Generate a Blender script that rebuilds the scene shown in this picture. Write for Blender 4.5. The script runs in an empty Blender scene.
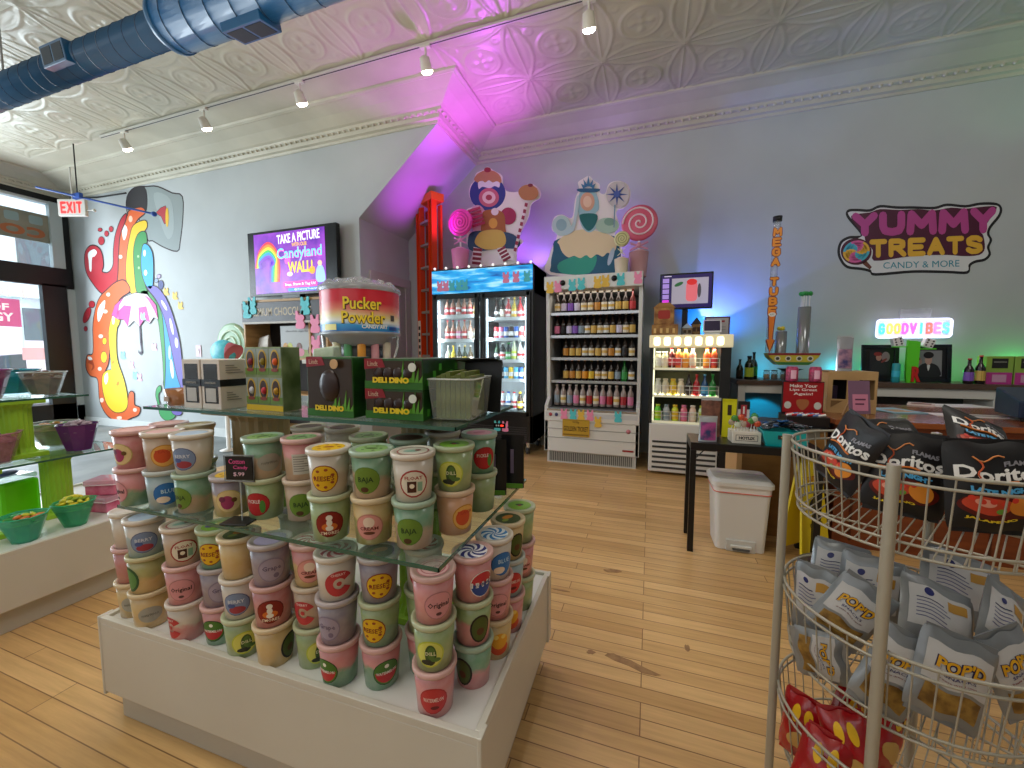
import bpy, math, random
from mathutils import Vector, Matrix
random.seed(7)
PI = math.pi
SC = bpy.context.scene
COL = SC.collection
# ---------------- camera ----------------
FPX, PITCH, YAW, EYE = 400.0, math.radians(4.57), math.radians(19.0), 1.3
cd = bpy.data.cameras.new('camera'); cd.sensor_width = 36; cd.lens = FPX / 1024 * 36; cd.clip_start = .02; cd.clip_end = 200
cam = bpy.data.objects.new('camera', cd); COL.objects.link(cam)
cam.location = (0, 0, EYE); cam.rotation_euler = (PI / 2 - PITCH, 0, YAW); SC.camera = cam
_f = Vector((-math.sin(YAW) * math.cos(PITCH), math.cos(YAW) * math.cos(PITCH), -math.sin(PITCH)))
_r = Vector((math.cos(YAW), math.sin(YAW), 0)); _u = _r.cross(_f)
def at(x, y, X=None, Y=None, Z=None):
    """world point seen at photo pixel (x, y) on the plane X=, Y= or Z= (used to survey the room)"""
    d = _f * FPX + _r * (x - 512) + _u * (384 - y)
    t = X / d.x if X is not None else (Y / d.y if Y is not None else (Z - EYE) / d.z)
    return Vector((0, 0, EYE)) + d * t
def s2l(c): return c / 12.92 if c <= .04045 else ((c + .055) / 1.055) ** 2.4
def hexc(h): return tuple(s2l(int(h[i:i + 2], 16) / 255) for i in (0, 2, 4)) + (1,)
# ---------------- view, world, lights ----------------
SC.view_settings.view_transform = 'Standard'; SC.view_settings.look = 'None'
SC.view_settings.exposure = 0.14; SC.view_settings.gamma = 1; SC.view_settings.use_curve_mapping = False
w = bpy.data.worlds.new('overcast_sky'); SC.world = w; w.use_nodes = True
bg = w.node_tree.nodes['Background']; bg.inputs[0].default_value = (.80, .90, 1.0, 1); bg.inputs[1].default_value = 3.6
try:
    SC.cycles.max_bounces = 8; SC.cycles.transparent_max_bounces = 16; SC.cycles.transmission_bounces = 8
    SC.cycles.sample_clamp_indirect = 4; SC.cycles.caustics_refractive = False; SC.cycles.caustics_reflective = False
    SC.cycles.use_denoising = True; SC.cycles.blur_glossy = 1.0
except Exception: pass
def light(name, kind, loc, energy, col=(1, 1, 1), size=.2, aim=None, spot=60, blend=.6, sy=None):
    l = bpy.data.lights.new(name, kind); l.energy = energy; l.color = col
    if kind == 'AREA':
        l.size = size
        if sy: l.shape = 'RECTANGLE'; l.size_y = sy
    else: l.shadow_soft_size = size
    if kind == 'SPOT': l.spot_size = math.radians(spot); l.spot_blend = blend
    o = bpy.data.objects.new(name, l); COL.objects.link(o); o.location = loc
    if aim: o.rotation_euler = (Vector(aim) - Vector(loc)).to_track_quat('-Z', 'Y').to_euler()
    return o
# daylight through the shop front on the left, then added fill lights
light('shopfront_daylight', 'AREA', (-9.3, 1.2, 2.0), 310, (.82, .93, 1), 5, (0, 1.6, 1.2), sy=3)
light('rear_fill', 'AREA', (-1.0, -3.2, 2.9), 42, (.97, .98, 1), 7, (-.5, 3, 1.4), sy=2.4)  # added frontal fill behind the camera; the rear wall has no opening
light('ceiling_fill', 'AREA', (-1.5, .6, 2.9), 48, (1, .95, .84), 5, (-1.5, .6, 5))  # added unseen fill that brightens the tin ceiling, no fitting there
# coloured LED flood lamps over the fridge tops and back counter, plus added fills
light('right_ceiling_fill', 'AREA', (2.6, 1.6, 3.95), 36, (1, .97, .92), 1.4, (2.6, 3.2, 1), sy=1.4)  # added fill out of view, lifts the ambient level on the back wall
light('magenta_flood', 'SPOT', (-1.85, 4.62, 2.95), 135, (.56, .06, .80), .15, (-2.0, 4.1, 4.15), 104, .9)
light('magenta_soffit_flood', 'SPOT', (-2.5, 4.75, 2.75), 42, (.56, .05, .80), .12, (-3.0, 4.8, 3.6), 100, .9)
light('purple_flood', 'SPOT', (-1.9, 5.22, 2.5), 16, (.40, .08, .85), .15, (-1.9, 5.38, 3.6), 150, .9)
light('plinth_fill', 'AREA', (-1.2, .2, 3.95), 34, (1, .96, .88), 1.2, (-1.2, .5, 1), sy=1.2)  # added overhead fill for the plinth, not a ceiling fitting
light('violet_flood', 'SPOT', (-1.45, 5.2, 2.35), 60, (.42, .16, 1), .10, (-1.5, 5.36, 3.5), 150, .9)
light('violet_flood', 'SPOT', (-.6, 5.2, 2.3), 24, (.42, .2, 1), .10, (-.7, 5.38, 3.3), 140, .9)
light('blue_flood', 'SPOT', (.50, 5.18, 1.52), 46, (.22, .26, 1), .02, (1.0, 5.42, 2.35), 62, .2)
light('blue_lamp', 'SPOT', (.62, 5.12, 1.5), 26, (.0, .2, 1), .05, (.75, 5.42, 1.85), 130, .7)
light('cyan_strip', 'AREA', (1.25, 5.2, 1.08), 1.6, (.02, .65, 1), .06, (1.25, 5.4, 1.3), sy=.9)
light('cyan_lamp', 'SPOT', (1.18, 5.0, .90), 14, (.02, .7, 1), .02, (1.22, 5.36, .2), 80, .25)
light('cyan_frame_lamp', 'POINT', (1.95, 5.3, 1.12), .9, (.05, .8, 1), .04)
light('green_frame_lamp', 'POINT', (2.33, 5.32, 1.18), 1.2, (.05, 1, .15), .04)
light('green_counter_lamp', 'POINT', (2.78, 5.3, 1.12), 1.3, (.05, 1, .15), .04)
light('green_counter_lamp', 'POINT', (3.42, 5.28, 1.12), 2.0, (.05, 1, .15), .04)
light('green_cove_lamp', 'SPOT', (3.6, 4.9, 2.9), 9, (.35, 1, .5), .1, (3.2, 4.7, 4.2), 120, .9)
light('blue_cove_lamp', 'SPOT', (1.6, 4.9, 2.9), 6, (.3, .5, 1), .1, (1.5, 4.7, 4.2), 110, .9)
# ---------------- materials ----------------
_M = {}
def M(h, rough=.5, metal=0, emit=0, trans=0, alpha=1, coat=0, ior=1.45, sss=0, spec=None):
    k = (h, rough, metal, emit, trans, alpha, coat, ior, spec)
    if k in _M: return _M[k]
    m = bpy.data.materials.new('m_' + h); m.use_nodes = True; b = m.node_tree.nodes['Principled BSDF']
    c = hexc(h); b.inputs['Base Color'].default_value = c; b.inputs['Roughness'].default_value = rough
    b.inputs['Metallic'].default_value = metal; b.inputs['IOR'].default_value = ior
    if spec is not None: b.inputs['Specular IOR Level'].default_value = spec
    if emit: b.inputs['Emission Color'].default_value = c; b.inputs['Emission Strength'].default_value = emit
    if trans: b.inputs['Transmission Weight'].default_value = trans
    if alpha < 1: b.inputs['Alpha'].default_value = alpha
    if coat: b.inputs['Coat Weight'].default_value = coat
    _M[k] = m; return m
def nodes(m): return m.node_tree.nodes, m.node_tree.links
def noisy(h, h2, scale=6, rough=.5, bump=0, coords='Object', stretch=(1, 1, 1), lo=.35, hi=.65, metal=0, coat=0):
    k = ('noisy', h, h2, scale, rough, bump, coords, stretch, lo, hi, metal, coat)
    if k in _M: return _M[k]
    m = bpy.data.materials.new('m_noisy_' + h); m.use_nodes = True; N, L = nodes(m); b = N['Principled BSDF']
    tc = N.new('ShaderNodeTexCoord'); mp = N.new('ShaderNodeMapping'); mp.inputs['Scale'].default_value = stretch
    n = N.new('ShaderNodeTexNoise'); n.inputs['Scale'].default_value = scale; n.inputs['Detail'].default_value = 5
    r = N.new('ShaderNodeValToRGB'); r.color_ramp.elements[0].position = lo; r.color_ramp.elements[1].position = hi
    r.color_ramp.elements[0].color = hexc(h); r.color_ramp.elements[1].color = hexc(h2)
    L.new(tc.outputs[coords], mp.inputs[0]); L.new(mp.outputs[0], n.inputs['Vector']); L.new(n.outputs['Fac'], r.inputs[0]); L.new(r.outputs[0], b.inputs['Base Color'])
    b.inputs['Roughness'].default_value = rough; b.inputs['Metallic'].default_value = metal; b.inputs['Coat Weight'].default_value = coat
    if bump:
        bp = N.new('ShaderNodeBump'); bp.inputs['Strength'].default_value = bump; bp.inputs['Distance'].default_value = .01
        L.new(n.outputs['Fac'], bp.inputs['Height']); L.new(bp.outputs[0], b.inputs['Normal'])
    _M[k] = m; return m
def glassm(h='E8F4EE', alpha=.12, rough=.02):
    k = ('glass', h, alpha, rough)
    if k in _M: return _M[k]
    m = bpy.data.materials.new('m_glass_' + h); m.use_nodes = True; N, L = nodes(m); b = N['Principled BSDF']
    tr = N.new('ShaderNodeBsdfTransparent'); gl = N.new('ShaderNodeBsdfGlossy'); gl.inputs['Roughness'].default_value = rough
    df = N.new('ShaderNodeBsdfDiffuse'); df.inputs[0].default_value = hexc(h)
    fr = N.new('ShaderNodeMath'); fr.operation = 'MULTIPLY_ADD'; fr.inputs[1].default_value = .75; fr.inputs[2].default_value = .05; fr.use_clamp = True
    lw = N.new('ShaderNodeLayerWeight'); lw.inputs[0].default_value = .5; pw = N.new('ShaderNodeMath'); pw.operation = 'POWER'; pw.inputs[1].default_value = 4.5; L.new(lw.outputs['Facing'], pw.inputs[0]); L.new(pw.outputs[0], fr.inputs[0])
    m1 = N.new('ShaderNodeMixShader'); m1.inputs[0].default_value = alpha
    m2 = N.new('ShaderNodeMixShader'); tr.inputs[0].default_value = tuple(.72 + .28 * v for v in hexc(h)[:3]) + (1,)
    L.new(tr.outputs[0], m1.inputs[1]); L.new(df.outputs[0], m1.inputs[2]); L.new(fr.outputs[0], m2.inputs[0])
    L.new(m1.outputs[0], m2.inputs[1]); L.new(gl.outputs[0], m2.inputs[2]); L.new(m2.outputs[0], N['Material Output'].inputs[0]); N.remove(b)
    _M[k] = m; return m
# ---------------- mesh building ----------------
class MB:
    def __init__(s, T=None): s.v = []; s.f = []; s.m = []; s.mats = []; s.sm = []; s.T = T
    def mi(s, mat):
        if mat not in s.mats: s.mats.append(mat)
        return s.mats.index(mat)
    def add(s, vs, fs, mat, smooth=False, T=None):
        o = len(s.v); T = T or s.T
        s.v += [tuple(T @ Vector(p)) if T else tuple(p) for p in vs]
        k = s.mi(mat)
        for f in fs: s.f.append([i + o for i in f]); s.m.append(k); s.sm.append(smooth)
        return s
    def box(s, x0, x1, y0, y1, z0, z1, mat, T=None):
        vs = [(x, y, z) for x in (x0, x1) for y in (y0, y1) for z in (z0, z1)]
        return s.add(vs, [(0, 1, 3, 2), (4, 6, 7, 5), (0, 4, 5, 1), (2, 3, 7, 6), (0, 2, 6, 4), (1, 5, 7, 3)], mat, T=T)
    def hexa(s, bot, top, mat, T=None):
        n = len(bot); vs = list(bot) + list(top)
        return s.add(vs, [tuple(range(n))[::-1], tuple(range(n, 2 * n))] + [(i, (i + 1) % n, n + (i + 1) % n, n + i) for i in range(n)], mat, T=T)
    def lathe(s, prof, mats, seg=20, c=(0, 0, 0), T=None, squash=1, cap=True):
        """prof: [(r, z)]; mats: one material or one per ring segment"""
        vs = []; n = len(prof)
        for r, z in prof:
            for k in range(seg):
                a = 2 * PI * k / seg; vs.append((c[0] + r * math.cos(a), c[1] + r * math.sin(a) * squash, c[2] + z))
        ml = mats if isinstance(mats, (list, tuple)) else [mats] * (n - 1)
        o = len(s.v); T = T or s.T; s.v += [tuple(T @ Vector(p)) if T else p for p in vs]
        for i in range(n - 1):
            k_ = s.mi(ml[i])
            for k in range(seg):
                a, b = i * seg + k, i * seg + (k + 1) % seg
                s.f.append([o + a, o + b, o + b + seg, o + a + seg]); s.m.append(k_); s.sm.append(True)
        if cap:
            if prof[0][0] > 1e-5: s.f.append([o + k for k in range(seg)][::-1]); s.m.append(s.mi(ml[0])); s.sm.append(False)
            if prof[-1][0] > 1e-5: s.f.append([o + (n - 1) * seg + k for k in range(seg)]); s.m.append(s.mi(ml[-1])); s.sm.append(False)
        return s
    def tube(s, pts, r, mat, seg=8, closed=False, T=None):
        pts = [Vector(p) for p in pts]; n = len(pts); vs = []; fs = []; up = None
        for i, p in enumerate(pts):
            a = pts[(i - 1) % n] if (closed or i > 0) else p; b = pts[(i + 1) % n] if (closed or i < n - 1) else p
            d = (b - a).normalized()
            if up is None: up = Vector((0, 0, 1)) if abs(d.z) < .9 else Vector((1, 0, 0))
            x = d.cross(up).normalized(); up2 = x.cross(d).normalized(); up = up2
            rr = r[i] if isinstance(r, (list, tuple)) else r
            for k in range(seg):
                t = 2 * PI * k / seg; vs.append(p + x * rr * math.cos(t) + up2 * rr * math.sin(t))
        m_ = n if closed else n - 1
        for i in range(m_):
            j = (i + 1) % n
            for k in range(seg): fs.append((i * seg + k, i * seg + (k + 1) % seg, j * seg + (k + 1) % seg, j * seg + k))
        s.add(vs, fs, mat, True, T)
        if not closed: s.add(vs[:seg], [tuple(range(seg))[::-1]], mat, False, T); s.add(vs[-seg:], [tuple(range(seg))], mat, False, T)
        return s
    def prism(s, poly, d, mat, place=None, side=None, d0=0, T=None):
        """poly in (a, b); placed by place(a, b, c); default a->x, b->z, c->-y (outwards to the viewer)"""
        place = place or (lambda a, b, c: (a, -c, b)); n = len(poly)
        area = sum(poly[i][0] * poly[(i + 1) % n][1] - poly[(i + 1) % n][0] * poly[i][1] for i in range(n))
        if area < 0: poly = poly[::-1]
        vs = [place(a, b, d0) for a, b in poly] + [place(a, b, d0 + d) for a, b in poly]
        s.add(vs, [tuple(range(n, 2 * n))], mat, T=T)
        s.add(vs, [tuple(range(n))[::-1]] + [(i, (i + 1) % n, n + (i + 1) % n, n + i) for i in range(n)], side or mat, T=T)
        return s
    def ball(s, c, r, mat, seg=14, rings=8, sc=(1, 1, 1), T=None):
        vs = []; fs = []
        for i in range(rings + 1):
            t = PI * i / rings
            for k in range(seg):
                a = 2 * PI * k / seg; vs.append((c[0] + r * sc[0] * math.sin(t) * math.cos(a), c[1] + r * sc[1] * math.sin(t) * math.sin(a), c[2] - r * sc[2] * math.cos(t)))
        for i in range(rings):
            for k in range(seg): fs.append((i * seg + k, i * seg + (k + 1) % seg, (i + 1) * seg + (k + 1) % seg, (i + 1) * seg + k))
        return s.add(vs, fs, mat, True, T)
    def grid(s, fn, nu, nv, mat, smooth=True, T=None, wrap=False):
        vs = [fn(i / nu, j / nv) for j in range(nv + 1) for i in range(nu + 1)]
        fs = [(j * (nu + 1) + i, j * (nu + 1) + i + 1, (j + 1) * (nu + 1) + i + 1, (j + 1) * (nu + 1) + i) for j in range(nv) for i in range(nu)]
        return s.add(vs, fs, mat, smooth, T)
    def mesh(s, name):
        me = bpy.data.meshes.new(name); me.from_pydata(s.v, [], s.f)
        for m in s.mats: me.materials.append(m)
        me.polygons.foreach_set('material_index', s.m); me.polygons.foreach_set('use_smooth', s.sm); me.update(); return me
    def obj(s, name, parent=None, bevel=0, label=None, weld=False):
        o = bpy.data.objects.new(name, s.mesh(name)); COL.objects.link(o)
        if parent: o.parent = parent
        if bevel:
            b = o.modifiers.new('bevel', 'BEVEL'); b.width = bevel; b.segments = 2; b.limit_method = 'ANGLE'; b.angle_limit = .7
        if label: o['label'] = label
        return o
def thing(name, label, cat, loc=(0, 0, 0), rz=0, group=None, rot=None):
    o = bpy.data.objects.new(name, None); COL.objects.link(o); o.location = loc; o.rotation_euler = rot or (0, 0, rz); o.empty_display_size = .05
    o['label'] = label; o['category'] = cat
    if group: o['group'] = group
    return o
def tag(o, label, cat, group=None):
    o['label'] = label; o['category'] = cat
    if group: o['group'] = group
    return o
def struct(name, mb, bevel=0):
    o = mb.obj(name, None, bevel); o['kind'] = 'structure'; return o
def link_copy(o, parent=None):
    c = o.copy(); COL.objects.link(c); c.parent = parent
    for ch in o.children: link_copy(ch, c)
    return c
def place(root, loc, rz=0, label=None, group=None, first=False, rot=None):
    r = root if first else link_copy(root)
    r.location = loc; r.rotation_euler = rot or (0, 0, rz)
    if label: r['label'] = label
    if group: r['group'] = group
    return r
# ---------------- flat art helpers ----------------
def smooth(pts, n=5, closed=True):
    out = []; L = len(pts)
    rng = range(L) if closed else range(L - 1)
    for i in rng:
        g = (lambda k: pts[k % L]) if closed else (lambda k: pts[max(0, min(L - 1, k))])
        p0, p1, p2, p3 = g(i - 1), g(i), g(i + 1), g(i + 2)
        for j in range(n):
            t = j / n
            out.append(tuple(.5 * (2 * p1[k] + (p2[k] - p0[k]) * t + (2 * p0[k] - 5 * p1[k] + 4 * p2[k] - p3[k]) * t * t + (3 * p1[k] - p0[k] - 3 * p2[k] + p3[k]) * t ** 3) for k in (0, 1)))
    if not closed: out.append(tuple(pts[-1]))
    return out
def ell(cx, cy, rx, ry=None, n=24, rot=0, a0=0, a1=2 * PI):
    ry = rx if ry is None else ry; full = abs(a1 - a0 - 2 * PI) < 1e-6; out = []
    for k in range(n if full else n + 1):
        t = a0 + (a1 - a0) * k / n; x, y = rx * math.cos(t), ry * math.sin(t)
        out.append((cx + x * math.cos(rot) - y * math.sin(rot), cy + x * math.sin(rot) + y * math.cos(rot)))
    return out
def rrect(x0, x1, y0, y1, r=.01, n=4):
    out = []
    for cx, cy, a in ((x1 - r, y1 - r, 0), (x0 + r, y1 - r, PI / 2), (x0 + r, y0 + r, PI), (x1 - r, y0 + r, 1.5 * PI)):
        out += [(cx + r * math.cos(a + PI / 2 * k / n), cy + r * math.sin(a + PI / 2 * k / n)) for k in range(n + 1)]
    return out
def band(path, w0, n=6):
    """polyline thickened into an outline; w0 number or list"""
    P = smooth(path, n, False); L = len(P); l = []; r = []
    for i, p in enumerate(P):
        a, b = P[max(0, i - 1)], P[min(L - 1, i + 1)]; dx, dy = b[0] - a[0], b[1] - a[1]; q = math.hypot(dx, dy) or 1
        if isinstance(w0, (list, tuple)):
            t = i / (L - 1) * (len(w0) - 1); k = min(int(t), len(w0) - 2); ww = w0[k] + (w0[k + 1] - w0[k]) * (t - k)
        else: ww = w0
        l.append((p[0] - dy / q * ww / 2, p[1] + dx / q * ww / 2)); r.append((p[0] + dy / q * ww / 2, p[1] - dx / q * ww / 2))
    return l + r[::-1]
_T = {}
def text_geo(s, bold=0, ext=.5, res=3):
    """text as triangles, height about 1, centred, returned as (verts, faces, width)"""
    k = (s, bold, ext, res)
    if k in _T: return _T[k]
    c = bpy.data.curves.new('lettering', 'FONT'); c.body = s; c.size = 1; c.extrude = ext; c.offset = bold; c.align_x = 'CENTER'; c.align_y = 'CENTER'; c.resolution_u = res
    o = bpy.data.objects.new('lettering', c); me = bpy.data.meshes.new_from_object(o)
    vs = [tuple(v.co) for v in me.vertices]; fs = [tuple(p.vertices) for p in me.polygons]
    xs = [v[0] for v in vs] or [0]; ys = [v[1] for v in vs] or [0]; cx = (min(xs) + max(xs)) / 2; cy = (min(ys) + max(ys)) / 2
    vs = [(v[0] - cx, v[1] - cy, v[2]) for v in vs]
    bpy.data.objects.remove(o); bpy.data.curves.remove(c); bpy.data.meshes.remove(me)
    _T[k] = (vs, fs, max(xs) - min(xs), max(ys) - min(ys)); return _T[k]
def text(mb, s, w, h, mat, fn=None, c=(0, 0), d0=.0005, d=.001, bold=0, rot=0, T=None, res=3, shear=0):
    """fits the string into w x h around c; fn(a, b, out) places it (default: facing -y)"""
    fn = fn or (lambda a, b, o: (a, -o, b)); vs, fs, tw, th = text_geo(s, bold, .5, res)
    sx, sy = w / tw, h / th; cr, sr = math.cos(rot), math.sin(rot); out = []
    for x, y, z in vs:
        a, b = x * sx + y * sy * shear, y * sy
        out.append(fn(c[0] + a * cr - b * sr, c[1] + a * sr + b * cr, d0 + (z + .5) * d))
    return mb.add(out, fs, mat, T=T)
# stroke-built capitals, so heavy lettering keeps its shape
STK = {'Y': [[(0, 1), (.5, .48)], [(1, 1), (.5, .48), (.5, 0)]], 'U': [[(0, 1), (0, .35), (.12, .08), (.5, 0), (.88, .08), (1, .35), (1, 1)]], 'M': [[(0, 0), (.05, 1), (.5, .35), (.95, 1), (1, 0)]], 'T': [[(0, 1), (1, 1)], [(.5, 1), (.5, 0)]], 'R': [[(0, 0), (0, 1), (.6, 1), (.92, .88), (.92, .62), (.6, .5), (0, .5)], [(.45, .5), (1, 0)]],
       'E': [[(1, 1), (0, 1), (0, 0), (1, 0)], [(0, .5), (.85, .5)]], 'A': [[(0, 0), (.5, 1), (1, 0)], [(.2, .32), (.8, .32)]], 'S': [[(.95, .85), (.7, 1), (.3, 1), (.05, .85), (.08, .62), (.5, .5), (.92, .38), (.95, .15), (.7, 0), (.3, 0), (.02, .15)]], 'G': [[(.95, .8), (.7, 1), (.3, 1), (.03, .75), (.03, .25), (.3, 0), (.75, 0), (.97, .2), (.97, .48), (.55, .48)]],
       'O': [[(.5, 1), (.2, .95), (.02, .7), (.02, .3), (.2, .05), (.5, 0), (.8, .05), (.98, .3), (.98, .7), (.8, .95), (.5, 1)]], 'D': [[(0, 0), (0, 1), (.55, 1), (.95, .75), (.95, .25), (.55, 0), (0, 0)]], 'V': [[(0, 1), (.5, 0), (1, 1)]], 'I': [[(.5, 0), (.5, 1)]], 'B': [[(0, 0), (0, 1), (.6, 1), (.88, .88), (.88, .62), (.6, .52), (0, .52)], [(.6, .52), (.95, .38), (.95, .14), (.6, 0), (0, 0)]], 'X': [[(0, 1), (1, 0)], [(1, 1), (0, 0)]], 'P': [[(0, 0), (0, 1), (.65, 1), (.95, .85), (.95, .6), (.65, .45), (0, .45)]], "'": [[(.5, 1), (.4, .75)]]}
def strokes(mb, s, mat, fn, w=.22, gap=.28, asp=.72, d0=.001, d=.001):
    """s fills the unit box a,b in -.5..+.5 given to fn; w stroke width and asp letter width in letter heights"""
    ws = [.12 if c in "I'" else asp * (1.25 if c == 'M' else 1) for c in s]; L = sum(ws) + gap * (len(s) - 1); x = 0; H_ = 1 - w
    tot = L + w; j = 0
    for c, cw in zip(s, ws):
        for path in STK[c]:
            P = [((x + w / 2 + (px if c not in "I'" else .5) * cw) / tot - .5, (w / 2 + py * H_) - .5) for px, py in path]
            for i in range(len(P) - 1):
                (ax, ay), (bx, by) = P[i], P[i + 1]; dx, dy = (bx - ax) * tot, by - ay; q = math.hypot(dx, dy) or 1; nx, ny = -dy / q * w / 2, dx / q * w / 2
                poly = [(ax + nx / tot, ay + ny), (bx + nx / tot, by + ny), (bx - nx / tot, by - ny), (ax - nx / tot, ay - ny)]
                j += 1; mb.prism(poly, d * (1 + .025 * j), mat, fn, d0=d0)
            for (ax, ay) in P:
                j += 1; mb.prism([(ax + w * .5 / tot * math.cos(t), ay + w * .5 * math.sin(t)) for t in [PI / 4 * k for k in range(8)]], d * (1 + .025 * j), mat, fn, d0=d0)
        x += cw + gap
    return mb
def ubox(cx, cz, w_, h_, f=None):
    f = f or (lambda a, b, c: (a, -c, b)); return lambda a, b, c: f(cx + a * w_, cz + b * h_, c)
WHITE = M('E9E8E4', .45); BLACK = M('101013', .45); PLASTIC_BLACK = M('18181B', .35); CHROME = M('C8C8C8', .25, 1)
# ---------------- room ----------------
YB, YA, XL, XR, ZC, ZM = 5.4, 4.3, -9.7, 6.0, 4.15, 3.93      # back wall, mural wall, street wall, right end, ceiling, crown foot
JX, JZ, RX = -2.40, 2.99, -3.53
def floor_mat():
    m = bpy.data.materials.new('m_floor'); m.use_nodes = True; N, L = nodes(m); b = N['Principled BSDF']
    tc = N.new('ShaderNodeTexCoord'); br = N.new('ShaderNodeTexBrick'); br.offset = .37; br.offset_frequency = 3; br.squash = 1
    br.inputs['Scale'].default_value = 1; br.inputs['Brick Width'].default_value = 1.05; br.inputs['Row Height'].default_value = .07
    br.inputs['Mortar Size'].default_value = .0022; br.inputs['Mortar Smooth'].default_value = .3; br.inputs['Bias'].default_value = -.1
    br.inputs['Color1'].default_value = hexc('D8B47E'); br.inputs['Color2'].default_value = hexc('BC955F'); br.inputs['Mortar'].default_value = hexc('8A6843')
    mp = N.new('ShaderNodeMapping'); mp.inputs['Scale'].default_value = (1.2, 22, 1)
    n = N.new('ShaderNodeTexNoise'); n.inputs['Scale'].default_value = 2.2; n.inputs['Detail'].default_value = 8; n.inputs['Roughness'].default_value = .65
    r = N.new('ShaderNodeValToRGB'); r.color_ramp.elements[0].color = (.78, .72, .66, 1); r.color_ramp.elements[1].color = (1.15, 1.12, 1.08, 1); r.color_ramp.elements[0].position = .3; r.color_ramp.elements[1].position = .7
    mx = N.new('ShaderNodeMixRGB'); mx.blend_type = 'MULTIPLY'; mx.inputs[0].default_value = .75
    n2 = N.new('ShaderNodeTexNoise'); n2.inputs['Scale'].default_value = .8; n2.inputs['Detail'].default_value = 3
    r2 = N.new('ShaderNodeValToRGB'); r2.color_ramp.elements[0].color = (.78, .74, .70, 1); r2.color_ramp.elements[1].color = (1.05, 1.05, 1.05, 1); r2.color_ramp.elements[0].position = .35; r2.color_ramp.elements[1].position = .6
    m2 = N.new('ShaderNodeMixRGB'); m2.blend_type = 'MULTIPLY'; m2.inputs[0].default_value = .8
    L.new(tc.outputs['Object'], br.inputs['Vector']); L.new(tc.outputs['Object'], mp.inputs[0]); L.new(mp.outputs[0], n.inputs['Vector']); L.new(tc.outputs['Object'], n2.inputs['Vector'])
    L.new(n.outputs['Fac'], r.inputs[0]); L.new(br.outputs['Color'], mx.inputs[1]); L.new(r.outputs[0], mx.inputs[2]); L.new(n2.outputs['Fac'], r2.inputs[0])
    L.new(mx.outputs[0], m2.inputs[1]); L.new(r2.outputs[0], m2.inputs[2]); L.new(m2.outputs[0], b.inputs['Base Color'])
    b.inputs['Roughness'].default_value = .38
    bp = N.new('ShaderNodeBump'); bp.inputs['Strength'].default_value = .25; bp.inputs['Distance'].default_value = .003; bp.invert = True
    L.new(br.outputs['Fac'], bp.inputs['Height']); L.new(bp.outputs[0], b.inputs['Normal'])
    return m
FLOOR = floor_mat(); STAIN = noisy('8A6642', 'A07B52', 30, .5)
GX = -4.6
struct('floor', MB().box(GX, XR, -3.4, YB + .1, -.1, 0, FLOOR))
struct('floor_entry', MB().box(XL - .1, GX, -3.4, YA + .1, -.1, 0, noisy('6F7779', '858C8E', 3, .6)).box(-6.9, -6.82, -3.4, YA, 0, .003, M('B9BFC0', .6)))
mb = MB()
for (x, y, a, b_, rt_) in ((612, 571, .05, .018, .2), (591, 652, .02, .012, .1), (630, 664, .10, .018, -.25), (687, 648, .012, .02, 0), (655, 628, .0, .0, 0), (560, 590, .05, .008, 0)):
    if a:
        p = at(x, y, Z=0); random.seed(x)
        mb.prism([(p.x + q[0] * (1 + random.uniform(-.25, .25)), p.y + q[1] * (1 + random.uniform(-.25, .25))) for q in ell(0, 0, a, b_, 12, rt_)], .0012, STAIN, lambda u, v, c: (u, v, c))
o = mb.obj('floor_stains'); o['kind'] = 'structure'
# walls
WALL = noisy('B3B8B9', 'BBC0C1', 1.2, .62, .03)
struct('wall_back', MB().box(JX - 2.0, XR, YB, YB + .12, 0, ZC, WALL))
TH = .12
mb = MB()
mb.prism([(XL, 0), (RX, 0), (RX, JZ), (JX, ZM), (JX, ZC), (XL, ZC)], TH, WALL, lambda a, b, c: (a, YA + TH - c, b))
struct('wall_left', mb)
# under-stair recess: side wall and sloping soffit
struct('wall_recess', MB().box(RX - .1, RX, YA + TH, YB, 0, JZ, WALL))
mb = MB(); mb.prism([(RX, JZ), (JX, ZM), (JX, ZC), (RX - .1, ZC), (RX - .1, JZ)], YB - YA - TH, WALL, lambda a, b, c: (a, YA + TH + c, b)); struct('ceiling_soffit', mb)
CASE = M('B9B0B4', .5)
d = MB().box(RX, RX + .03, 4.5, 4.62, 0, 2.3, CASE).box(RX, RX + .03, 5.26, 5.38, 0, 2.3, CASE).box(RX, RX + .035, 4.46, 5.39, 2.26, 2.38, CASE).box(RX, RX + .012, 4.62, 5.26, 0, 2.26, M('A7A2A6', .5))
struct('door_1', d)
struct('baseboard_left', MB().box(XL, RX, YA - .02, YA, 0, .13, M('D9DCDB', .45)))
struct('baseboard_back', MB().box(RX, XR, YB - .02, YB, 0, .13, M('BEBBB2', .45)))
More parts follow.
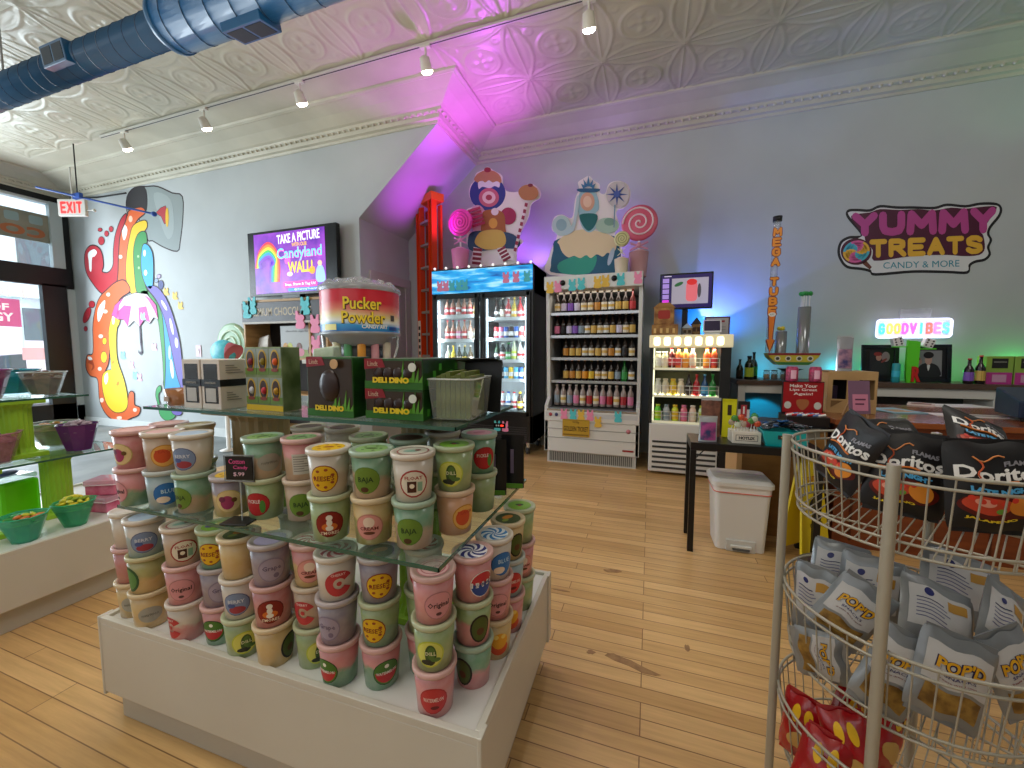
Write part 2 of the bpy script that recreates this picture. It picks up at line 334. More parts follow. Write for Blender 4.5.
# crown moulding and cove following the wall tops
TIN = noisy('B8B3A0', 'C5C0AD', 2, .38, .02)
prof = [(0, ZM), (.02, ZM), (.03, ZM + .025), (.07, ZM + .03), (.085, ZM + .07), (.12, ZM + .08), (.13, ZM + .105), (.17, ZM + .11), (.30, ZM + .165), (.44, ZM + .20), (.46, ZM + .19), (.49, ZM + .2), (.5, ZC), (0, ZC)]
path = [(XL, -3.3, 1, 0), (XL, YA, 1, -1), (JX, YA, 1, -1), (JX, YB, 1, -1), (XR, YB, 0, -1)]
def crown(name, p0, p1, n0, n1):
    mb = MB(); vs = []
    for (px, py), (nx, ny) in ((p0, n0), (p1, n1)):
        for o_, z in prof: vs.append((px + nx * o_, py + ny * o_, z))
    n = len(prof); mb.add(vs, [(i, (i + 1) % n, n + (i + 1) % n, n + i) for i in range(n)], TIN)
    # beaded row along the upper edge
    L_ = math.hypot(p1[0] - p0[0], p1[1] - p0[1]); k = int(L_ / .085)
    for i in range(k):
        t = (i + .5) / k; nx = n0[0] + (n1[0] - n0[0]) * t; ny = n0[1] + (n1[1] - n0[1]) * t
        x = p0[0] + (p1[0] - p0[0]) * t; y = p0[1] + (p1[1] - p0[1]) * t
        mb.ball((x + nx * .105, y + ny * .105, ZM + .075), .02, TIN, 6, 4)
    struct(name, mb)
crown('trim_1', (XL, -3.3), (XL, YA), (1, 0), (1, -1)); crown('trim_2', (XL, YA), (JX, YA), (1, -1), (1, -1))
crown('trim_3', (JX, YA), (JX, YB), (1, -1), (1, -1)); crown('trim_4', (JX, YB), (XR, YB), (1, -1), (0, -1))
# pressed tin ceiling: one embossed panel repeated
def tin_h(u, v):
    r = math.hypot(u, v); a = math.atan2(v, u); h = 0
    g = lambda d, w_: math.exp(-(d / w_) ** 2)
    rr = .235
    h += .9 * g(r - rr, .016) + .5 * g(r - rr + .05, .012)
    if r < rr - .06: h += .75 * max(0, math.cos(4 * a)) ** .6 * g(r - .105, .05) + .9 * g(r, .028)
    for uu, vv in ((u, v), (v, u)):
        e = .5 - abs(vv)                               # almond shapes along the cell edges
        wd = .17 * max(0, math.cos(PI * uu * 1.0)) ** .9
        h += .95 * g(e - wd, .014) * (1 if abs(uu) < .47 else 0) + .45 * g(e, .012)
        h += .25 * g(e - wd * .55, .03) * (1 if abs(uu) < .3 else 0)
    c = math.hypot(.5 - abs(u), .5 - abs(v)); h += 1.0 * g(c, .04)
    s_ = math.hypot(abs(u) - .29, abs(v) - .29); h += .5 * g(s_ - .045, .014) + .5 * g(s_, .018)
    return min(h, 1.3)
PN = .745; nn = 48; mb = MB()
mb.grid(lambda a, b: ((a - .5) * PN, (.5 - b) * PN, -.0125 * tin_h(a - .5, b - .5)), nn, nn, noisy('B5B09C', 'C2BDA9', 1.5, .33, .02))
pan = mb.mesh('tin_panel'); o = bpy.data.objects.new('ceiling', pan); COL.objects.link(o); o['kind'] = 'structure'
x0, y1 = -2.38 - 8 * PN, 3.115
nx_, ny_ = int((XR - x0) / PN) + 1, 9
o.location = (x0, y1, ZC - .002)
for ax, n_, dv in ((0, nx_, (PN, 0, 0)), (1, ny_, (0, -PN, 0))):
    ar = o.modifiers.new('array', 'ARRAY'); ar.count = n_; ar.use_relative_offset = False; ar.use_constant_offset = True; ar.constant_offset_displace = dv
o = bpy.data.objects.new('ceiling_bay', pan); COL.objects.link(o); o['kind'] = 'structure'; o.location = (-2.38 + PN, y1 + PN, ZC - .002)
nb = 10
for n_, dv in ((nb, (PN, 0, 0)), (2, (0, PN, 0))):
    ar = o.modifiers.new('array', 'ARRAY'); ar.count = n_; ar.use_relative_offset = False; ar.use_constant_offset = True; ar.constant_offset_displace = dv
struct('ceiling_slab', MB().box(XL - .1, XR, -3.4, YB + .1, ZC + .001, ZC + .15, TIN))
struct('wall_right', MB().box(XR, XR + .12, -3.5, YB + .1, 0, ZC, WALL))
struct('wall_rear', MB().box(XL, XR, -3.52, -3.4, 0, ZC, WALL))
# ---------------- street wall with transom and shop window ----------------
FR = M('0E0F11', .4); TRIMC = M('C6CCCC', .5)
mb = MB()
y_e = YA; ysplit = 0.4
mb.box(XL - .15, XL, y_e - .10, y_e, 0, 3.93, TRIMC)
mb.box(XL - .15, XL, -3.4, y_e, 3.80, ZC, TRIMC)
mb.box(XL - .15, XL, -3.4, y_e, 0, .35, TRIMC)
struct('wall_street', mb)
mb = MB(); x_ = XL - .08
mb.box(x_, XL + .02, -3.4, y_e - .02, 3.84, 3.93, FR).box(x_, XL + .03, -3.4, y_e - .02, 2.42, 2.74, FR)
for yy in (y_e - .42, 1.6, -.6): mb.box(x_, XL + .03, yy, yy + .30, .1, 2.45, FR)
mb.box(x_, XL + .03, -3.4, y_e - .12, .1, .4, FR).box(x_, XL + .02, y_e - .25, y_e - .1, 2.7, 3.85, M('B9C4C6', .5)).box(x_, XL + .025, y_e - .1, y_e - .02, 2.4, 3.9, FR)
struct('trim_5', mb)
GL = glassm('EAF4F6', .05)
struct('window_1', MB().box(XL - .05, XL - .042, -3.4, y_e - .25, 2.74, 3.84, GL)); struct('window_2', MB().box(XL - .05, XL - .042, -3.4, y_e - .4, .4, 2.42, GL))
XG = XL - .036
def wall_l(a, b, c): return (XG + c, a, b)
# sign over the transom (seen from behind) and lettering on the window
p0, p1 = at(0, 211, X=XG), at(52, 218, X=XG); q0, q1 = at(0, 236, X=XG), at(52, 244, X=XG)
root = thing('hanging_sign', 'grey brown shop sign with mirrored lettering seen through the transom window', 'sign', (XG, 0, 0))
ya, yb = -1.5, p1.y; za, zb = q1.z, p1.z + .02
mb = MB().box(-.03, 0, ya, yb, za, zb, noisy('7C7F72', '96917F', 3, .6)).obj('board', root)
mb = MB(); L1 = lambda a, b, c: (c, -a, b)
zc = (za + zb) / 2
text(mb, 'cold S', 1.3, .24, M('A9653F', .6), lambda a, b, c: (c, yb - .75 - a, b), (0, za + .17), bold=.02)
for k, hcol in enumerate(('8FA6A8', '8FA6A8', 'D8C63A', '50558C')):
    y = yb - .2 - k * .27; mb.prism(rrect(y - .08, y + .08, zb - .19, zb - .05, .03), .004, M(hcol, .6), lambda a, b, c: (c + .001, a, b))
mb.obj('lettering', root)
a, b_ = at(0, 298, X=XG), at(22, 327, X=XG); 
root = thing('window_poster', 'pink poster with white lettering seen at the shop window', 'poster', (XG, 0, 0))
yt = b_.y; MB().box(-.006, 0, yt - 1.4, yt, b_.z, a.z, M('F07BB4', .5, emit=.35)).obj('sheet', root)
mb = MB(); zc = (a.z + b_.z) / 2
fl = lambda a, b, c: (c, a, b)
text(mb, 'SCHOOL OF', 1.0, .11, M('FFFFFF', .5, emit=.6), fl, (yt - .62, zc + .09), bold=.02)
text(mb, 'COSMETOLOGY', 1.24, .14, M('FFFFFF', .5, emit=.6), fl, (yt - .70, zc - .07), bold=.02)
mb.obj('lettering', root)
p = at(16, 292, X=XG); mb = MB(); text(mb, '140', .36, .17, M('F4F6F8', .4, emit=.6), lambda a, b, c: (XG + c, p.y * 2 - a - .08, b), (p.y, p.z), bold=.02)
tag(mb.obj('window_numerals'), 'white house number 140 seen mirrored on the window glass', 'lettering')
# street outside
struct('ground_street', MB().box(-45, XL - .2, -30, 40, -.2, -.12, noisy('A9AFB2', 'BEC3C5', 2, .8)))
mb = MB(); mb.box(0, 6, -16, 14, 0, 9, noisy('C3CCD0', 'DDE4E7', 1, .8))
for k in range(8):
    y = -14 + k * 3.4; mb.box(5.95, 6.05, y, y + 1.6, 1.0, 3.2, M('4A565C', .3)); mb.box(5.95, 6.12, y - .1, y + 1.7, .85, 1.0, M('DDE3E4', .6)); mb.box(5.95, 6.05, y, y + 1.6, 4.6, 6.6, M('4A565C', .3))
mb.box(5.9, 6.4, -16, 14, 3.6, 3.9, M('E6ECEC', .6))
r = thing('building', 'pale grey building across the street seen through the window', 'building', (-30, 6, -.12)); mb.obj('facade', r)
def car(name, label, loc, body, rz):
    r = thing(name, label, 'car', loc, rz)
    side = smooth([(-2.1, .35), (-2.15, .75), (-1.5, .95), (-.9, 1.4), (.7, 1.42), (1.3, 1.0), (2.0, .85), (2.15, .5), (2.05, .3)], 4)
    MB().prism(side, 1.7, M(body, .25, coat=.5), lambda a, b, c: (a, c - .85, b)).obj('body', r, .05)
    MB().prism(smooth([(-1.3, .97), (-.85, 1.34), (.65, 1.36), (1.1, 1.0)], 3), 1.74, M('2A3136', .1), lambda a, b, c: (a, c - .87, b)).obj('side_glass', r)
    for x in (-1.35, 1.35):
        for y in (-.82, .82): MB().lathe([(.0, -.1), (.33, -.1), (.33, .1), (.0, .1)], M('202022', .7), 18, T=Matrix.Translation((x, y, .33)) @ Matrix.Rotation(PI / 2, 4, 'X')).obj('wheel', r)
car('car', 'silver car parked across the street, further to the left', (-17.5, 3.4, -.12), 'AEB8C0', PI / 2)
p = at(38, 350, X=-15); car('car', 'pale pink and white car parked near the corner post outside', (-15.2, p.y, -.12), 'E9CFD3', PI / 2)
a, b_ = at(33, 342, X=-12.5), at(51, 366, X=-12.5)
r = thing('sidewalk_board', 'pink and white notice board standing outside by the window post', 'sign', (-12.5, (a.y + b_.y) / 2, -.12))
MB().box(-.02, .02, a.y - b_.y, (b_.y - a.y), b_.z - .1, a.z + .15, M('F3D9DC', .5)).box(.02, .025, -.3, .3, (a.z + b_.z) / 2, a.z, M('E7A09A', .5)).obj('panel', r)
MB().box(-.02, .02, -.35, -.3, 0, b_.z, WHITE).box(-.02, .02, .3, .35, 0, b_.z, WHITE).obj('legs_frame', r)
# ---------------- central display plinth, glass tiers, columns ----------------
PW = noisy('C9C4B9', 'D0CCC2', 2, .4); KICK = M('BDB8AE', .5)
PX0, PX1, PY0, PY1, PZ = -1.79, -.367, .792, 1.557, .385
def plinth(label, x0, x1, y0, y1, rz=0):
    r = thing('display_plinth', label, 'display stand', ((x0 + x1) / 2, (y0 + y1) / 2, 0), rz); w_, d_ = (x1 - x0) / 2, (y1 - y0) / 2
    MB().box(-w_ + .03, w_ - .03, -d_ + .03, d_ - .03, 0, .13, KICK).obj('kickboard', r, .003)
    MB().box(-w_, w_, -d_, d_, .11, PZ - .02, PW).obj('body', r, .004)
    MB().box(-w_ + .018, w_ - .018, -d_ + .018, d_ - .018, PZ - .022, PZ - .012, M('DFDEDB', .3)).obj('top_panel', r)
    m = MB()
    for a in ((-w_, w_, -d_, -d_ + .018), (-w_, w_, d_ - .018, d_), (-w_, -w_ + .018, -d_ + .018, d_ - .018), (w_ - .018, w_, -d_ + .018, d_ - .018)): m.box(*a, PZ - .022, PZ, PW)
    m.obj('rim', r, .002)
    for sx in (-1, 1):
        for sy in (-1, 1): MB().box(sx * (w_ + .001) - .006, sx * (w_ + .001) + .006, sy * (d_ - .02) - .022, sy * (d_ - .02) + .0212, .10, PZ + .002, PW).obj('corner_post', r, .003)
    return r
plinth('white low display plinth with a raised rim carrying the cotton candy tubs', PX0, PX1, PY0, PY1, .018)
ZB = PZ - .012; ZM2, ZT = .79, 1.11          # plinth top, middle glass, upper glass
def column(name, label, loc, z0, z1, mat, r=.075, w_=None):
    t = thing(name, label, 'column', (loc[0], loc[1], z0)); h = z1 - z0; R = w_ or r
    MB().box(-R * 1.35, R * 1.35, -R * 1.35, R * 1.35, 0, .025, mat).obj('base', t, .004)
    m = MB(); n = 20; vs = []
    for z in (.025, .05, h - .05, h - .025):
        rr = R * (1.15 if z in (.025, h - .025) else 1)
        for k in range(n * 2):
            a = PI * k / n; q = rr * (1 if k % 2 else .93); vs.append((q * math.cos(a), q * math.sin(a), z))
    fs = [(i * 2 * n + k, i * 2 * n + (k + 1) % (2 * n), (i + 1) * 2 * n + (k + 1) % (2 * n), (i + 1) * 2 * n + k) for i in range(3) for k in range(2 * n)]
    m.add(vs, fs, mat); m.obj('shaft', t)
    MB().box(-R * 1.4, R * 1.4, -R * 1.4, R * 1.4, h - .025, h, mat).obj('capital', t, .004)
    return t
GREENC = noisy('93C22A', 'A5D038', 4, .45); WOODC = noisy('A5906A', 'B7A27C', 7, .55, .1, stretch=(1, 1, .15))
column('display_column', 'green fluted column under the middle glass, left one on the plinth', (-1.33, 1.22), ZB, ZM2 - .01, GREENC)
column('display_column', 'green fluted column under the middle glass, right one on the plinth', (-.76, 1.2), ZB, ZM2 - .01, GREENC)
column('display_column', 'tan wooden fluted column between the two glass shelves, left one', (-1.40, 1.12), ZM2, ZT - .01, WOODC, .095)
column('display_column', 'tan wooden fluted column between the two glass shelves, right one behind tubs', (-.76, 1.22), ZM2, ZT - .01, WOODC, .07)
GEDGE = M('2E5A4A', .15, coat=.5); GLS = glassm('CFEFE0', .04, .015)
def glass_shelf(label, x0, x1, y0, y1, z, group='glass shelves'):
    r = thing('glass_shelf', label, 'glass shelf', ((x0 + x1) / 2, (y0 + y1) / 2, z)); w_, d_ = (x1 - x0) / 2, (y1 - y0) / 2
    MB().box(-w_ + .002, w_ - .002, -d_ + .002, d_ - .002, -.009, 0, GLS).obj('pane', r)
    m = MB()
    for a in ((-w_, w_, -d_, -d_ + .003), (-w_, w_, d_ - .003, d_), (-w_, -w_ + .003, -d_, d_), (w_ - .003, w_, -d_, d_)): m.box(*a, -.0095, .0002, GEDGE)
    m.obj('edge', r); return r
glass_shelf('lower glass shelf on green columns carrying two layers of tubs', -1.672, -.458, .80, 1.51, ZM2)
glass_shelf('upper glass shelf on tan columns carrying chocolate boxes', -1.677, -.458, .895, 1.345, ZT)
# ---------------- cotton candy tubs ----------------
TC = {'w': 'D2C6B8', 'p': 'D47C80', 'g': '8DA866', 'l': '85778A', 'y': 'D3B06A', 't': '5E9A76', 'o': 'D49768', 's': '92B0BA', 'v': 'A6A24E', 'k': 'BE6468', 'e': 'BC9C80'}
_tm = {}
def tub_mat(a, b):
    """candy floss behind a frosted wall: two floss colours meeting on a slant"""
    if (a, b) in _tm: return _tm[(a, b)]
    m = bpy.data.materials.new('m_floss_' + a + b); m.use_nodes = True; N, L = nodes(m); p = N['Principled BSDF']
    tc = N.new('ShaderNodeTexCoord'); sp = N.new('ShaderNodeSeparateXYZ'); n = N.new('ShaderNodeTexNoise'); n.inputs['Scale'].default_value = 22; n.inputs['Detail'].default_value = 3
    ma = N.new('ShaderNodeMath'); ma.operation = 'MULTIPLY_ADD'; ma.inputs[1].default_value = .045
    mb_ = N.new('ShaderNodeMath'); mb_.operation = 'MULTIPLY_ADD'; mb_.inputs[1].default_value = .22
    r = N.new('ShaderNodeValToRGB'); r.color_ramp.elements[0].position = .078; r.color_ramp.elements[1].position = .09
    r.color_ramp.elements[0].color = hexc(TC[b]); r.color_ramp.elements[1].color = hexc(TC[a])
    L.new(tc.outputs['Object'], sp.inputs[0]); L.new(tc.outputs['Object'], n.inputs['Vector'])
    L.new(n.outputs['Fac'], ma.inputs[0]); L.new(sp.outputs['Z'], ma.inputs[2]); L.new(sp.outputs['X'], mb_.inputs[0]); L.new(ma.outputs[0], mb_.inputs[2]); L.new(mb_.outputs[0], r.inputs[0])
    n2 = N.new('ShaderNodeTexNoise'); n2.inputs['Scale'].default_value = 45; L.new(tc.outputs['Object'], n2.inputs['Vector'])
    mx = N.new('ShaderNodeMixRGB'); mx.inputs[2].default_value = hexc('E2D8CA'); mu = N.new('ShaderNodeMath'); mu.operation = 'MULTIPLY'; mu.inputs[1].default_value = .34
    L.new(n2.outputs['Fac'], mu.inputs[0]); L.new(mu.outputs[0], mx.inputs[0]); L.new(r.outputs[0], mx.inputs[1]); L.new(mx.outputs[0], p.inputs['Base Color'])
    p.inputs['Roughness'].default_value = .3; p.inputs['Coat Weight'].default_value = .3; _tm[(a, b)] = m; return m
TR0, TR1, TH_ = .0455, .0535, .1275
LIDM = M('DCD4CA', .35, coat=.2)
LIDC = {k: '%02X%02X%02X' % tuple(int(int(v[i:i + 2], 16) * .42 + (0xDA, 0xD0, 0xC4)[i // 2] * .58) for i in (0, 2, 4)) for k, v in TC.items()}
def cyl_fn(zc):
    def fn(a, b, c):
        z = zc + b; r = TR0 + (TR1 - TR0) * z / (TH_ - .014) + .0006 + c; t = a / .05; return (r * math.sin(t), -r * math.cos(t), z)
    return fn
def disc(mb, r, mat, fn, c0, cx=0, cy=0, ry=None, rings=4, seg=22):
    ry = ry or r; vs = [fn(cx, cy, c0)]; fs = []
    for i in range(1, rings + 1):
        for k in range(seg): vs.append(fn(cx + r * i / rings * math.cos(2 * PI * k / seg), cy + ry * i / rings * math.sin(2 * PI * k / seg), c0))
    for k in range(seg):
        fs.append((0, 1 + k, 1 + (k + 1) % seg))
        for i in range(rings - 1): fs.append((1 + i * seg + k, 1 + (i + 1) * seg + k, 1 + (i + 1) * seg + (k + 1) % seg, 1 + i * seg + (k + 1) % seg))
    mb.add(vs, fs, mat)
def ring(mb, r0, r1, mat, fn, c0, cx=0, cy=0, a0=0, a1=2 * PI, seg=24):
    vs = []; 
    for k in range(seg + 1):
        t = a0 + (a1 - a0) * k / seg
        for r in (r0, r1): vs.append(fn(cx + r * math.cos(t), cy + r * math.sin(t), c0))
    mb.add(vs, [(2 * k, 2 * k + 1, 2 * k + 3, 2 * k + 2) for k in range(seg)], mat)
def half(mb, r, mat, fn, c0, a0, a1, cx=0, cy=0, K=12, RN=4):
    for j in range(RN): ring(mb, r * j / RN, r * (j + 1) / RN, mat, fn, c0, cx, cy, a0, a1, K)
def rect(mb, x0, x1, y0, y1, mat, fn, c0, n=4):
    mb.grid(lambda a, b: fn(x0 + (x1 - x0) * a, y0 + (y1 - y0) * b, c0), n, n, mat)
def spokes(mb, r, m1, fn, c0, n=6, tw=1.4, cx=0, cy=0):
    for s_ in range(n):
        vs = []; K = 6
        for i in range(K + 1):
            q = r * i / K; t = 2 * PI * s_ / n + tw * i / K
            for dt in (0, PI / n): vs.append(fn(cx + q * math.cos(t + dt), cy + q * math.sin(t + dt), c0))
        mb.add(vs, [(2 * k, 2 * k + 1, 2 * k + 3, 2 * k + 2) for k in range(K)], m1)
Q = lambda h: M(h, .45)
def sticker(mb, kind, fn, R=.0365):
    e = .0004; D = lambda r, h, c=1, cx=0, cy=0, ry=None: disc(mb, r * R, Q(h), fn, e * c, cx * R, cy * R, ry and ry * R, 3 if r < .6 else 4, 18)
    Tt = lambda s, w_, h_, hx, cx=0, cy=0, c=3: text(mb, s, w_ * R, h_ * R, Q(hx), lambda a, b, o: fn(a, b, o), (cx * R, cy * R), e * c, .0002, .015, res=1)
    if kind == 'gold': 
        D(1, '8A2B1C'); D(.93, 'E7B71F', 2); Tt("REESE'S", 1.45, .38, '8C2E1A')
        for k in range(7): t = 2 * PI * k / 7 + .4; D(.13, 'A04A22', 3, .66 * math.cos(t), .66 * math.sin(t), .1)
    elif kind == 'baja': D(1, '5B7F2E'); D(.95, '6E8F33', 2); Tt('BAJA', 1.1, .5, '27421E'); D(.3, '54331C', 3, -.1, -.68, .2)
    elif kind == 'float': D(1, 'A5312C'); D(.88, 'E4DCCB', 2); rect(mb, -.45 * R, .18 * R, -.62 * R, .18 * R, Q('4A2217'), fn, e * 3); D(.17, 'F0E3CE', 4, -.12, -.15); rect(mb, .25 * R, .6 * R, -.55 * R, .12 * R, Q('8FB49A'), fn, e * 3); Tt('FLOAT', 1.2, .25, 'A5312C', 0, .42)
    elif kind == 'pickle': D(1, 'C3CC3F'); D(.9, 'DADB6A', 2); D(.40, '3E5B2A', 3, .08, -.05, .78); D(.26, '587A36', 4, .12, .1, .5); D(.5, '2F3128', 4, -.12, -.58, .2); D(.34, '57793A', 5, .42, -.38, .16); Tt('DILL', .7, .26, 'E4E2B8', .1, .1, 6)
    elif kind == 'watermelon': D(1, '1E3C1C'); D(.94, '4B7B2E', 2); half(mb, .84 * R, Q('C22E33'), fn, e * 3, PI, 2 * PI, 0, .05 * R); Tt('WATERMELON', 1.5, .24, 'F2EFE6', 0, .02, 4); D(.16, 'F2EFE6', 3, 0, .55)
    elif kind == 'smores': D(1, '6B1414'); D(.92, '8C1F16', 2); D(.55, 'D8722A', 3, 0, -.2, .3); D(.22, 'EFE8DD', 4, 0, .5); D(.2, 'EFE8DD', 4, 0, .12, .26); D(.26, 'EFE8DD', 4, 0, -.3, .2); Tt("S'MORES", 1.3, .26, 'F3DFC6', 0, -.66)
    elif kind == 'donut': ring(mb, .42 * R, 1 * R, Q('C23A40'), fn, e * 2, 0, 0, .5, 2 * PI - .5); D(.18, 'C23A40', 2); Tt('CHERRY', 1.0, .2, 'F3D6D2', -.05, .72)
    elif kind == 'mauve': D(1, '8D7F97'); D(.9, 'A599AD', 2); Tt('Grape', 1.3, .5, '6B5C77', 0, .1); D(.2, '7A6B86', 3, .3, -.5)
    elif kind == 'rose': D(1, 'B57A80'); D(.93, 'D9959B', 2); Tt('Original', 1.5, .5, '3A2527'); D(.2, '5B3A3D', 3, 0, -.6, .12)
    elif kind == 'avocado': D(.8, '241C14', 1, 0, 0, 1.1); D(.66, '4A5A22', 2, 0, 0, .95); D(.3, '5A331B', 3, 0, -.2)
    elif kind == 'orange': D(1, 'E08A24', 1, 0, 0, 1.15); D(.86, 'F0A63A', 2, 0, 0, 1.0); Tt('CRUSH', 1.2, .35, 'F7E8D0'); D(.3, 'D96E1C', 3, 0, -.55)
    elif kind == 'redpickle': D(1, '9E1E26'); D(.93, 'BE262C', 2); Tt('PICKLE', 1.0, .3, 'F3E5E0', -.2, .25); D(.22, '4E8A38', 3, .45, -.2, .55)
    elif kind == 'bluewave': D(1, '1F5FA8'); D(.94, '2C73BD', 2); D(.5, 'F3DFC9', 3, -.3, -.5, .3); Tt('BLUE', 1.0, .36, 'BBDCF2', .1, .25)
    elif kind == 'berry': D(1, '5C6590'); D(.93, '7F93B8', 2); D(.62, 'A03A48', 3, .05, -.48, .32); Tt('BERRY', 1.2, .3, 'D8DEEA', 0, .25); D(.3, '4A5F9A', 3, -.35, -.1, .2)
    elif kind == 'cola': D(1, 'F1EEEA'); half(mb, .93 * R, Q('C5303B'), fn, e * 2, .0, PI); half(mb, .93 * R, Q('2A4A98'), fn, e * 2, PI, 2 * PI); rect(mb, -.9 * R, .9 * R, -.2 * R, .2 * R, Q('F1EEEA'), fn, e * 3); Tt('BLUEBERRY', 1.5, .24, '26407F', 0, 0, 4)
    elif kind == 'cream': D(1, 'C88477'); D(.92, 'E39B93', 2); D(.4, 'F2D8C4', 3, 0, .35); D(.42, '6B3A26', 3, 0, -.45, .12); Tt('CREAM', 1.3, .26, '7A2F28', 0, -.1, 4)
    elif kind == 'bear': D(.7, 'E9A326', 2, 0, .3); D(.8, 'D4502A', 1, 0, -.35, .6); D(.2, 'F6D36B', 3, -.3, .7); D(.2, 'F6D36B', 3, .3, .7)
    elif kind == 'red': D(1, 'B3282E'); D(.92, 'C8383B', 2); Tt('WATERMELON', 1.4, .3, 'F3D4CC', 0, .1); D(.3, '6E1B1E', 3, .1, -.5, .14)
    elif kind == 'fruit': D(1, 'C9B06A'); D(.93, 'E4C992', 2); D(.5, 'A83A66', 3, -.1, -.1, .6); D(.25, '7A2D52', 4, -.45, .2); D(.2, '6B4A22', 4, .4, .1)
    elif kind == 'orangefruit': D(1, 'C98A28'); D(.92, 'E9B15C', 2); D(.6, 'D4552C', 3, -.15, 0, .62); Tt('PEACH', 1.2, .25, 'C4402A', 0, .4, 4)
    elif kind == 'grey': D(.9, 'A9A79C', 1, 0, 0, .75); Tt('nutrition', 1.2, .25, '7B7A72')
    elif kind == 'leaf': D(1, '2E5A37', 1, 0, 0, 1.2); D(.8, '5E8F4E', 2, 0, 0, .95)
    elif kind == 'white': rect(mb, -.8 * R, .8 * R, -.85 * R, .85 * R, Q('CDC9C1'), fn, e, 6); [rect(mb, -.7 * R, (.7 - .3 * (i % 3)) * R, y_ * R, (y_ + .07) * R, Q('8A867E'), fn, e * 2) for i, y_ in enumerate([.6 - .2 * k for k in range(7)])]
def lid_art(mb, kind):
    fn = lambda a, b, c: (a, b, TH_ + .0004 + c); R = .042; D = lambda r, h, c=1, cx=0, cy=0, ry=None: disc(mb, r * R, Q(h), fn, .0004 * c, cx * R, cy * R, ry and ry * R, 2, 20)
    if kind == 'swirlblue': D(1, 'E7EEF2'); spokes(mb, .98 * R, Q('2F7FC0'), fn, .0008, 7)
    elif kind == 'swirlnavy': D(1, 'EDE9EC'); spokes(mb, .98 * R, Q('2B2F78'), fn, .0008, 7)
    elif kind == 'swirlred': D(1, 'EFE3DF'); spokes(mb, .98 * R, Q('B5656B'), fn, .0008, 7)
    elif kind == 'pinkring': D(1, 'D88A90'); D(.93, 'F0BBBE', 2); ring(mb, .7 * R, .78 * R, Q('C9707A'), fn, .0012); text(mb, 'Original', .9 * R, .4 * R, Q('A35560'), fn, (0, 0), .0012, .0002, res=1)
    elif kind == 'yellow': D(1, 'E8BC1E'); [D(.13, '9A4020', 2, .65 * math.cos(k), .65 * math.sin(k), .09) for k in range(6)]; D(.35, 'A0461F', 2, 0, 0, .16)
    elif kind == 'green': D(1, '8DB56E'); D(.4, '4E6B33', 2, 0, 0, .2); [D(.1, '3E5528', 2, .6 * math.cos(k * 1.3), .6 * math.sin(k * 1.3)) for k in range(5)]
    elif kind == 'lime': D(1, '86B83C'); D(.35, '38482A', 2, 0, .1, .22); D(.15, '9E3B3B', 3, 0, -.1)
    elif kind == 'dark': D(1, '3A4A1E'); D(.5, 'C0791F', 2, .1, .2, .3); D(.3, '7A8F2B', 2, -.4, -.2, .2)
    elif kind == 'float': D(1, 'C7C3B6'); ring(mb, .9 * R, R, Q('9A5450'), fn, .0008); D(.5, '86A798', 2, -.1, 0, .3); D(.2, '7B3A36', 3, .3, .1)
    elif kind == 'lilac': D(1, 'A99DC0'); D(.4, 'CFC6DD', 2, .2, .2, .2)
    elif kind == 'pink': D(1, 'D98F9C'); D(.5, 'C4627A', 2, 0, 0, .3)
    elif kind == 'mix': D(1, '7FA83C'); D(.5, 'D8C32E', 2, .2, .2, .35); D(.35, '4C3A78', 3, -.4, -.2, .25)
    elif kind == 'brown': D(1, '6B4A3A'); D(.7, '4C3226', 2)
    elif kind == 'sky': D(1, 'B9CBE2')
    elif kind == 'rose': D(1, 'DDA9A2')
_tp = {}
LIDPROF = [(.0500, TH_ - .016), (.0565, TH_ - .015), (.0585, TH_ - .010), (.0580, TH_ - .001), (.0560, TH_), (.0500, TH_), (.0485, TH_ - .003), (0, TH_ - .003)]
def tub_mesh(key, make):
    if key not in _tp: _tp[key] = make()
    return _tp[key]
def add(name, me, parent):
    o = bpy.data.objects.new(name, me); COL.objects.link(o); o.parent = parent; return o
NTUB = 0
def tub(x, y, z, code, label, group, lid_visible=False, tint=None):
    """code: 'ab sticker s lid' (a upper floss, b lower floss, s = sideways turn)"""
    global NTUB; NTUB += 1
    p = code.split(); a, b = (p[0] * 2)[:2]; st = p[1] if len(p) > 1 else '-'; s_ = float(p[2]) if len(p) > 2 else 0; lid = p[3] if len(p) > 3 else '-'
    rz = math.atan2(-y, -x) + PI / 2 + math.asin(max(-1, min(1, s_)))
    t = thing('cotton_candy_tub', label, 'cotton candy tub', (x, y, z), rz, group)
    add('tub', tub_mesh(('b', a, b), lambda: MB().lathe([(TR0 - .004, 0), (TR0, .002), (TR0 + (TR1 - TR0) * .5, TH_ * .45), (TR1, TH_ - .014)], tub_mat(a, b), 28).mesh('tub')), t)
    add('lid', tub_mesh(('lid', a), lambda: MB().lathe(LIDPROF, M(LIDC[a], .35, coat=.2), 28).mesh('lid')), t)
    if st != '-':
        def mk():
            m = MB(); sticker(m, st, cyl_fn(.052)); return m.mesh('sticker')
        add('sticker', tub_mesh(('s', st), mk), t)
    if lid != '-':
        def mk2():
            m = MB(); lid_art(m, lid); return m.mesh('lid_sticker')
        o = add('lid_sticker', tub_mesh(('l', lid), mk2), t); o.location = (0, 0, -.003)
    return t
CN = {'w': 'white', 'p': 'pink', 'g': 'green', 'l': 'lilac', 'y': 'yellow', 't': 'teal', 'o': 'peach', 's': 'pale blue', 'v': 'olive', 'k': 'rose', 'e': 'beige'}
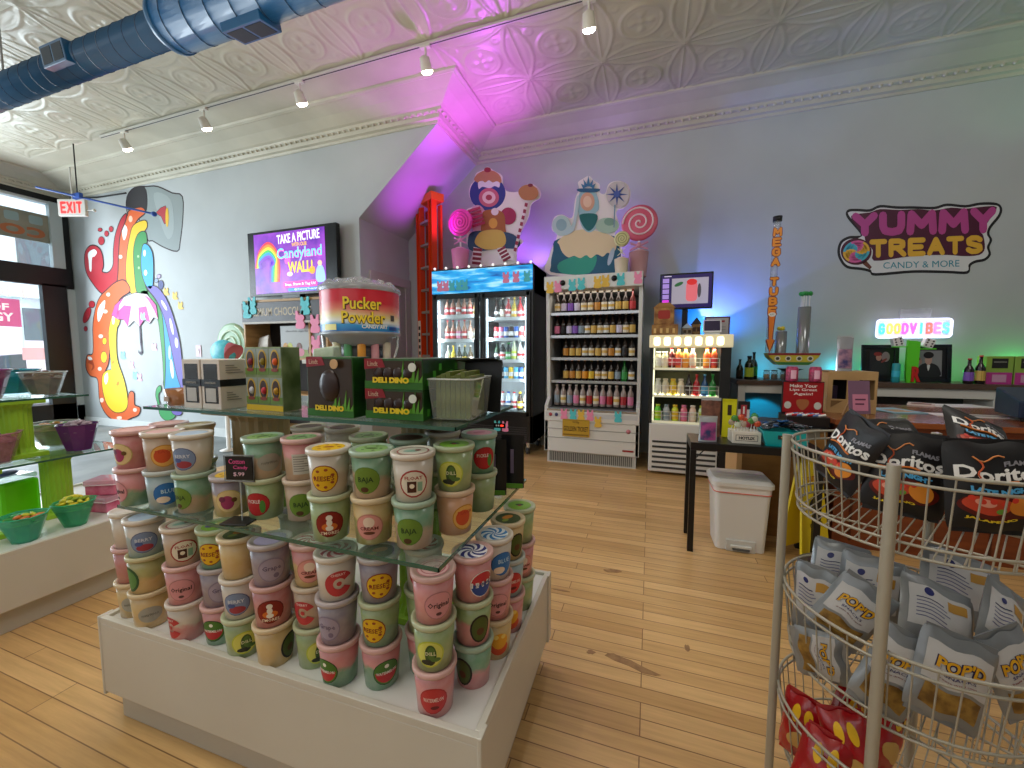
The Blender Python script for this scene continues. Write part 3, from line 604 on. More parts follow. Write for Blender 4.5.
SN = {'gold': 'gold sticker', 'baja': 'olive sticker', 'float': 'brown drink sticker', 'pickle': 'lime figure sticker', 'watermelon': 'watermelon sticker', 'smores': 'dark red sticker', 'donut': 'red ring sticker', 'mauve': 'mauve sticker', 'rose': 'pink script sticker', 'avocado': 'dark oval sticker', 'orange': 'orange sticker', 'redpickle': 'red pickle sticker', 'bluewave': 'blue sticker', 'berry': 'blue berry sticker', 'cola': 'red and blue sticker', 'cream': 'pink cream sticker', 'bear': 'orange shape sticker', 'red': 'red round sticker', 'fruit': 'purple fruit sticker', 'orangefruit': 'orange fruit sticker', 'grey': 'grey sticker', 'leaf': 'green leaf sticker', 'white': 'white nutrition label', '-': 'plain wall'}
def stack(x, y, z, codes, where, group):
    y0 = y - .045; d = math.hypot(x, y0); x += .041 * x / d; y = y0 + .041 * y0 / d; x = max(x, -1.718) if z < .5 else x
    n = len(codes)
    for i, c in enumerate(codes):      # top first
        p = c.split(); cn = CN[p[0][0]] + ('' if len(p[0]) == 1 else ' and ' + CN[p[0][1]]); lv = ['top', 'middle', 'bottom'] if n == 3 else ['upper', 'lower'] if n == 2 else ['single']
        tub(x, y, z + (n - 1 - i) * (TH_ - .0025), c, '%s %s tub, %s, %s' % (lv[i], cn, SN[p[1] if len(p) > 1 else '-'], where), group)
G1 = 'tubs stacked three high on the plinth'
ORD = ['first', 'second', 'third', 'fourth', 'fifth', 'sixth', 'seventh', 'eighth', 'ninth', 'tenth', 'eleventh', 'twelfth', 'thirteenth', 'fourteenth', 'fifteenth', 'sixteenth', 'seventeenth', 'eighteenth', 'nineteenth', 'twentieth']
low = [(-1.70, .885, ['w - 0 -', 'k - 0 -', 'y grey -.3']), (-1.563, .862, ['ws berry -.15 sky', 'vy leaf -.95', 'y grey -.1']), (-1.47, .955, ['s bluewave -.1 -', 'tg orangefruit 0', 'y - 0']),
       (-1.38, .862, ['e float 0 float', 'p rose -.3', 'wp donut -.9 pink']), (-1.262, .888, ['gt gold -.5 mix', 'l mauve 0', 'pt watermelon -.6']), (-1.141, .868, ['y - 0 dark', 'w berry -.35', 'g pickle 0 lime']),
       (-1.02, .870, ['l mauve 0 lilac', 'k smores -.2', 'y avocado .75']), (-.905, .905, ['py cream -.15 swirlred', 'e donut -.6', 'g pickle .2 -']), (-.789, .875, ['w donut .1 swirlred', 'l mauve -.6', 'pt watermelon -.75 yellow']),
       (-.674, .905, ['l gold 0 dark', 'gt gold -.45', 'pt watermelon .25']), (-.585, .985, ['w red -.2 swirlred', 'g avocado 0', 'pt grey 0']), (-.492, .877, ['p rose .25 pinkring', 'g pickle -.25 lime', 'p red -.1']),
       (-.437, .988, ['p cola .55 swirlnavy', 'gp avocado .4', 'tp avocado -.6']), (-.420, 1.105, ['w bluewave .5 swirlblue', 'p rose .2', 'y bear .3 rose']), (-.420, 1.225, ['y avocado .6 dark', 's red .3', 'p bear .2']), (-.420, 1.345, ['g - 0 lime', 'p cream .3', 'g - 0'])]
wh = ['%s stack from the left' % ORD[i] for i in range(11)] + ['stack at the front right corner'] + ['%s stack behind the front right corner' % ORD[i] for i in range(4)]
for (x, y, c), w_ in zip(low, wh): stack(x, y, ZB, c, w_ + ', plinth', G1)
for i, x in enumerate((-1.13, -1.0, -.87)): stack(x, 1.06, ZB, ['w - 0 lilac', 'g - 0 -', 'p - 0 -'], '%s hidden row stack, plinth' % ORD[i], G1) if i < 2 else None
G2 = 'tubs on the lower glass shelf'
mid = [(-1.60, .868, ['k fruit -.75 rose', 'pt rose -.95'], 'leftmost stack'), (-1.475, .880, ['e orangefruit 0 rose', 's bluewave 0 -'], 'second front stack'), (-1.352, .888, ['w berry -.55 sky', 'te baja -.8'], 'third front stack'),
       (-1.213, .905, ['ly fruit -.2 yellow'], 'beside the price sign'), (-1.094, .922, ['te grey .3 green', 'g redpickle -.5'], 'behind the price sign'), (-.975, .952, ['pe white 0 green', 'e baja -.2'], 'fifth front stack'),
       (-.798, .872, ['w gold -.3 yellow', 'g smores -.1 rose'], 'sixth front stack'), (-.679, .895, ['te baja -.35 green', 'yv cream -.25'], 'seventh front stack'), (-.561, .905, ['w float 0 float', 'te baja -.3'], 'eighth front stack'),
       (-.500, 1.012, ['g pickle -.25 lime', 'o orangefruit .55'], 'right end front stack'), (-.500, 1.182, ['t redpickle .35 pink', 'g - 0 -'], 'right end rear stack'),
       (-1.625, .985, ['k - 0 rose', 'e - 0'], 'stack behind the leftmost'), (-1.50, .995, ['y - 0 -', 'te - 0'], 'stack behind second front'),
       (-.80, 1.035, ['g - 0 green', 'w - 0'], 'second row stack by right column'), (-.665, 1.045, ['t - 0 brown', 'g - 0'], 'second row middle stack'), (-.62, 1.165, ['w - 0 brown', 'g - 0'], 'second row right stack'),
       (-1.10, 1.10, ['w - 0 brown', 'w - 0'], 'rear stack behind price sign'), (-.975, 1.12, ['w - 0 brown', 'w - 0'], 'rear stack right of price sign')]
for x, y, c, w_ in mid: stack(x, y, ZM2 + .0005, c, w_ + ', lower glass', G2)
# price sign on a stand
p = at(252, 524, Z=ZM2); r = thing('price_sign', 'small black price sign with pink handwriting on a stand among tubs', 'sign', (-1.145, .838, ZM2 + .001), .25)
MB().box(-.05, .035, -.03, .03, 0, .006, M('26282A', .3)).obj('base', r, .002)
MB().tube([(0, 0, .006), (0, 0, .15)], .002, glassm('DDE8EC', .4)).obj('stem', r)
m = MB().box(-.042, .042, -.003, .003, .13, .20, M('141416', .3)); text(m, 'Cotton', .05, .014, M('E85A9A', .5), c=(-.005, .186), d0=.0035); text(m, 'Candy', .045, .013, M('E85A9A', .5), c=(.006, .167), d0=.0035); text(m, '$.99', .034, .013, M('E8C0D0', .5), c=(.0, .147), d0=.0035); m.obj('panel', r)
MB().tube([(-.046, -.002, .126), (.046, -.002, .126), (.046, -.002, .204), (-.046, -.002, .204)], .0025, M('8A8C8E', .3), closed=True).obj('frame', r)
for i, (x, y) in enumerate(((-.515, 1.305), (-.478, 1.395))):
    r = thing('pouch', 'tall black pouch with a green foot on the lower glass, %s one' % ('front', 'rear')[i], 'pouch', (x, y, ZM2 + .0005), .2, 'black pouches')
    MB().grid(lambda a, b: ((a - .5) * .085, -.012 * math.sin(PI * a) * (1.2 - b), b * .2), 6, 6, M('17161A', .3)).grid(lambda a, b: ((.5 - a) * .085, .012 * math.sin(PI * a) * (1.2 - b), b * .2), 6, 6, M('17161A', .3)).obj('bag', r)
    m = MB().box(-.04, .04, -.0165, -.0135, .003, .02, M('6FA83A', .4)).box(-.006, .006, -.0160, -.0140, .06, .15, M('7A6A88', .4)); m.obj('print', r)
# ---------------- bottles and cans ----------------
def bottle_parts(t, kind, h, r, glass, lab, cap, lab2=None):
    """long-neck glass bottle: body, label, cap"""
    def b():
        if kind == 'can': return MB().lathe([(r * .78, 0), (r, .008), (r, h - .012), (r * .8, h), (0, h - .002)], [lab, lab, lab, CHROME], 14).mesh('body')
        if kind == 'wide': return MB().lathe([(r * .9, 0), (r, .006), (r, h * .62), (r * .8, h * .72), (r * .45, h * .80), (r * .42, h * .93), (0, h * .93)], glass, 14).mesh('body')
        if kind == 'squat': return MB().lathe([(r * .9, 0), (r, .006), (r, h * .70), (r * .7, h * .84), (r * .6, h * .9), (0, h * .9)], glass, 14).mesh('body')
        return MB().lathe([(r * .92, 0), (r, .006), (r, h * .52), (r * .75, h * .63), (r * .36, h * .74), (r * .33, h * .95), (0, h * .95)], glass, 14).mesh('body')
    add('body', tub_mesh(('bt', kind, h, r, glass.name, lab.name if kind == 'can' else ''), b), t)
    if kind != 'can':
        a0, a1 = {'long': (.12, .46), 'wide': (.12, .5), 'squat': (.12, .62)}[kind]
        def l():
            m = MB().lathe([(r * 1.015, h * a0), (r * 1.015, h * a1)], lab, 16, cap=False)
            if lab2: m.lathe([(r * 1.03, h * (a0 + (a1 - a0) * .35)), (r * 1.03, h * (a0 + (a1 - a0) * .7))], lab2, 16, cap=False)
            return m.mesh('label')
        add('label', tub_mesh(('bl', kind, h, r, lab.name, lab2.name if lab2 else ''), l), t)
        cr, c0 = {'long': (r * .42, .94), 'wide': (r * .52, .92), 'squat': (r * .74, .89)}[kind]
        add('cap', tub_mesh(('bc', kind, h, r, cap.name), lambda: MB().lathe([(cr, h * c0), (cr, h), (0, h)], cap, 12).mesh('cap')), t)
    else:
        def l(): return MB().lathe([(r * 1.01, h * .3), (r * 1.01, h * .62)], lab2 or lab, 14, cap=False).mesh('print')
        add('print', tub_mesh(('cp', h, r, (lab2 or lab).name), l), t)
def bottle(kind, loc, h, r, gh, lh, ch, label, group, lh2=None, parent_shift=None, emit=0):
    t = thing('bottle' if kind != 'can' else 'drink_can', label, 'bottle' if kind != 'can' else 'can', loc, 0, group)
    bottle_parts(t, kind, h, r, M(gh, .15, coat=.3), M(lh, .45), M(ch, .35), M(lh2, .45) if lh2 else None); return t
CNAME = {'E8DCC8': 'cream', 'C8343A': 'red', 'E8C23A': 'yellow', '2B5FB0': 'blue', 'E6E6E6': 'white', 'E89A2E': 'orange', '3B9A4A': 'green', '8A5BC0': 'violet', 'D9D0E8': 'pale lilac', 'C98A3A': 'amber', '3A2A22': 'dark brown', 'E27FA8': 'pink', 'B9D13A': 'lime', 'B0202A': 'crimson', '5FB4E0': 'sky blue', 'D8B25A': 'gold', '8FA0B0': 'grey', '1C1C20': 'black'}
SH = ['top', 'second', 'third', 'fourth', 'fifth']
# bunny or bear shaped pastel cut-outs
PASTEL = {'pink': 'EE8FB4', 'aqua': '55C6CF', 'yellow': 'E2B94A', 'lilac': 'A9A0D8'}
def cutout(name_col, loc, rz, h, label, group):
    o = MB().prism(smooth([(-.28, 0), (-.30, .25), (-.22, .42), (-.33, .55), (-.30, .72), (-.30, .98), (-.15, .98), (-.08, .78), (.08, .78), (.16, 1.0), (.30, .98), (.28, .72), (.33, .55), (.22, .42), (.34, .25), (.28, 0)], 3), .05, M(PASTEL[name_col], .55), T=Matrix.Scale(h, 4)).obj('paper_cutout')
    o.location = loc; o.rotation_euler = (0, 0, rz); tag(o, label, 'decoration', group); return o
# ---------------- black two door drinks fridge ----------------
FX0, FX1, FY0, FY1 = -2.76, -1.36, 4.75, 5.38
FW, FD, FH = 1.40, .63, 2.37
BK = M('121214', .3, coat=.2)
F = thing('display_fridge', 'tall black two door glass fridge with a lit blue banner', 'fridge', (-2.06, FY0, 0))
h2 = FW / 2
MB().box(-h2, -h2 + .04, 0.0, FD, .16, FH, BK).box(h2 - .04, h2, 0.0, FD, .16, FH, BK).box(-h2, h2, FD - .03, FD, .16, FH, BK).box(-h2, h2, 0, FD, FH - .05, FH, BK).box(-h2, h2, 0, FD, .16, .50, BK).box(-h2, h2, .03, FD, 2.02, FH - .04, BK).box(-.03, .03, .05, FD, .4, 2.05, BK).obj('cabinet', F, .004)
INN = M('CBD3D6', .5)
MB().box(-h2 + .04, h2 - .04, FD - .045, FD - .03, .42, 2.02, INN).box(-h2 + .04, -h2 + .05, .06, FD - .04, .42, 2.02, INN).box(h2 - .05, h2 - .04, .06, FD - .04, .42, 2.02, INN).box(-h2 + .05, h2 - .05, .06, FD - .04, .505, .519, INN).obj('liner', F)
def banner_mat():
    m = bpy.data.materials.new('m_banner'); m.use_nodes = True; N, L = nodes(m); b = N['Principled BSDF']
    tc = N.new('ShaderNodeTexCoord'); mp = N.new('ShaderNodeMapping'); mp.inputs['Scale'].default_value = (1.2, 1, 7); n = N.new('ShaderNodeTexNoise'); n.inputs['Scale'].default_value = 2.2; n.inputs['Detail'].default_value = 6
    r = N.new('ShaderNodeValToRGB'); e = r.color_ramp.elements; e[0].position = .3; e[0].color = hexc('0B4E9C'); e[1].position = .72; e[1].color = hexc('BFEFFF'); k = e.new(.5); k.color = hexc('1FA0E0')
    L.new(tc.outputs['Object'], mp.inputs[0]); L.new(mp.outputs[0], n.inputs[0]); L.new(n.outputs[0], r.inputs[0]); L.new(r.outputs[0], b.inputs['Base Color']); L.new(r.outputs[0], b.inputs['Emission Color']); b.inputs['Emission Strength'].default_value = .75; return m
MB().box(-h2 + .01, h2 - .01, -.012, .002, 2.06, FH - .015, banner_mat()).obj('lit_banner', F)
LED = M('DFF2FF', .3, emit=3.2); SHM = M('D5DADC', .35)
ZS = {'left': [.52, .78, 1.113, 1.452, 1.769], 'right': [.55, .941, 1.185, 1.46, 1.72]}
for s_, x0, x1 in (('left', -h2 + .04, -.03), ('right', .03, h2 - .04)):
    d = MB(); fw = .045
    d.box(x0 - .01, x0 + fw, -.03, 0, .5, 2.04, BK).box(x1 - fw, x1 + .01, -.03, 0, .5, 2.04, BK).box(x0, x1, -.03, 0, .5, .55, BK).box(x0, x1, -.03, 0, 1.985, 2.04, BK)
    do = d.obj('door', F, .003)
    MB().box(x0 + fw, x1 - fw, -.018, -.012, .55, 1.985, glassm('E8F6FA', .03)).obj('pane', do)
    hx = x1 - .03 if s_ == 'left' else x0 + .03
    MB().tube([(hx, -.03, .95), (hx, -.06, .97), (hx, -.06, 1.45), (hx, -.03, 1.47)], .009, M('2A2A2C', .3)).obj('handle', do)
    lx = x0 + fw + .012 if s_ == 'left' else x0 + fw + .012
    MB().box(lx - .008, lx + .008, .01, .02, .56, 1.97, LED).obj('led_strip', F)
    if s_ == 'right': MB().box(x1 - fw - .02, x1 - fw - .006, .01, .02, .56, 1.97, LED).obj('led_strip', F)
    for z in ZS[s_][1:]: MB().box(x0 + .015, x1 - .015, .06, FD - .05, z - .012, z, SHM).box(x0 + .015, x1 - .015, .05, .062, z - .02, z + .022, M('E4EEF2', .3)).obj('shelf', F)
g = MB()
for k in range(7): g.box(-h2 + .08, h2 - .08, -.006, .004, .17 + k * .028, .185 + k * .028, M('2C2C30', .35))
g.obj('grille', F)
MB().box(.18, .34, -.012, 0, .33, .39, M('0C0C0E', .2)).box(.21, .225, -.014, -.011, .35, .37, M('D0D0D0', .3)).box(.24, .255, -.014, -.011, .35, .37, M('D0D0D0', .3)).box(.275, .31, -.014, -.011, .352, .37, M('FF3020', .3, emit=3)).obj('control_panel', F)
for x in (-h2 + .08, h2 - .08):
    for y in (.07, FD - .07):
        MB().lathe([(0, -.018), (.045, -.018), (.045, .018), (0, .018)], M('3A3A3C', .5), 16, T=Matrix.Translation((x, y, .0465)) @ Matrix.Rotation(PI / 2, 4, 'Y')).box(x - .02, x + .02, y - .02, y + .02, .08, .16, CHROME).obj('castor', F)
def inpos(lx, ly, z): return (-2.06 + lx, FY0 + ly, z)
for fx, ax in ((-.63, -.3), (-.06, -.4), (.10, .4), (.62, .3)): light('fridge_tube', 'AREA', inpos(fx, .035, 1.28), 7, (.85, .95, 1), .04, inpos(ax, .5, 1.28), sy=1.4)
LP = ['C8343A', 'E8C23A', 'E6E6E6', 'B0202A', '2B5FB0', '3B9A4A', 'E89A2E', '5FB4E0', 'B9D13A']
plan = {('left', 4): [('long', 'B58A78', c) for c in ('C8343A', 'C8343A', 'E6E6E6', 'C8343A', 'B0202A', 'D8B25A')], ('left', 3): [('long', 'A07A68', c) for c in ('B0202A', 'C8343A', 'E27FA8', 'B0202A', 'E8DCC8', 'E8DCC8')],
        ('left', 2): [('long', 'C9D0C8', 'E6E6E6'), ('long', 'E8D23A', 'E8C23A'), ('long', '3A3A22', 'E8DCC8'), ('long', '2A3A22', 'E8C23A'), ('long', '5A4A32', 'E8DCC8'), ('long', 'A9B8A8', 'E6E6E6')], ('left', 1): [('long', 'B0B8B8', c) for c in ('E6E6E6', 'E8C23A', 'B9D13A', 'C8343A', 'E6E6E6')], ('left', 0): [('can', '8FA0B0', c) for c in ('2B5FB0', 'C8343A', 'E6E6E6', '3B9A4A', 'E89A2E')],
        ('right', 4): [('long', '2A1C18', '1C1C20'), ('long', '2A1C18', 'E8DCC8'), ('long', 'B0202A', 'E6E6E6'), ('long', 'C9B83A', 'E8C23A'), ('long', 'B0202A', 'C8343A'), ('long', 'C8C0B8', 'C8343A')], ('right', 3): [('can', '', c) for c in ('C8343A', 'E27FA8', '2B5FB0', '1C1C20', '2B5FB0', 'E6E6E6', 'C8343A')],
        ('right', 2): [('wide', '24402A', '1C1C20'), ('wide', '1C2022', 'E6E6E6'), ('wide', '22282A', '3B9A4A'), ('long', 'C8D0B0', 'B9D13A'), ('long', 'D8DCD8', 'E6E6E6'), ('long', 'B8C8C8', 'E6E6E6')], ('right', 1): [('can', '', c) for c in ('8FA0B0', '1C1C20', '5FB4E0', 'E8C23A', '5FB4E0', '2B5FB0', 'D8B25A')],
        ('right', 0): [('wide', 'CFDDE4', '5FB4E0'), ('wide', 'CFDDE4', 'C8343A'), ('wide', 'CFDDE4', '2B5FB0'), ('wide', 'CFDDE4', 'C8343A'), ('wide', '3A2A22', 'E8C23A'), ('wide', 'E8DCC8', '3A2A22')]}
seen = {}
for (s_, k), row in plan.items():
    x0, x1 = (-h2 + .11, -.09) if s_ == 'left' else (.13, h2 - .10); n = len(row)
    for i, (kd, gh, lc) in enumerate(row):
        lx = x0 + (x1 - x0) * (i + .5) / n; hh = {'can': .165, 'long': .275, 'wide': .235}[kd]; r = {'can': .034, 'long': .037, 'wide': .038}[kd]
        gname = '%s %s, %s from left, %s shelf, %s door of the black fridge' % (CNAME[lc], 'can' if kd == 'can' else 'labelled bottle', ORD[i], SH[4 - k], s_)
        bottle(kd, inpos(lx, .11 + r, ZS[s_][k] + .0005), hh, r, gh or '888888', lc, lc if kd != 'can' else 'CCCCCC', gname, 'drinks on the %s door shelves of the black fridge' % s_, 'E6E6E6' if lc != 'E6E6E6' else 'C8343A')
for i, (px, c) in enumerate(((440, 'pink'), (446, 'pink'), (452, 'aqua'), (459, 'aqua'), (465, 'aqua'), (506, 'pink'), (516, 'pink'), (527, 'aqua'))):
    p = at(px, 285, Y=FY0 - .012); cutout(c, (p.x, FY0 - .0125, 2.095 + (.06 if i > 4 else 0)), 0, .13, '%s paper bunny, %s from left on the blue fridge banner' % (c, ORD[i]), 'paper bunnies on the blue banner')
for i, (px, c) in enumerate(((497, 'aqua'), (505, 'pink'))): p = at(px, 422, Y=FY0 - .01); cutout(c, (p.x, FY0 - .0015, .29), 0, .13, '%s paper bunny at the foot of the black fridge' % c, 'paper bunnies at the fridge foot')
# ---------------- white open front cooler ----------------
OX, OY, OW, OD, OH = -.625, 4.55, 1.07, .80, 2.16
O = thing('open_cooler', 'white open-front cooler with five shelves of dark soda bottles', 'cooler', (OX, OY, 0)); w_ = OW / 2
CW = M('D9D9D6', .35, coat=.2); CG = M('3A3B3F', .4)
m = MB()
for sx in (-1, 1):
    x = sx * (w_ - .02)
    m.prism([(0, .14), (.78, .14), (.78, OH), (.02, OH), (.04, 2.0), (.12, .75), (0, .68)], .04, CW, lambda a, b, c, x=x: (x - .02 + c, a, b))
m.obj('side_panel', O, .003)
MB().box(-w_ + .04, w_ - .04, .70, .79, .14, OH, CG).obj('back_panel', O)
MB().box(-w_, w_, -.01, .74, 2.0, OH, CW).box(-w_ + .001, w_ - .001, -.06, -.005, 2.0, OH - .01, CW).obj('canopy', O, .006)
MB().box(-w_, w_, 0, .70, .14, .50, CW).box(-w_, w_, -.012, .02, .50, .62, CW).box(-w_ + .01, w_ - .01, .02, .66, .48, .50, CW).obj('base_cabinet', O, .006)
m = MB()
for z in (.30, .405): m.box(-w_ + .01, w_ - .01, -.004, .001, z, z + .006, M('8E8E8C', .5))
m.obj('panel_seams', O)
m = MB().box(-w_ + .03, w_ - .03, .03, .7, 0, .14, M('C9C9C6', .4))
for k in range(44): x = -w_ + .06 + k * (OW - .12) / 44; m.box(x, x + .009, .022, .032, .02, .125, M('5A5A58', .5))
m.obj('kick_grille', O)
zo = [.665, .96, 1.23, 1.49, 1.752]
MB().box(-w_ + .03, w_ - .03, -.012, .02, .62, .642, CHROME).box(-w_ + .04, w_ - .04, .02, .68, .62, .652, M('8A8C90', .3, .6)).obj('deck', O)
for z, d in zip(zo[1:], (.16, .14, .12, .11)):
    MB().box(-w_ + .04, w_ - .04, d, .70, z - .014, z - .002, M('9A9CA0', .3, .5)).box(-w_ + .04, w_ - .04, d - .014, d, z - .026, z + .006, M('C9CCD2', .25, .7)).obj('shelf', O)
MB().box(-w_ + .1, w_ - .1, .20, .23, 1.985, 1.999, M('FFF0D8', .3, emit=.4)).obj('lamp_tube', O)
light('cooler_lamp', 'AREA', (OX, OY + .13, 1.97), .9, (1, .9, .78), .9, (OX, OY + .35, .7), sy=.06)
MB().ball((-.32, -.062, 2.07), .032, M('141416', .2)).obj('knob', O); MB().ball((.24, -.062, 2.09), .032, M('141416', .2)).obj('knob', O)
MB().box(-w_ + .02, w_ - .02, -.0125, -.011, .55, .60, M('C6C8CC', .3)).lathe([(0, 0), (.02, 0), (.02, .003), (0, .003)], M('B8505A', .4), 14, T=Matrix.Translation((-.46, -.014, .575)) @ Matrix.Rotation(PI / 2, 4, 'X')).lathe([(0, 0), (.02, 0), (.02, .003), (0, .003)], M('3A3A6A', .4), 14, T=Matrix.Translation((-.39, -.014, .575)) @ Matrix.Rotation(PI / 2, 4, 'X')).lathe([(0, 0), (.025, 0), (.025, .003), (0, .003)], M('C87A84', .4), 14, T=Matrix.Translation((.42, -.001, .42)) @ Matrix.Rotation(PI / 2, 4, 'X')).obj('badges', O)
MB().box(.36, .48, -.005, 0, .19, .21, M('9A2A2A', .4)).obj('nameplate', O)
rows = {4: ['E8DCC8', 'D9D0E8', '8A5BC0', 'D9D0E8', 'E8DCC8', 'E8DCC8', 'C98A3A', 'E8DCC8', 'E6E6E6', 'D8B25A', 'D8B25A', 'C8343A'],
        3: ['E27FA8', '1C1C20', 'D9D0E8', '8A5BC0', '8FA0B0', 'E6E6E6', 'D8B25A', 'E8DCC8', 'E6E6E6', 'D8B25A', 'D9D0E8', 'E8DCC8', 'D8B25A'],
        2: ['C98A3A', 'D8B25A', 'D8B25A', 'E6E6E6', 'E8DCC8', 'D8B25A', 'E8DCC8', 'C98A3A', 'E6E6E6', '1C1C20', 'E8DCC8'],
        1: ['D8B25A', 'C98A3A', 'D8B25A', 'E89A2E', 'E8C23A', 'E8DCC8', 'E8DCC8', 'D8B25A', '8FA0B0', '3B9A4A', 'E6E6E6'],
        0: ['8FA0B0', 'E8DCC8', '8FA0B0', 'E27FA8', 'E8DCC8', 'B0202A', 'E8DCC8', 'E27FA8', 'B0202A', 'E8DCC8', 'B0202A', 'E27FA8']}
for k, row in rows.items():
    n = len(row); x0 = -w_ + .07 + (0 if n > 11 else .10)
    for i, lc in enumerate(row):
        gh = '24160F' if lc not in ('3B9A4A', 'C8343A') else ('1F6B2A' if lc == '3B9A4A' else '6B1A18')
        if k == 0: gh = '9A8A84'
        d = (.12, .16, .14, .12, .11)[k] + .05
        for q in range(1 if k else 1): bottle('long' if k else 'wide', (OX + x0 + (w_ * 2 - .14 - (x0 + w_ - .07)) * (i + .5) / n, OY + d + .005, zo[k]), .25 if k else .25, .034, gh, lc, lc if k else 'B0A8A0', '%s labelled soda bottle, %s from left, %s shelf of open cooler' % (CNAME[lc], ORD[i], SH[4 - k]), 'soda bottles on the %s shelf of the open cooler' % SH[4 - k], 'D8B25A' if lc in ('E8DCC8', 'E6E6E6') else None)
    for i in range(n):        # the row behind, seen only between the front bottles
        pass
for i, (px, c) in enumerate(((551, 'yellow'), (559, 'pink'), (573, 'aqua'), (582, 'aqua'), (598, 'yellow'), (606, 'yellow'), (621, 'aqua'), (638, 'pink'))):
    p = at(px, 284, Y=OY - .012); cutout(c, (p.x, OY - .0605, 1.965 + .008 * i), 0, .125, '%s paper bunny, %s from the left on the white cooler canopy' % (c, ORD[i]), 'paper bunnies on the cooler canopy')
for i, (px, c) in enumerate(((564, 'pink'), (573, 'aqua'), (581, 'yellow'), (590, 'pink'), (598, 'yellow'), (618, 'aqua'))):
    p = at(px, 418, Y=OY - .014); cutout(c, (p.x, OY - .0135, .525 - (.07 if i == 4 else 0)), 0, .12, '%s paper bunny, %s from the left below the open cooler shelves' % (c, ORD[i]), 'paper bunnies below the cooler shelves')
r = thing('ticket_sign', 'golden ticket sign hanging on the white cooler base', 'sign', (OX - .16, OY - .018, .33))
m = MB().box(-.155, .155, -.004, .004, 0, .20, M('C7A23C', .35, .3)); text(m, 'GOLDEN TICKET', .28, .055, M('3A2A12', .5), c=(0, .09), d0=.0045, bold=.01); text(m, 'Willy', .08, .03, M('3A2A12', .5), c=(0, .165), d0=.0045); m.box(-.145, .145, -.0052, -.004, .188, .191, M('5A4218', .5)).box(-.145, .145, -.0052, -.004, .012, .03, M('8A6A22', .5)).obj('card', r)
# ---------------- small lit merchandiser ----------------
SX, SY, SW, SH_ = .35, 4.45, .68, 1.47
S = thing('small_cooler', 'small white merchandiser with a glowing lit top strip and juice bottles', 'cooler', (SX, SY, 0)); w_ = SW / 2
CB = M('2A2B2C', .35)
MB().box(-w_, w_, 0, .65, .03, .55, M('DCDCDA', .35)).obj('base_cabinet', S, .012)
m = MB()
for k in range(6): m.box(-w_ + .035, w_ - .035, -.004, .002, .07 + k * .055, .092 + k * .055, M('3A3C3E', .5))
m.obj('louvres', S)
MB().box(-w_ - .01, -w_ + .025, .0, .65, .55, 1.36, CB).box(w_ - .025, w_ + .07, .0, .65, .0, 1.36, CB).box(-w_, w_ + .05, .60, .65, .5, 1.36, M('6A6F58', .5)).box(-w_ - .01, w_ + .07, .02, .65, 1.36, SH_, CB).obj('frame', S, .003)
MB().box(-w_ - .02, w_ + .08, -.03, .02, 1.345, 1.475, M('E6D9B0', .4, emit=.35)).obj('header', S, .008)
m = MB()
for k in range(7):
    x = -w_ + .055 + k * .098; m.prism(rrect(x - .03, x + .03, 1.368, 1.452, .02), .006, M('FFF0B8', .3, emit=3.5), d0=.028)
m.obj('lamps', S)
GLW = M('E9E6C8', .4, emit=.25)
zs = [.575, .85, 1.135]
for z in zs:
    mm = MB().box(-w_ + .025, w_ - .025, .03, .60, z - .018, z, M('E6E6D6', .4)).box(-w_ + .025, w_ - .025, .015, .03, z - .022, z + .002, GLW)
    for zz in (.06, .10): mm.tube([(-w_ + .03, .018, z + zz), (w_ - .03, .018, z + zz)], .003, WHITE, 6)
    for k in range(8): x = -w_ + .03 + k * (SW - .06) / 7; mm.tube([(x, .018, z), (x, .018, z + .10)], .003, WHITE, 6)
    mm.obj('wire_shelf', S)
MB().box(-w_ + .025, -w_ + .04, .02, .03, .56, 1.34, M('E8E6C0', .3, emit=1.5)).obj('side_lamp', S)
light('merchandiser_lamp', 'AREA', (SX, SY + .08, 1.34), 6, (1, .95, .7), .6, (SX, SY + .3, .6), sy=.08)
light('merchandiser_lamp', 'AREA', (SX, SY + .08, .87), 2.5, (1, .95, .7), .6, (SX, SY + .3, .3), sy=.08)
srow = {2: [('squat', 'E6E2C8', 'E6E6E6'), ('squat', 'E8E0B0', 'E8DCC8'), ('wide', '5A1A1A', 'C8343A'), ('wide', 'E07A3A', 'C8343A'), ('wide', 'E89A4A', 'E89A2E'), ('wide', 'E8A08A', 'E8DCC8'), None, ('wide', 'D85A2A', 'E89A2E'), ('wide', 'D85A2A', 'C8343A')],
        1: [('squat', 'D8DCD0', 'E6E6E6'), ('squat', 'E8E0C0', 'E8DCC8'), ('squat', 'D8C23A', 'E8C23A'), ('squat', 'E8D8B8', 'E8DCC8'), ('long', '241414', '3A2A22'), ('long', 'B01820', 'C8343A'), ('long', '1A4A7A', '5FB4E0'), ('long', '1F7A2A', '3B9A4A')],
        0: [('squat', '6FD84A', 'B9D13A'), ('squat', 'B8BEC8', '8FA0B0'), ('squat', 'D8E03A', 'E8C23A'), ('squat', 'E87A8A', 'E27FA8'), ('squat', 'E8C8B0', 'E8DCC8'), ('squat', 'C8E0B0', 'B9D13A'), ('squat', 'E8E0B0', 'E6E6E6')]}
for k, row in srow.items():
    n = len(row)
    for i, q in enumerate(row):
        if q: bottle(q[0], (SX - w_ + .04 + (SW - .08) * (i + .5) / n, SY + .075, zs[k] + .0005), {'squat': .17, 'wide': .215, 'long': .22}[q[0]], .0335, q[1], q[2], q[2], '%s juice bottle, %s from left, %s shelf of small lit merchandiser' % (CNAME[q[2]], ORD[i], SH[2 - k]), 'bottles in the small lit merchandiser')
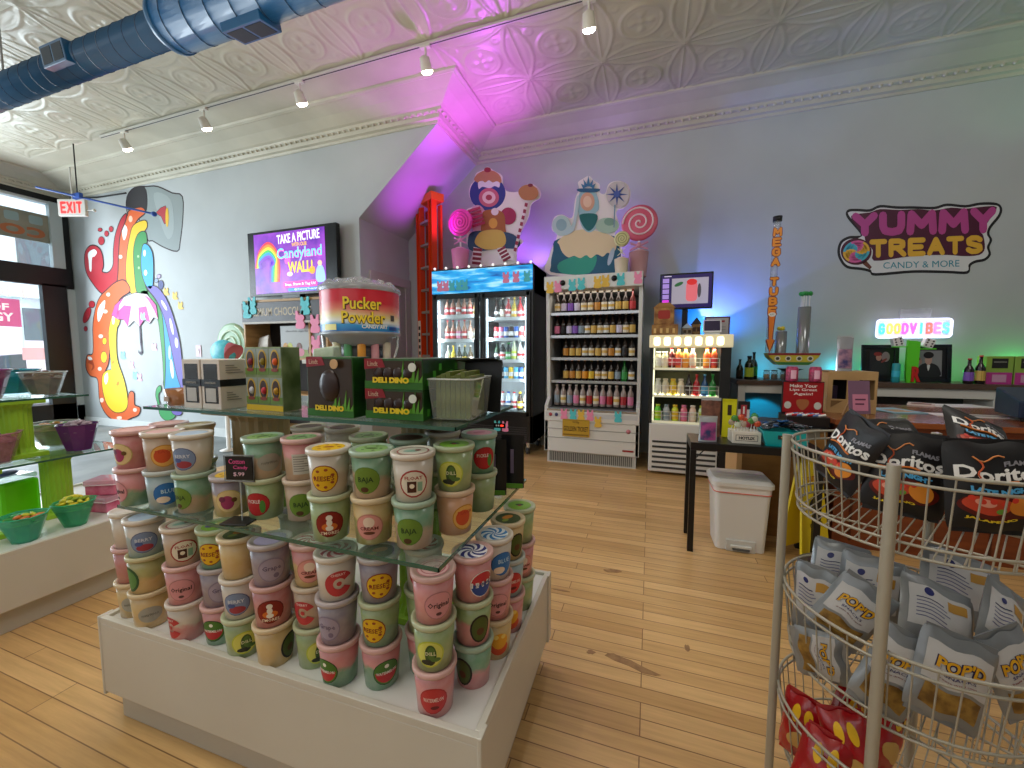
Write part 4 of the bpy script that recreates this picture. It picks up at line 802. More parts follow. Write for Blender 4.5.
# ---------------- painted rainbow mural on the left wall ----------------
Pm = lambda x, y: at(60 + x / 3.0714, 180 + y / 3.0714, Y=YA)
def W2(pts): return [(q.x, q.z) for q in (Pm(*p) for p in pts)]
mur = thing('wall_mural', 'painted mural of a rainbow pouring from a grey cup on the left wall', 'mural', (0, YA - .0005, 0))
INK = M('2E2328', .6)
def paint(name, pts, h, lvl, sm=5, outline=.02, label=None, parts=()):
    """one painted field: ink outline below, colour above, highlights on top"""
    poly = W2(smooth(pts, sm) if sm else pts); m = MB()
    if outline:
        n = len(poly); area = sum(poly[i][0] * poly[(i + 1) % n][1] - poly[(i + 1) % n][0] * poly[i][1] for i in range(n)); s_ = -1 if area > 0 else 1
        out = []
        for i in range(n):
            a, b = poly[i - 1], poly[(i + 1) % n]; dx, dy = b[0] - a[0], b[1] - a[1]; q = math.hypot(dx, dy) or 1
            out.append((poly[i][0] - s_ * dy / q * outline, poly[i][1] + s_ * dx / q * outline))
        m.prism(out, .0006, INK, d0=lvl * .0016)
    m.prism(poly, .0006, M(h, .55), d0=lvl * .0016 + .0008)
    for j, (pp, hh) in enumerate(parts): m.prism(W2(smooth(pp, 4)), .0005, M(hh, .55), d0=lvl * .0016 + .0015)
    o = m.obj(name, mur)
    if label: o['label'] = label
    return o
HL = 'F2F4F4'
def blob(cx, cy, rx, ry, rot=0, n=10): return [(cx + rx * math.cos(2 * PI * k / n) * math.cos(rot) - ry * math.sin(2 * PI * k / n) * math.sin(rot), cy + rx * math.cos(2 * PI * k / n) * math.sin(rot) + ry * math.sin(2 * PI * k / n) * math.cos(rot)) for k in range(n)]
paint('cup', [(207, 52), (230, 25), (265, 22), (300, 22), (345, 42), (375, 52), (376, 120), (368, 190), (360, 217), (320, 205), (285, 185), (268, 180), (240, 110), (208, 100)], '8E9898', 0, 3, .02, parts=(([(290, 40), (340, 60), (350, 150), (330, 180), (300, 100)], '9CA6A6'),))
paint('cup_mouth', [(207, 50), (230, 27), (260, 24), (268, 60), (262, 100), (235, 90), (208, 90)], '2C2A2E', 1, 3, .01)
paint('cup_badge', [(297, 100), (325, 80), (330, 120), (322, 135), (312, 112)], 'B0353E', 2, 2, .008, parts=((blob(330, 115, 5, 30), 'E3B42C'),))
paint('orange_band', [(215, 95), (250, 85), (262, 100), (240, 120), (225, 150), (208, 230), (205, 290), (215, 345), (175, 330), (165, 290), (170, 200), (190, 130), (208, 112)], 'D9622F', 2, 4, .02, parts=(([(196, 135), (208, 150), (204, 175), (197, 185), (192, 160)], HL), (blob(187, 236, 6, 6), 'F3D9C8'), (blob(218, 120, 6, 10), 'F5C9B0')))
paint('red_tongue', [(170, 180), (178, 150), (190, 120), (205, 105), (200, 130), (185, 170), (180, 230), (178, 290), (172, 318), (150, 340), (130, 347), (105, 320), (82, 280), (78, 230), (92, 205), (112, 204), (128, 222), (134, 260), (130, 282), (150, 285), (165, 262), (166, 220)], 'B92534', 3, 4, .02, parts=(([(88, 225), (105, 213), (115, 222), (108, 235), (100, 240), (98, 280), (92, 275), (90, 250)], HL),))
paint('yellow_band', [(228, 140), (262, 125), (268, 145), (248, 175), (238, 230), (236, 345), (215, 340), (205, 300), (206, 240), (215, 180)], 'E8BE22', 3, 4, .015)
paint('green_band', [(240, 170), (262, 160), (268, 190), (256, 220), (255, 260), (262, 320), (275, 360), (240, 346), (232, 300), (228, 220)], '2E8B45', 4, 4, .015, parts=((blob(242, 235, 3, 4), '9CCB8B'), (blob(244, 270, 3, 4), '9CCB8B')))
paint('blue_band', [(258, 200), (275, 205), (287, 240), (286, 325), (270, 328), (255, 290), (252, 240)], '2FA3D8', 5, 4, .015, parts=((blob(262, 225, 4, 10), HL), (blob(265, 285, 5, 9), HL)))
paint('orange_arch', [(175, 315), (200, 310), (216, 340), (185, 365), (163, 420), (155, 500), (150, 560), (140, 590), (165, 600), (190, 660), (205, 700), (215, 655), (228, 655), (230, 690), (247, 700), (242, 720), (220, 730), (190, 742), (150, 725), (125, 680), (118, 612), (95, 600), (82, 575), (86, 540), (104, 530), (104, 440), (120, 370), (150, 335)], 'DD6531', 4, 4, .02,
      parts=(([(128, 380), (140, 370), (138, 395), (125, 430), (118, 432), (118, 400)], HL), (blob(150, 352, 6, 6), 'F3D9C8'), (blob(141, 404, 7, 6), 'F3D9C8'), (blob(127, 480, 7, 6), 'F3D9C8'), (blob(124, 580, 6, 6), 'F3D9C8'), (blob(130, 676, 6, 7), 'F3D9C8'), (blob(184, 730, 8, 5), 'F3D9C8'), (blob(232, 706, 6, 6), 'F3D9C8'), (blob(94, 548, 8, 5, .6), HL), ([(88, 560), (100, 552), (108, 575), (98, 585), (102, 570)], 'A8401F')))
paint('yellow_arch', [(163, 420), (185, 415), (184, 440), (176, 460), (175, 520), (180, 560), (200, 620), (210, 680), (200, 708), (170, 712), (145, 685), (133, 640), (133, 600), (148, 585), (160, 580), (156, 530), (152, 470)], 'EFCB2C', 5, 4, .012, parts=(([(140, 600), (148, 592), (150, 612), (143, 628), (138, 615)], HL), (blob(166, 430, 4, 14), HL), (blob(180, 625, 4, 7, .4), 'C98F22'), (blob(165, 560, 3, 5, .4), 'C98F22')))
for i, b in enumerate((blob(139, 495, 6, 10), blob(137, 544, 9, 17))): paint('yellow_drop', b, 'EFCB2C', 5, 3, .01)
paint('umbrella_canopy', [(162, 415), (172, 385), (200, 360), (235, 347), (270, 352), (298, 385), (304, 428), (290, 422), (278, 440), (262, 428), (247, 450), (230, 432), (212, 450), (200, 428), (182, 428)], 'D6D2D6', 7, 0, .01)
for nm in ([(162, 415), (172, 385), (200, 360), (185, 385), (180, 428)], [(180, 405), (200, 385), (222, 388), (212, 450), (198, 428), (182, 428)], [(244, 392), (268, 388), (280, 438), (262, 428), (247, 450)], [(260, 352), (285, 368), (298, 385), (304, 428), (292, 400), (275, 370)]):
    paint('umbrella_panel', nm, 'CF4E9A', 8, 0, 0)
paint('umbrella_stick', [(245, 440), (249, 440), (254, 515), (256, 530), (250, 538), (243, 530), (244, 522), (248, 530), (252, 525), (248, 500)], '3B2F45', 6, 0, 0)
paint('green_arch', [(250, 345), (275, 345), (310, 400), (320, 470), (325, 560), (322, 640), (318, 560), (310, 480), (300, 420), (270, 370)], '33924B', 4, 4, .012)
paint('blue_arch', [(275, 345), (300, 370), (325, 430), (345, 520), (375, 600), (380, 640), (322, 640), (326, 560), (322, 480), (310, 400)], '2E9BD6', 3, 4, .012, parts=((blob(345, 580, 5, 30, -.1), HL), (blob(362, 560, 6, 14, -.3), HL), (blob(338, 530, 4, 22), 'BCE3F2')))
paint('purple_arch', [(270, 330), (300, 330), (330, 370), (355, 440), (372, 520), (380, 640), (362, 600), (345, 520), (325, 430), (300, 370)], '6E62B4', 5, 4, .015, parts=((blob(322, 385, 4, 18, -.5), HL), (blob(345, 450, 4, 26, -.2), HL), (blob(360, 500, 5, 16, -.1), HL)))
paint('green_tail', [(300, 640), (310, 632), (312, 645), (304, 660), (310, 690), (330, 705), (352, 708), (354, 728), (330, 738), (310, 722), (303, 690), (296, 660)], '3B9A58', 5, 4, .012)
paint('purple_tail', [(345, 700), (375, 710), (370, 722), (350, 718)], '6E62B4', 6, 3, .01)
DR = (('B92534', blob(124, 153, 6, 5)), ('B92534', blob(144, 165, 6, 8)), ('B92534', blob(128, 187, 9, 12)), ('B92534', blob(158, 151, 6, 8)), ('B92534', blob(99, 382, 9, 10)), ('B92534', blob(84, 415, 9, 25, .35)), ('B92534', blob(80, 457, 5, 7)), ('3D4A86', blob(311, 322, 8, 13)), ('8AA0C8', blob(297, 309, 5, 6)), ('B9A6D8', blob(305, 296, 5, 6, .5)))
for h, b in DR: paint('paint_drop', b, h, 3, 3, .008)
for x, y, h in ((328, 342, 'F0C65A'), (355, 355, 'F0C65A'), (372, 385, 'F0C65A'), (259, 418, '9FD3EA'), (292, 512, 'F2B8D2'), (195, 538, '8FCBE8'), (222, 567, 'F2B8D2'), (233, 600, '8FCBE8'), (246, 605, 'F2B8D2')):
    paint('painted_sweet', [(x - 7, y - 12), (x - 2, y - 5), (x + 3, y - 12), (x + 6, y - 4), (x + 4, y + 3), (x + 9, y + 10), (x, y + 13), (x - 8, y + 8)], h, 9 if y < 430 and x < 300 else 3, 3, 0)
# light switch
p = at(199, 351, Y=YA); r = thing('light_switch', 'small pale pink light switch plate on the wall right of the mural', 'light switch', (p.x, YA - .001, p.z))
MB().box(-.06, .06, -.008, 0, -.09, .09, M('D7B9C4', .4)).obj('plate', r, .003); MB().box(-.018, .018, -.014, -.006, -.035, .035, M('EBD9E0', .4)).obj('toggle', r)
# exit sign
p = at(73, 208, X=XL + 1.2); r = thing('exit_sign', 'white exit sign with red EXIT letters hanging near the shop window corner', 'exit sign', (p.x, p.y, p.z), .32); r.scale = (.8, .8, .8)
MB().box(-.27, .27, -.03, .03, -.16, .16, M('CFCBC4', .4)).obj('housing', r, .012)
m = MB(); strokes(m, 'EXIT', M('FF2A2A', .4, emit=1.6), ubox(0, 0, .42, .22), .2, .3, .55, .031, .003); m.obj('letters', r)
MB().tube([(.27, 0, -.05), (.38, .01, -.04)], .012, M('CFCBC4', .4)).ball((.40, .01, -.04), .03, M('CFCBC4', .4)).obj('lamp_arm', r)
MB().tube([(0, 0, .16), (0, 0, (ZC - p.z - .01) / .8)], .012, M('CFCBC4', .4)).obj('stem', r)
# blue rod with its wire
a, b = at(36, 187, Y=3.2), at(154, 214, Y=3.9); r = thing('blue_rod', 'long thin blue rod reaching from the window corner across to the grey cup', 'rod', a)
MB().tube([(0, 0, 0), b - a], .014, M('1F4A9A', .35)).obj('rod', r); MB().ball(b - a, .035, M('1F4A9A', .35)).obj('tip', r)
c = a + (b - a) * .34; MB().box(c.x - a.x - .08, c.x - a.x + .08, c.y - a.y - .02, c.y - a.y + .02, c.z - a.z - .03, c.z - a.z + .04, M('1F4A9A', .35)).obj('bracket', r)
MB().tube([c - a + Vector((0, 0, .04)), Vector((c.x - a.x, c.y - a.y, ZC - .02 - a.z))], .008, M('222222', .4)).obj('hanger', r)
q0, q1 = at(70, 198, Y=YA - .03), at(126, 193, Y=YA - .03); m = MB(); m.tube([q0, (q0 + q1) / 2 + Vector((0, 0, -.03)), q1], .012, M('1A1A1A', .5), 6); tag(m.obj('cable'), 'black cable running along the wall top above the exit sign', 'cable')
# ---------------- promotional television on the left wall ----------------
def tv(label, x0, x1, z0, z1, y, t=.05, bez=.02, group=None, right_bez=None):
    r = thing('television', label, 'television', ((x0 + x1) / 2, y, (z0 + z1) / 2), 0, group); a, b = (x1 - x0) / 2, (z1 - z0) / 2
    MB().box(-a, a, 0, t, -b, b, M('0E0F12', .25)).obj('case', r, .006); return r, a, b
r, a, b = tv('wall television showing a purple take a picture with our wall advert', -5.29, -3.77, 2.06, 2.925, 4.16, .07)
m = MB(); m.box(-a + .12, a - .18, -.004, 0, -b + .035, b - .035, noisy('5A2AA8', 'A84AD0', 3, .25)); base = m.obj('screen', r)
for mt in base.data.materials: 
    bs = mt.node_tree.nodes['Principled BSDF']; src = bs.inputs['Base Color'].links[0].from_socket; mt.node_tree.links.new(src, bs.inputs['Emission Color']); bs.inputs['Emission Strength'].default_value = .55
E_ = lambda h, e=.7: M(h, .3, emit=e)
m = MB(); cx = .16; 
text(m, 'TAKE A PICTURE', .72, .12, E_('FFFFFF'), c=(cx - .02, .31), d0=.0045, bold=.02, rot=.03); text(m, 'WITH OUR', .26, .05, E_('F7C24A'), c=(cx, .215), d0=.0045, bold=.02)
text(m, 'Candyland', .76, .18, E_('F25AC0'), c=(cx - .01, .09), d0=.0045, bold=.045); text(m, 'Candyland', .76, .18, E_('6FD4F5'), c=(cx - .01, .095), d0=.006, bold=.015)
text(m, 'WALL!', .42, .15, E_('F7D63A'), c=(cx, -.075), d0=.0045, bold=.03)
m.prism(rrect(-.14, .44, -.34, -.255, .03), .001, E_('D83AA8'), d0=.0045); text(m, 'Snap, Share & Tag Us!', .52, .045, E_('FFFFFF'), c=(.15, -.30), d0=.006, bold=.01)
m.prism(rrect(-.06, .66, -.385, -.345, .015), .001, E_('2F8BE0'), d0=.0045); text(m, '@YummyTreatsCandy', .5, .03, E_('FFFFFF'), c=(.3, -.366), d0=.006)
m.obj('screen_lettering', r)
m = MB()
for k, h in enumerate(('E03A4A', 'F08A2A', 'F2D43A', '3FB85A', '3A9AE8', '7A4AD0')):
    m.prism(band([(-.62 + k * .02, -.05), (-.54, .17 - k * .03), (-.38, .27 - k * .035), (-.24 - k * .01, .15 - k * .03), (-.20 - k * .03, -.05), (-.22 - k * .03, -.25)], .035, 5), .0008, E_(h), d0=.0045 + k * .0004)
m.prism(ell(-.05, .02, .05), .0008, E_('F25AC0'), d0=.0045); m.prism(ell(.36, -.13, .05), .001, E_('F7A23A'), d0=.0045); m.prism(ell(-.02, -.16, .05, .03), .001, E_('F2D4E8'), d0=.0045)
m.prism(smooth([(.43, -.28), (.42, -.16), (.46, -.08), (.52, -.08), (.56, -.16), (.56, -.28)], 4), .001, E_('9FC4F0'), d0=.0045); m.prism(ell(.49, -.05, .035), .001, E_('F0C9A8'), d0=.0056)
m.obj('screen_picture', r)
MB().box(-.15, .15, -.02, .07, -b - .04, -b, M('0E0F12', .3)).obj('foot', r); MB().box(-.2, .2, .07, .145, -.15, .15, M('222222', .5)).obj('wall_bracket', r)
# ---------------- wooden shelf unit below the television ----------------
WD = noisy('B08A58', 'C49C68', 5, .5, .05, stretch=(1, 1, 6))
CXa, CXb, CY, CZ = -4.98, -3.62, 3.80, 1.955
r = thing('shelf_unit', 'light wooden shelf unit with a dark chocolate banner below the television', 'shelf', ((CXa + CXb) / 2, CY, 0)); a = (CXb - CXa) / 2
for nm, bx in (('side', (-a, -a + .03, 0, .38, 0, CZ)), ('side', (a - .03, a, 0, .38, 0, CZ)), ('top', (-a, a, 0, .38, CZ - .03, CZ)), ('back', (-a, a, .36, .38, 0, CZ)), ('shelf', (-a + .03, a - .03, .01, .36, 1.20, 1.225)), ('shelf', (-a + .03, a - .03, .01, .36, .75, .775)), ('shelf', (-a + .03, a - .03, .01, .36, .3, .325)), ('divider', (.38, .41, .01, .36, 0, CZ - .03))): MB().box(*bx, WD if nm != 'back' else M('2A2320', .6)).obj(nm, r, .002)
m = MB().box(-a, a, -.012, 0, 1.665, 1.92, M('2B2426', .35)); text(m, 'PREMIUM CHOCOLATE', 1.02, .10, M('C9B89A', .5), c=(-.05, 1.80), d0=.0125, bold=.01); m.box(-a, a, -.014, -.011, 1.655, 1.68, M('B9B2A8', .5)).obj('banner', r)
for i, (px, py, c) in enumerate(((247, 310, 'aqua'), (252, 306, 'aqua'), (305, 306, 'aqua'), (300, 320, 'pink'), (315, 324, 'pink'), (316, 345, 'pink'))):
    p = at(px, py, Y=CY - .02); cutout(c, (p.x, CY - .0145, p.z - .1), 0, .21, '%s paper bunny, %s from left on the wooden shelf unit front' % (c, ORD[i]), 'paper bunnies on the wooden shelf unit')
p0, p1 = at(268, 328, Y=CY - .15), at(310, 358, Y=CY - .15)
r = thing('chocolate_display_box', 'grey chocolate egg box with pictured eggs standing in front of the shelf unit', 'box', ((p0.x + p1.x) / 2, CY - .12, 1.226)); r.location = ((p0.x + p1.x) / 2, CY + .04, 1.226)
a = .34; m = MB().box(-a, a, 0, .12, 0, .40, M('A9ADAE', .4)); mm = m.obj('carton', r, .004)
m = MB(); text(m, 'chocolate eggs for easter', .5, .03, M('6A6E70', .5), c=(0, .33), d0=.001); m.prism(ell(.27, .34, .04), .001, M('C02838', .4), d0=.001)
m.prism([(-a + .01, 0), (a - .01, 0), (a - .01, .09), (-a + .01, .12)], .001, M('8FA05A', .5), d0=.0005)
for k, (x, h) in enumerate(((-.26, 'C9943A'), (-.19, 'B9C23A'), (-.04, '6B3A26'), (.14, '6B3A26'), (.23, '5A2F20'))): m.prism(ell(x, .13 - .04 * (k > 2), .045, .06), .0015, M(h, .4), d0=.001)
m.prism(ell(-.02, .07, .06, .05), .0018, M('D98AA0', .5), d0=.001); m.obj('print', r)
r = thing('treat_bag', 'silver crinkled treat bag standing behind the chocolate egg box', 'bag', (-4.72, CY + .07, 1.226)); MB().hexa([(-.1, -.05, 0), (.1, -.05, 0), (.12, .05, 0), (-.12, .05, 0)], [(-.08, -.01, .26), (.11, -.02, .3), (.11, .0, .3), (-.08, .01, .26)], M('8E8478', .35, .3)).obj('bag', r, .02); r.location = (-4.78, CY + .12, 1.226)
# green swirl lollipop and blue sweet against the wall
def lolly(label, loc, R, h1, h2, stick=.3, turns=3.2, group=None, rz=0, cup=None):
    r = thing('lollipop_decoration', label, 'lollipop', loc, rz, group)
    MB().tube([(0, 0, 0), (0, 0, stick)], max(.006, R * .07), WHITE).obj('stick', r)
    MB().lathe([(0, -.018), (R * .9, -.018), (R, -.008), (R, .008), (R * .9, .018), (0, .018)], M(h1, .35), 32, T=Matrix.Translation((0, 0, stick + R)) @ Matrix.Rotation(PI / 2, 4, 'X')).obj('candy_disc', r)
    m = MB(); m.tube([(R * .92 * (k / 60) * math.cos(2 * PI * turns * k / 60), -.019, stick + R + R * .92 * (k / 60) * math.sin(2 * PI * turns * k / 60)) for k in range(61)], R * .055, M(h2, .35), 6); m.obj('swirl', r)
    if cup: MB().tube([(-R * .5, -.01, stick - .02), (R * .5, -.01, stick - .1)], R * .06, M(cup, .4)).tube([(R * .5, -.01, stick - .02), (-R * .5, -.01, stick - .1)], R * .06, M(cup, .4)).ball((0, -.01, stick - .05), R * .16, M(cup, .4)).obj('bow', r)
    return r
p = at(233, 345, Y=4.0); lolly('large green swirl lollipop standing by the left wall', (p.x, 4.0, 0), .30, '9DBE9A', 'CFE0C4', p.z - .30)
p = at(229, 352, Y=3.7); r = thing('wrapped_sweet', 'big turquoise wrapped sweet decoration below the green swirl lollipop', 'decoration', (p.x, 3.7, p.z - .35))
MB().ball((0, 0, p.z - .785), .2, noisy('2FB8D0', '6FD8E4', 12, .4), 16, 10, (1.15, .6, .8)).obj('sweet', r); MB().lathe([(.14, 0), (.03, .2), (.03, .22)], M('E07A8A', .4), 12, T=Matrix.Translation((.22, 0, p.z - .8)) @ Matrix.Rotation(-.9, 4, 'Y')).obj('wrapper_end', r); MB().lathe([(.12, -.78), (.12, -.77), (.03, -.75), (.03, p.z - .9), (0, p.z - .9)], WHITE, 14).obj('post', r)
r.location.z = .785 ; r.location.x = p.x - .1; r.scale = (.85, .85, 1)
# ---------------- blue spiral duct ----------------
DB = noisy('0F4268', '154E78', 1.2, .28, coat=.2); DBK = M('0E2C4A', .35); DY, DZ = 2.08, 3.61
r = thing('spiral_duct', 'big blue spiral air duct hanging below the ceiling at upper left', 'duct', (-3.28, DY, DZ))
TX = Matrix.Rotation(PI / 2, 4, 'Y')
def duct(name, x0, x1, R, pitch):
    MB().lathe([(R, x0), (R, x1)], DB, 40, T=TX).obj(name, r)
    m = MB(); n = int((x1 - x0) / pitch * 20); m.tube([(x0 + (x1 - x0) * k / n, R * math.sin(2 * PI * k / 20) * 1.0, R * math.cos(2 * PI * k / 20)) for k in range(n + 1)], .0045, DBK, 4); m.obj('seam', r)
duct('thin_tube', -6.3, .02, .115, .15); duct('thick_tube', 0, 4.4, .168, .20)
MB().lathe([(.115, -.06), (.125, -.05), (.125, -.02), (.174, .01), (.174, .04), (.168, .04)], DB, 40, T=TX, cap=False).obj('reducer', r)
def register(x, R, ang, L_=.42, Wd=.16):
    T = Matrix.Translation((x, 0, 0)) @ Matrix.Rotation(ang, 4, 'X')
    o = MB().box(-L_ / 2, L_ / 2, -Wd / 2, Wd / 2, R - .05, R + .03, DB, T=T).obj('air_register', r, .004)
    m = MB()
    for k in range(2): m.box(-L_ / 2 + .02 + k * (L_ / 2 - .01), -.01 + k * (L_ / 2 - .01), -Wd / 2 + .02, Wd / 2 - .02, R + .028, R + .032, M('0A1420', .5), T=T)
    m.obj('louvre', o)
p = at(51, 75, Y=DY - .16); register(p.x + 3.28, .115, PI / 2 + .15, .30, .15)
p = at(233, 45, Y=DY - .1); register(p.x + 3.28, .168, PI + .2, .34, .17)
for x in (-2.2, .8):
    MB().tube([(x, 0, .11 if x < 0 else .16), (x, 0, ZC - DZ - .01)], .008, M('9A9A96', .4)).obj('hanger_rod', r)
# ---------------- track and spotlights ----------------
TY = 3.44; r = thing('track_rail', 'long white lighting track fixed below the tin ceiling', 'track', (-3.3, TY, ZC - .022))
MB().box(-3.6, 3.9, -.018, .018, -.022, .0, M('C9C6BC', .35)).obj('rail', r); MB().box(-3.6, 3.9, -.006, .006, -.0235, -.021, M('3A3A38', .5)).obj('slot', r)
for i, (px, py) in enumerate(((127, 133), (205, 110), (302, 84), (428, 50), (589, 0))):
    p = at(px, py, Z=4.10); lb = ('far left end of the track', 'second along the track from the window', 'third along the track from the window', 'fourth along the track, left of the purple glow', 'right end of the view near the top edge')[i]
    s_ = thing('track_spotlight', 'white track spotlight with a bright lamp, ' + lb, 'spotlight', (p.x, TY, ZC - .045), 0, 'track spotlights')
    WM = M('D6D2C8', .35)
    MB().box(-.05, .05, -.02, .02, -.02, 0, WM).obj('adapter', s_); MB().tube([(0, 0, -.02), (0, 0, -.12)], .01, WM).obj('stem', s_)
    T = Matrix.Translation((0, 0, -.16)) @ Matrix.Rotation(.5, 4, 'X')
    MB().lathe([(.012, .07), (.045, .05), (.055, -.05)], WM, 18, T=T, cap=False).obj('head', s_); MB().lathe([(0, -.045), (.05, -.045), (.05, -.06), (.035, -.075), (0, -.08)], M('FFF3DC', .3, emit=26), 18, T=T).obj('lamp', s_)
    light('track_lamp', 'SPOT', (p.x, TY - .06, ZC - .32), 42, (1, .90, .74), .05, (p.x, TY - 2.2, 0), 110, .9)
# ---------------- orange step ladder in the recess ----------------
OR = M('D8430F', .4); Lx = -3.15; r = thing('step_ladder', 'orange fibreglass step ladder folded upright beside the black fridge', 'ladder', (Lx, 5.14, 0), -.5)
for x, s_ in ((0, 0), (.33, 0)):
    MB().box(x - .045, x + .045, -.02, .02, .02, 3.42, OR).box(x - .05, x - .035, -.05, .03, .02, 3.42, OR).box(x + .035, x + .05, -.05, .03, .02, 3.42, OR).obj('rail', r)
    MB().box(x - .035, x + .035, .10, .13, .02, 3.32, OR).obj('rear_rail', r)
for k in range(10): MB().box(.04, .29, -.04, .04, .30 + k * .31, .33 + k * .31, M('B8B4AC', .4, .6)).obj('rung', r)
MB().box(-.06, .39, -.06, .14, 3.36, 3.46, M('D86A1A', .5)).obj('top_cap', r)
m = MB().box(-.035, .035, -.052, -.05, .85, 1.75, M('E8DDD0', .5))
for k in range(9): m.box(-.025, .025, -.053, -.052, .9 + k * .09, .95 + k * .09, M('2A2A2A', .5))
m.obj('warning_label', r)
# ---------------- powder candy dispenser ----------------
DXc, DYc, DZ0 = -2.47, 3.0, 1.40
p = at(362, 355, Y=DYc); DXc = p.x
r = thing('counter_stand', 'grey stand carrying the powder candy dispenser, mostly hidden behind the boxes', 'stand', (DXc, DYc, 0))
MB().box(-.33, .33, -.3, .3, .0, 1.20, M('8A8A86', .5)).box(-.36, .36, -.33, .33, 1.20, 1.235, M('D8D8D4', .4)).obj('body', r, .006)
d = thing('powder_candy_dispenser', 'round powder candy dispenser with a red, yellow and blue printed drum and clear lid', 'dispenser', (DXc, DYc, 1.236), .68)
def drum_mat():
    m = bpy.data.materials.new('m_drum'); m.use_nodes = True; N, L = nodes(m); b = N['Principled BSDF']
    tc = N.new('ShaderNodeTexCoord'); sp = N.new('ShaderNodeSeparateXYZ'); n = N.new('ShaderNodeTexNoise'); n.inputs['Scale'].default_value = 2.2
    ma = N.new('ShaderNodeMath'); ma.operation = 'MULTIPLY_ADD'; ma.inputs[1].default_value = .12; r_ = N.new('ShaderNodeValToRGB'); e = r_.color_ramp.elements
    e[0].position = .28; e[0].color = hexc('1E5FB0'); e[1].position = .66; e[1].color = hexc('CC2036')
    for q, h in ((.34, '3A9AD8'), (.37, 'E8ECE8'), (.41, 'E8D9A0'), (.47, 'E0806A'), (.53, 'D0303C')): k = e.new(q); k.color = hexc(h)
    L.new(tc.outputs['Object'], sp.inputs[0]); L.new(tc.outputs['Object'], n.inputs[0]); L.new(n.outputs[0], ma.inputs[0]); L.new(sp.outputs['Z'], ma.inputs[2]); L.new(ma.outputs[0], r_.inputs[0]); L.new(r_.outputs[0], b.inputs['Base Color']); b.inputs['Roughness'].default_value = .25; return m
R = .335
MB().lathe([(R, .235), (R, .585)], drum_mat(), 48, cap=False).obj('drum', d)
MB().lathe([(.17, .11), (.25, .14), (.28, .19), (.338, .205), (.345, .235), (.335, .236)], M('8C9094', .35, .2), 48).obj('tray', d)
MB().lathe([(.345, .58), (.353, .60), (.345, .625), (.32, .64), (.24, .655), (.20, .69), (.09, .70), (.06, .73), (0, .735)], glassm('C9CDD0', .35, .08), 40, cap=False).obj('lid', d)
for k in range(14): t = 2 * PI * k / 14; MB().ball((.27 * math.cos(t), .27 * math.sin(t), .64), .045, glassm('D8DCE0', .3, .08), 8, 5).obj('lid_bump', d)
cyl = lambda a, b, c: ((R + .001 + c) * math.sin(a / R), -(R + .001 + c) * math.cos(a / R), b)
m = MB(); text(m, 'Pucker', .31, .10, M('3A2A12', .5), cyl, (.02, .46), .001, .001, .06); text(m, 'Pucker', .31, .10, M('F2D43A', .5), cyl, (.02, .465), .003, .001, .02)
text(m, 'Powder', .36, .10, M('3A2A12', .5), cyl, (.03, .345), .001, .001, .06); text(m, 'Powder', .36, .10, M('F2D43A', .5), cyl, (.03, .35), .003, .001, .02); text(m, 'CANDY ART', .22, .03, M('F5F2E8', .5), cyl, (.12, .275), .002, .001, .02)
m.obj('lettering', d)
MB().grid(lambda a, b: cyl(-.33 + a * .13, .245 + b * .05, .001), 6, 2, M('F0E89A', .5)).obj('sticker', d); MB().grid(lambda a, b: cyl(.27 + a * .05, .33 + b * .05, .001), 4, 2, M('4A4440', .5)).obj('sticker', d); MB().grid(lambda a, b: cyl(.25 + a * .1, .25 + b * .03, .001), 4, 2, M('1E4A9A', .5)).obj('sticker', d)
for k, (x, h) in enumerate(((-.20, 'E8E2C0'), (-.11, '5AA06A'), (0, 'E39A3A'), (.11, 'DFA0A8'), (.21, 'D9CFB8'))):
    MB().lathe([(.03, .001), (.035, .003), (.035, .14), (.03, .15)], M(h, .25), 14, c=(x, -.2 + abs(x) * .35, 0)).obj('candy_jar', d)
MB().lathe([(.18, 0), (.18, .13)], M('4A4A4C', .4), 24).obj('core', d)
for x in (-1, 1): MB().tube([(x * .31, -.1, .22), (x * .30, -.12, .1), (x * .27, -.14, .006)], .012, CHROME, 8).obj('foot', d)
# ---------------- cardboard standees and giant lollipops on the coolers ----------------
CARD = M('EDE3E6', .6)
def art_fn(cr, y):
    x0, y0, sc = cr
    return lambda pts: [(q.x, q.z) for q in (at(x0 + a / sc, y0 + b / sc, Y=y) for a, b in pts)]
def standee(name, label, cat, y, cr, outline, fields):
    F_ = art_fn(cr, y); o = F_(smooth(outline, 4)); cx = sum(p[0] for p in o) / len(o); zb = min(p[1] for p in o)
    r = thing(name, label, cat, (cx, y, zb)); sh = lambda P: [(a - cx, b - zb) for a, b in P]
    MB().prism(sh(o), .012, CARD).obj('board', r)
    for i, (nm, pts, h, sm) in enumerate(fields):
        MB().prism(sh(F_(smooth(pts, sm) if sm else pts)), .0008, M(h, .5), d0=.012 + .0009 * (i + 1)).obj(nm, r)
    MB().prism([(-.1, 0), (.1, 0), (.0, .4)], .01, CARD, lambda a, b, c: (c, .02 + abs(a + .1), b)).obj('easel_back', r)
    return r
c1 = (440, 160, 6.983)
def stripes(x0, y0, x1, y1, w_, n, h):
    out = []
    for k in range(n):
        t0, t1 = (k + .15) / n, (k + .6) / n; dx, dy = x1 - x0, y1 - y0; q = math.hypot(dx, dy); nx, ny = -dy / q * w_ / 2, dx / q * w_ / 2
        out.append(('stripe', [(x0 + dx * t0 + nx, y0 + dy * t0 + ny), (x0 + dx * t0 - nx, y0 + dy * t0 - ny), (x0 + dx * t1 - nx, y0 + dy * t1 - ny + 6), (x0 + dx * t1 + nx, y0 + dy * t1 + ny + 6)], h, 0))
    return out
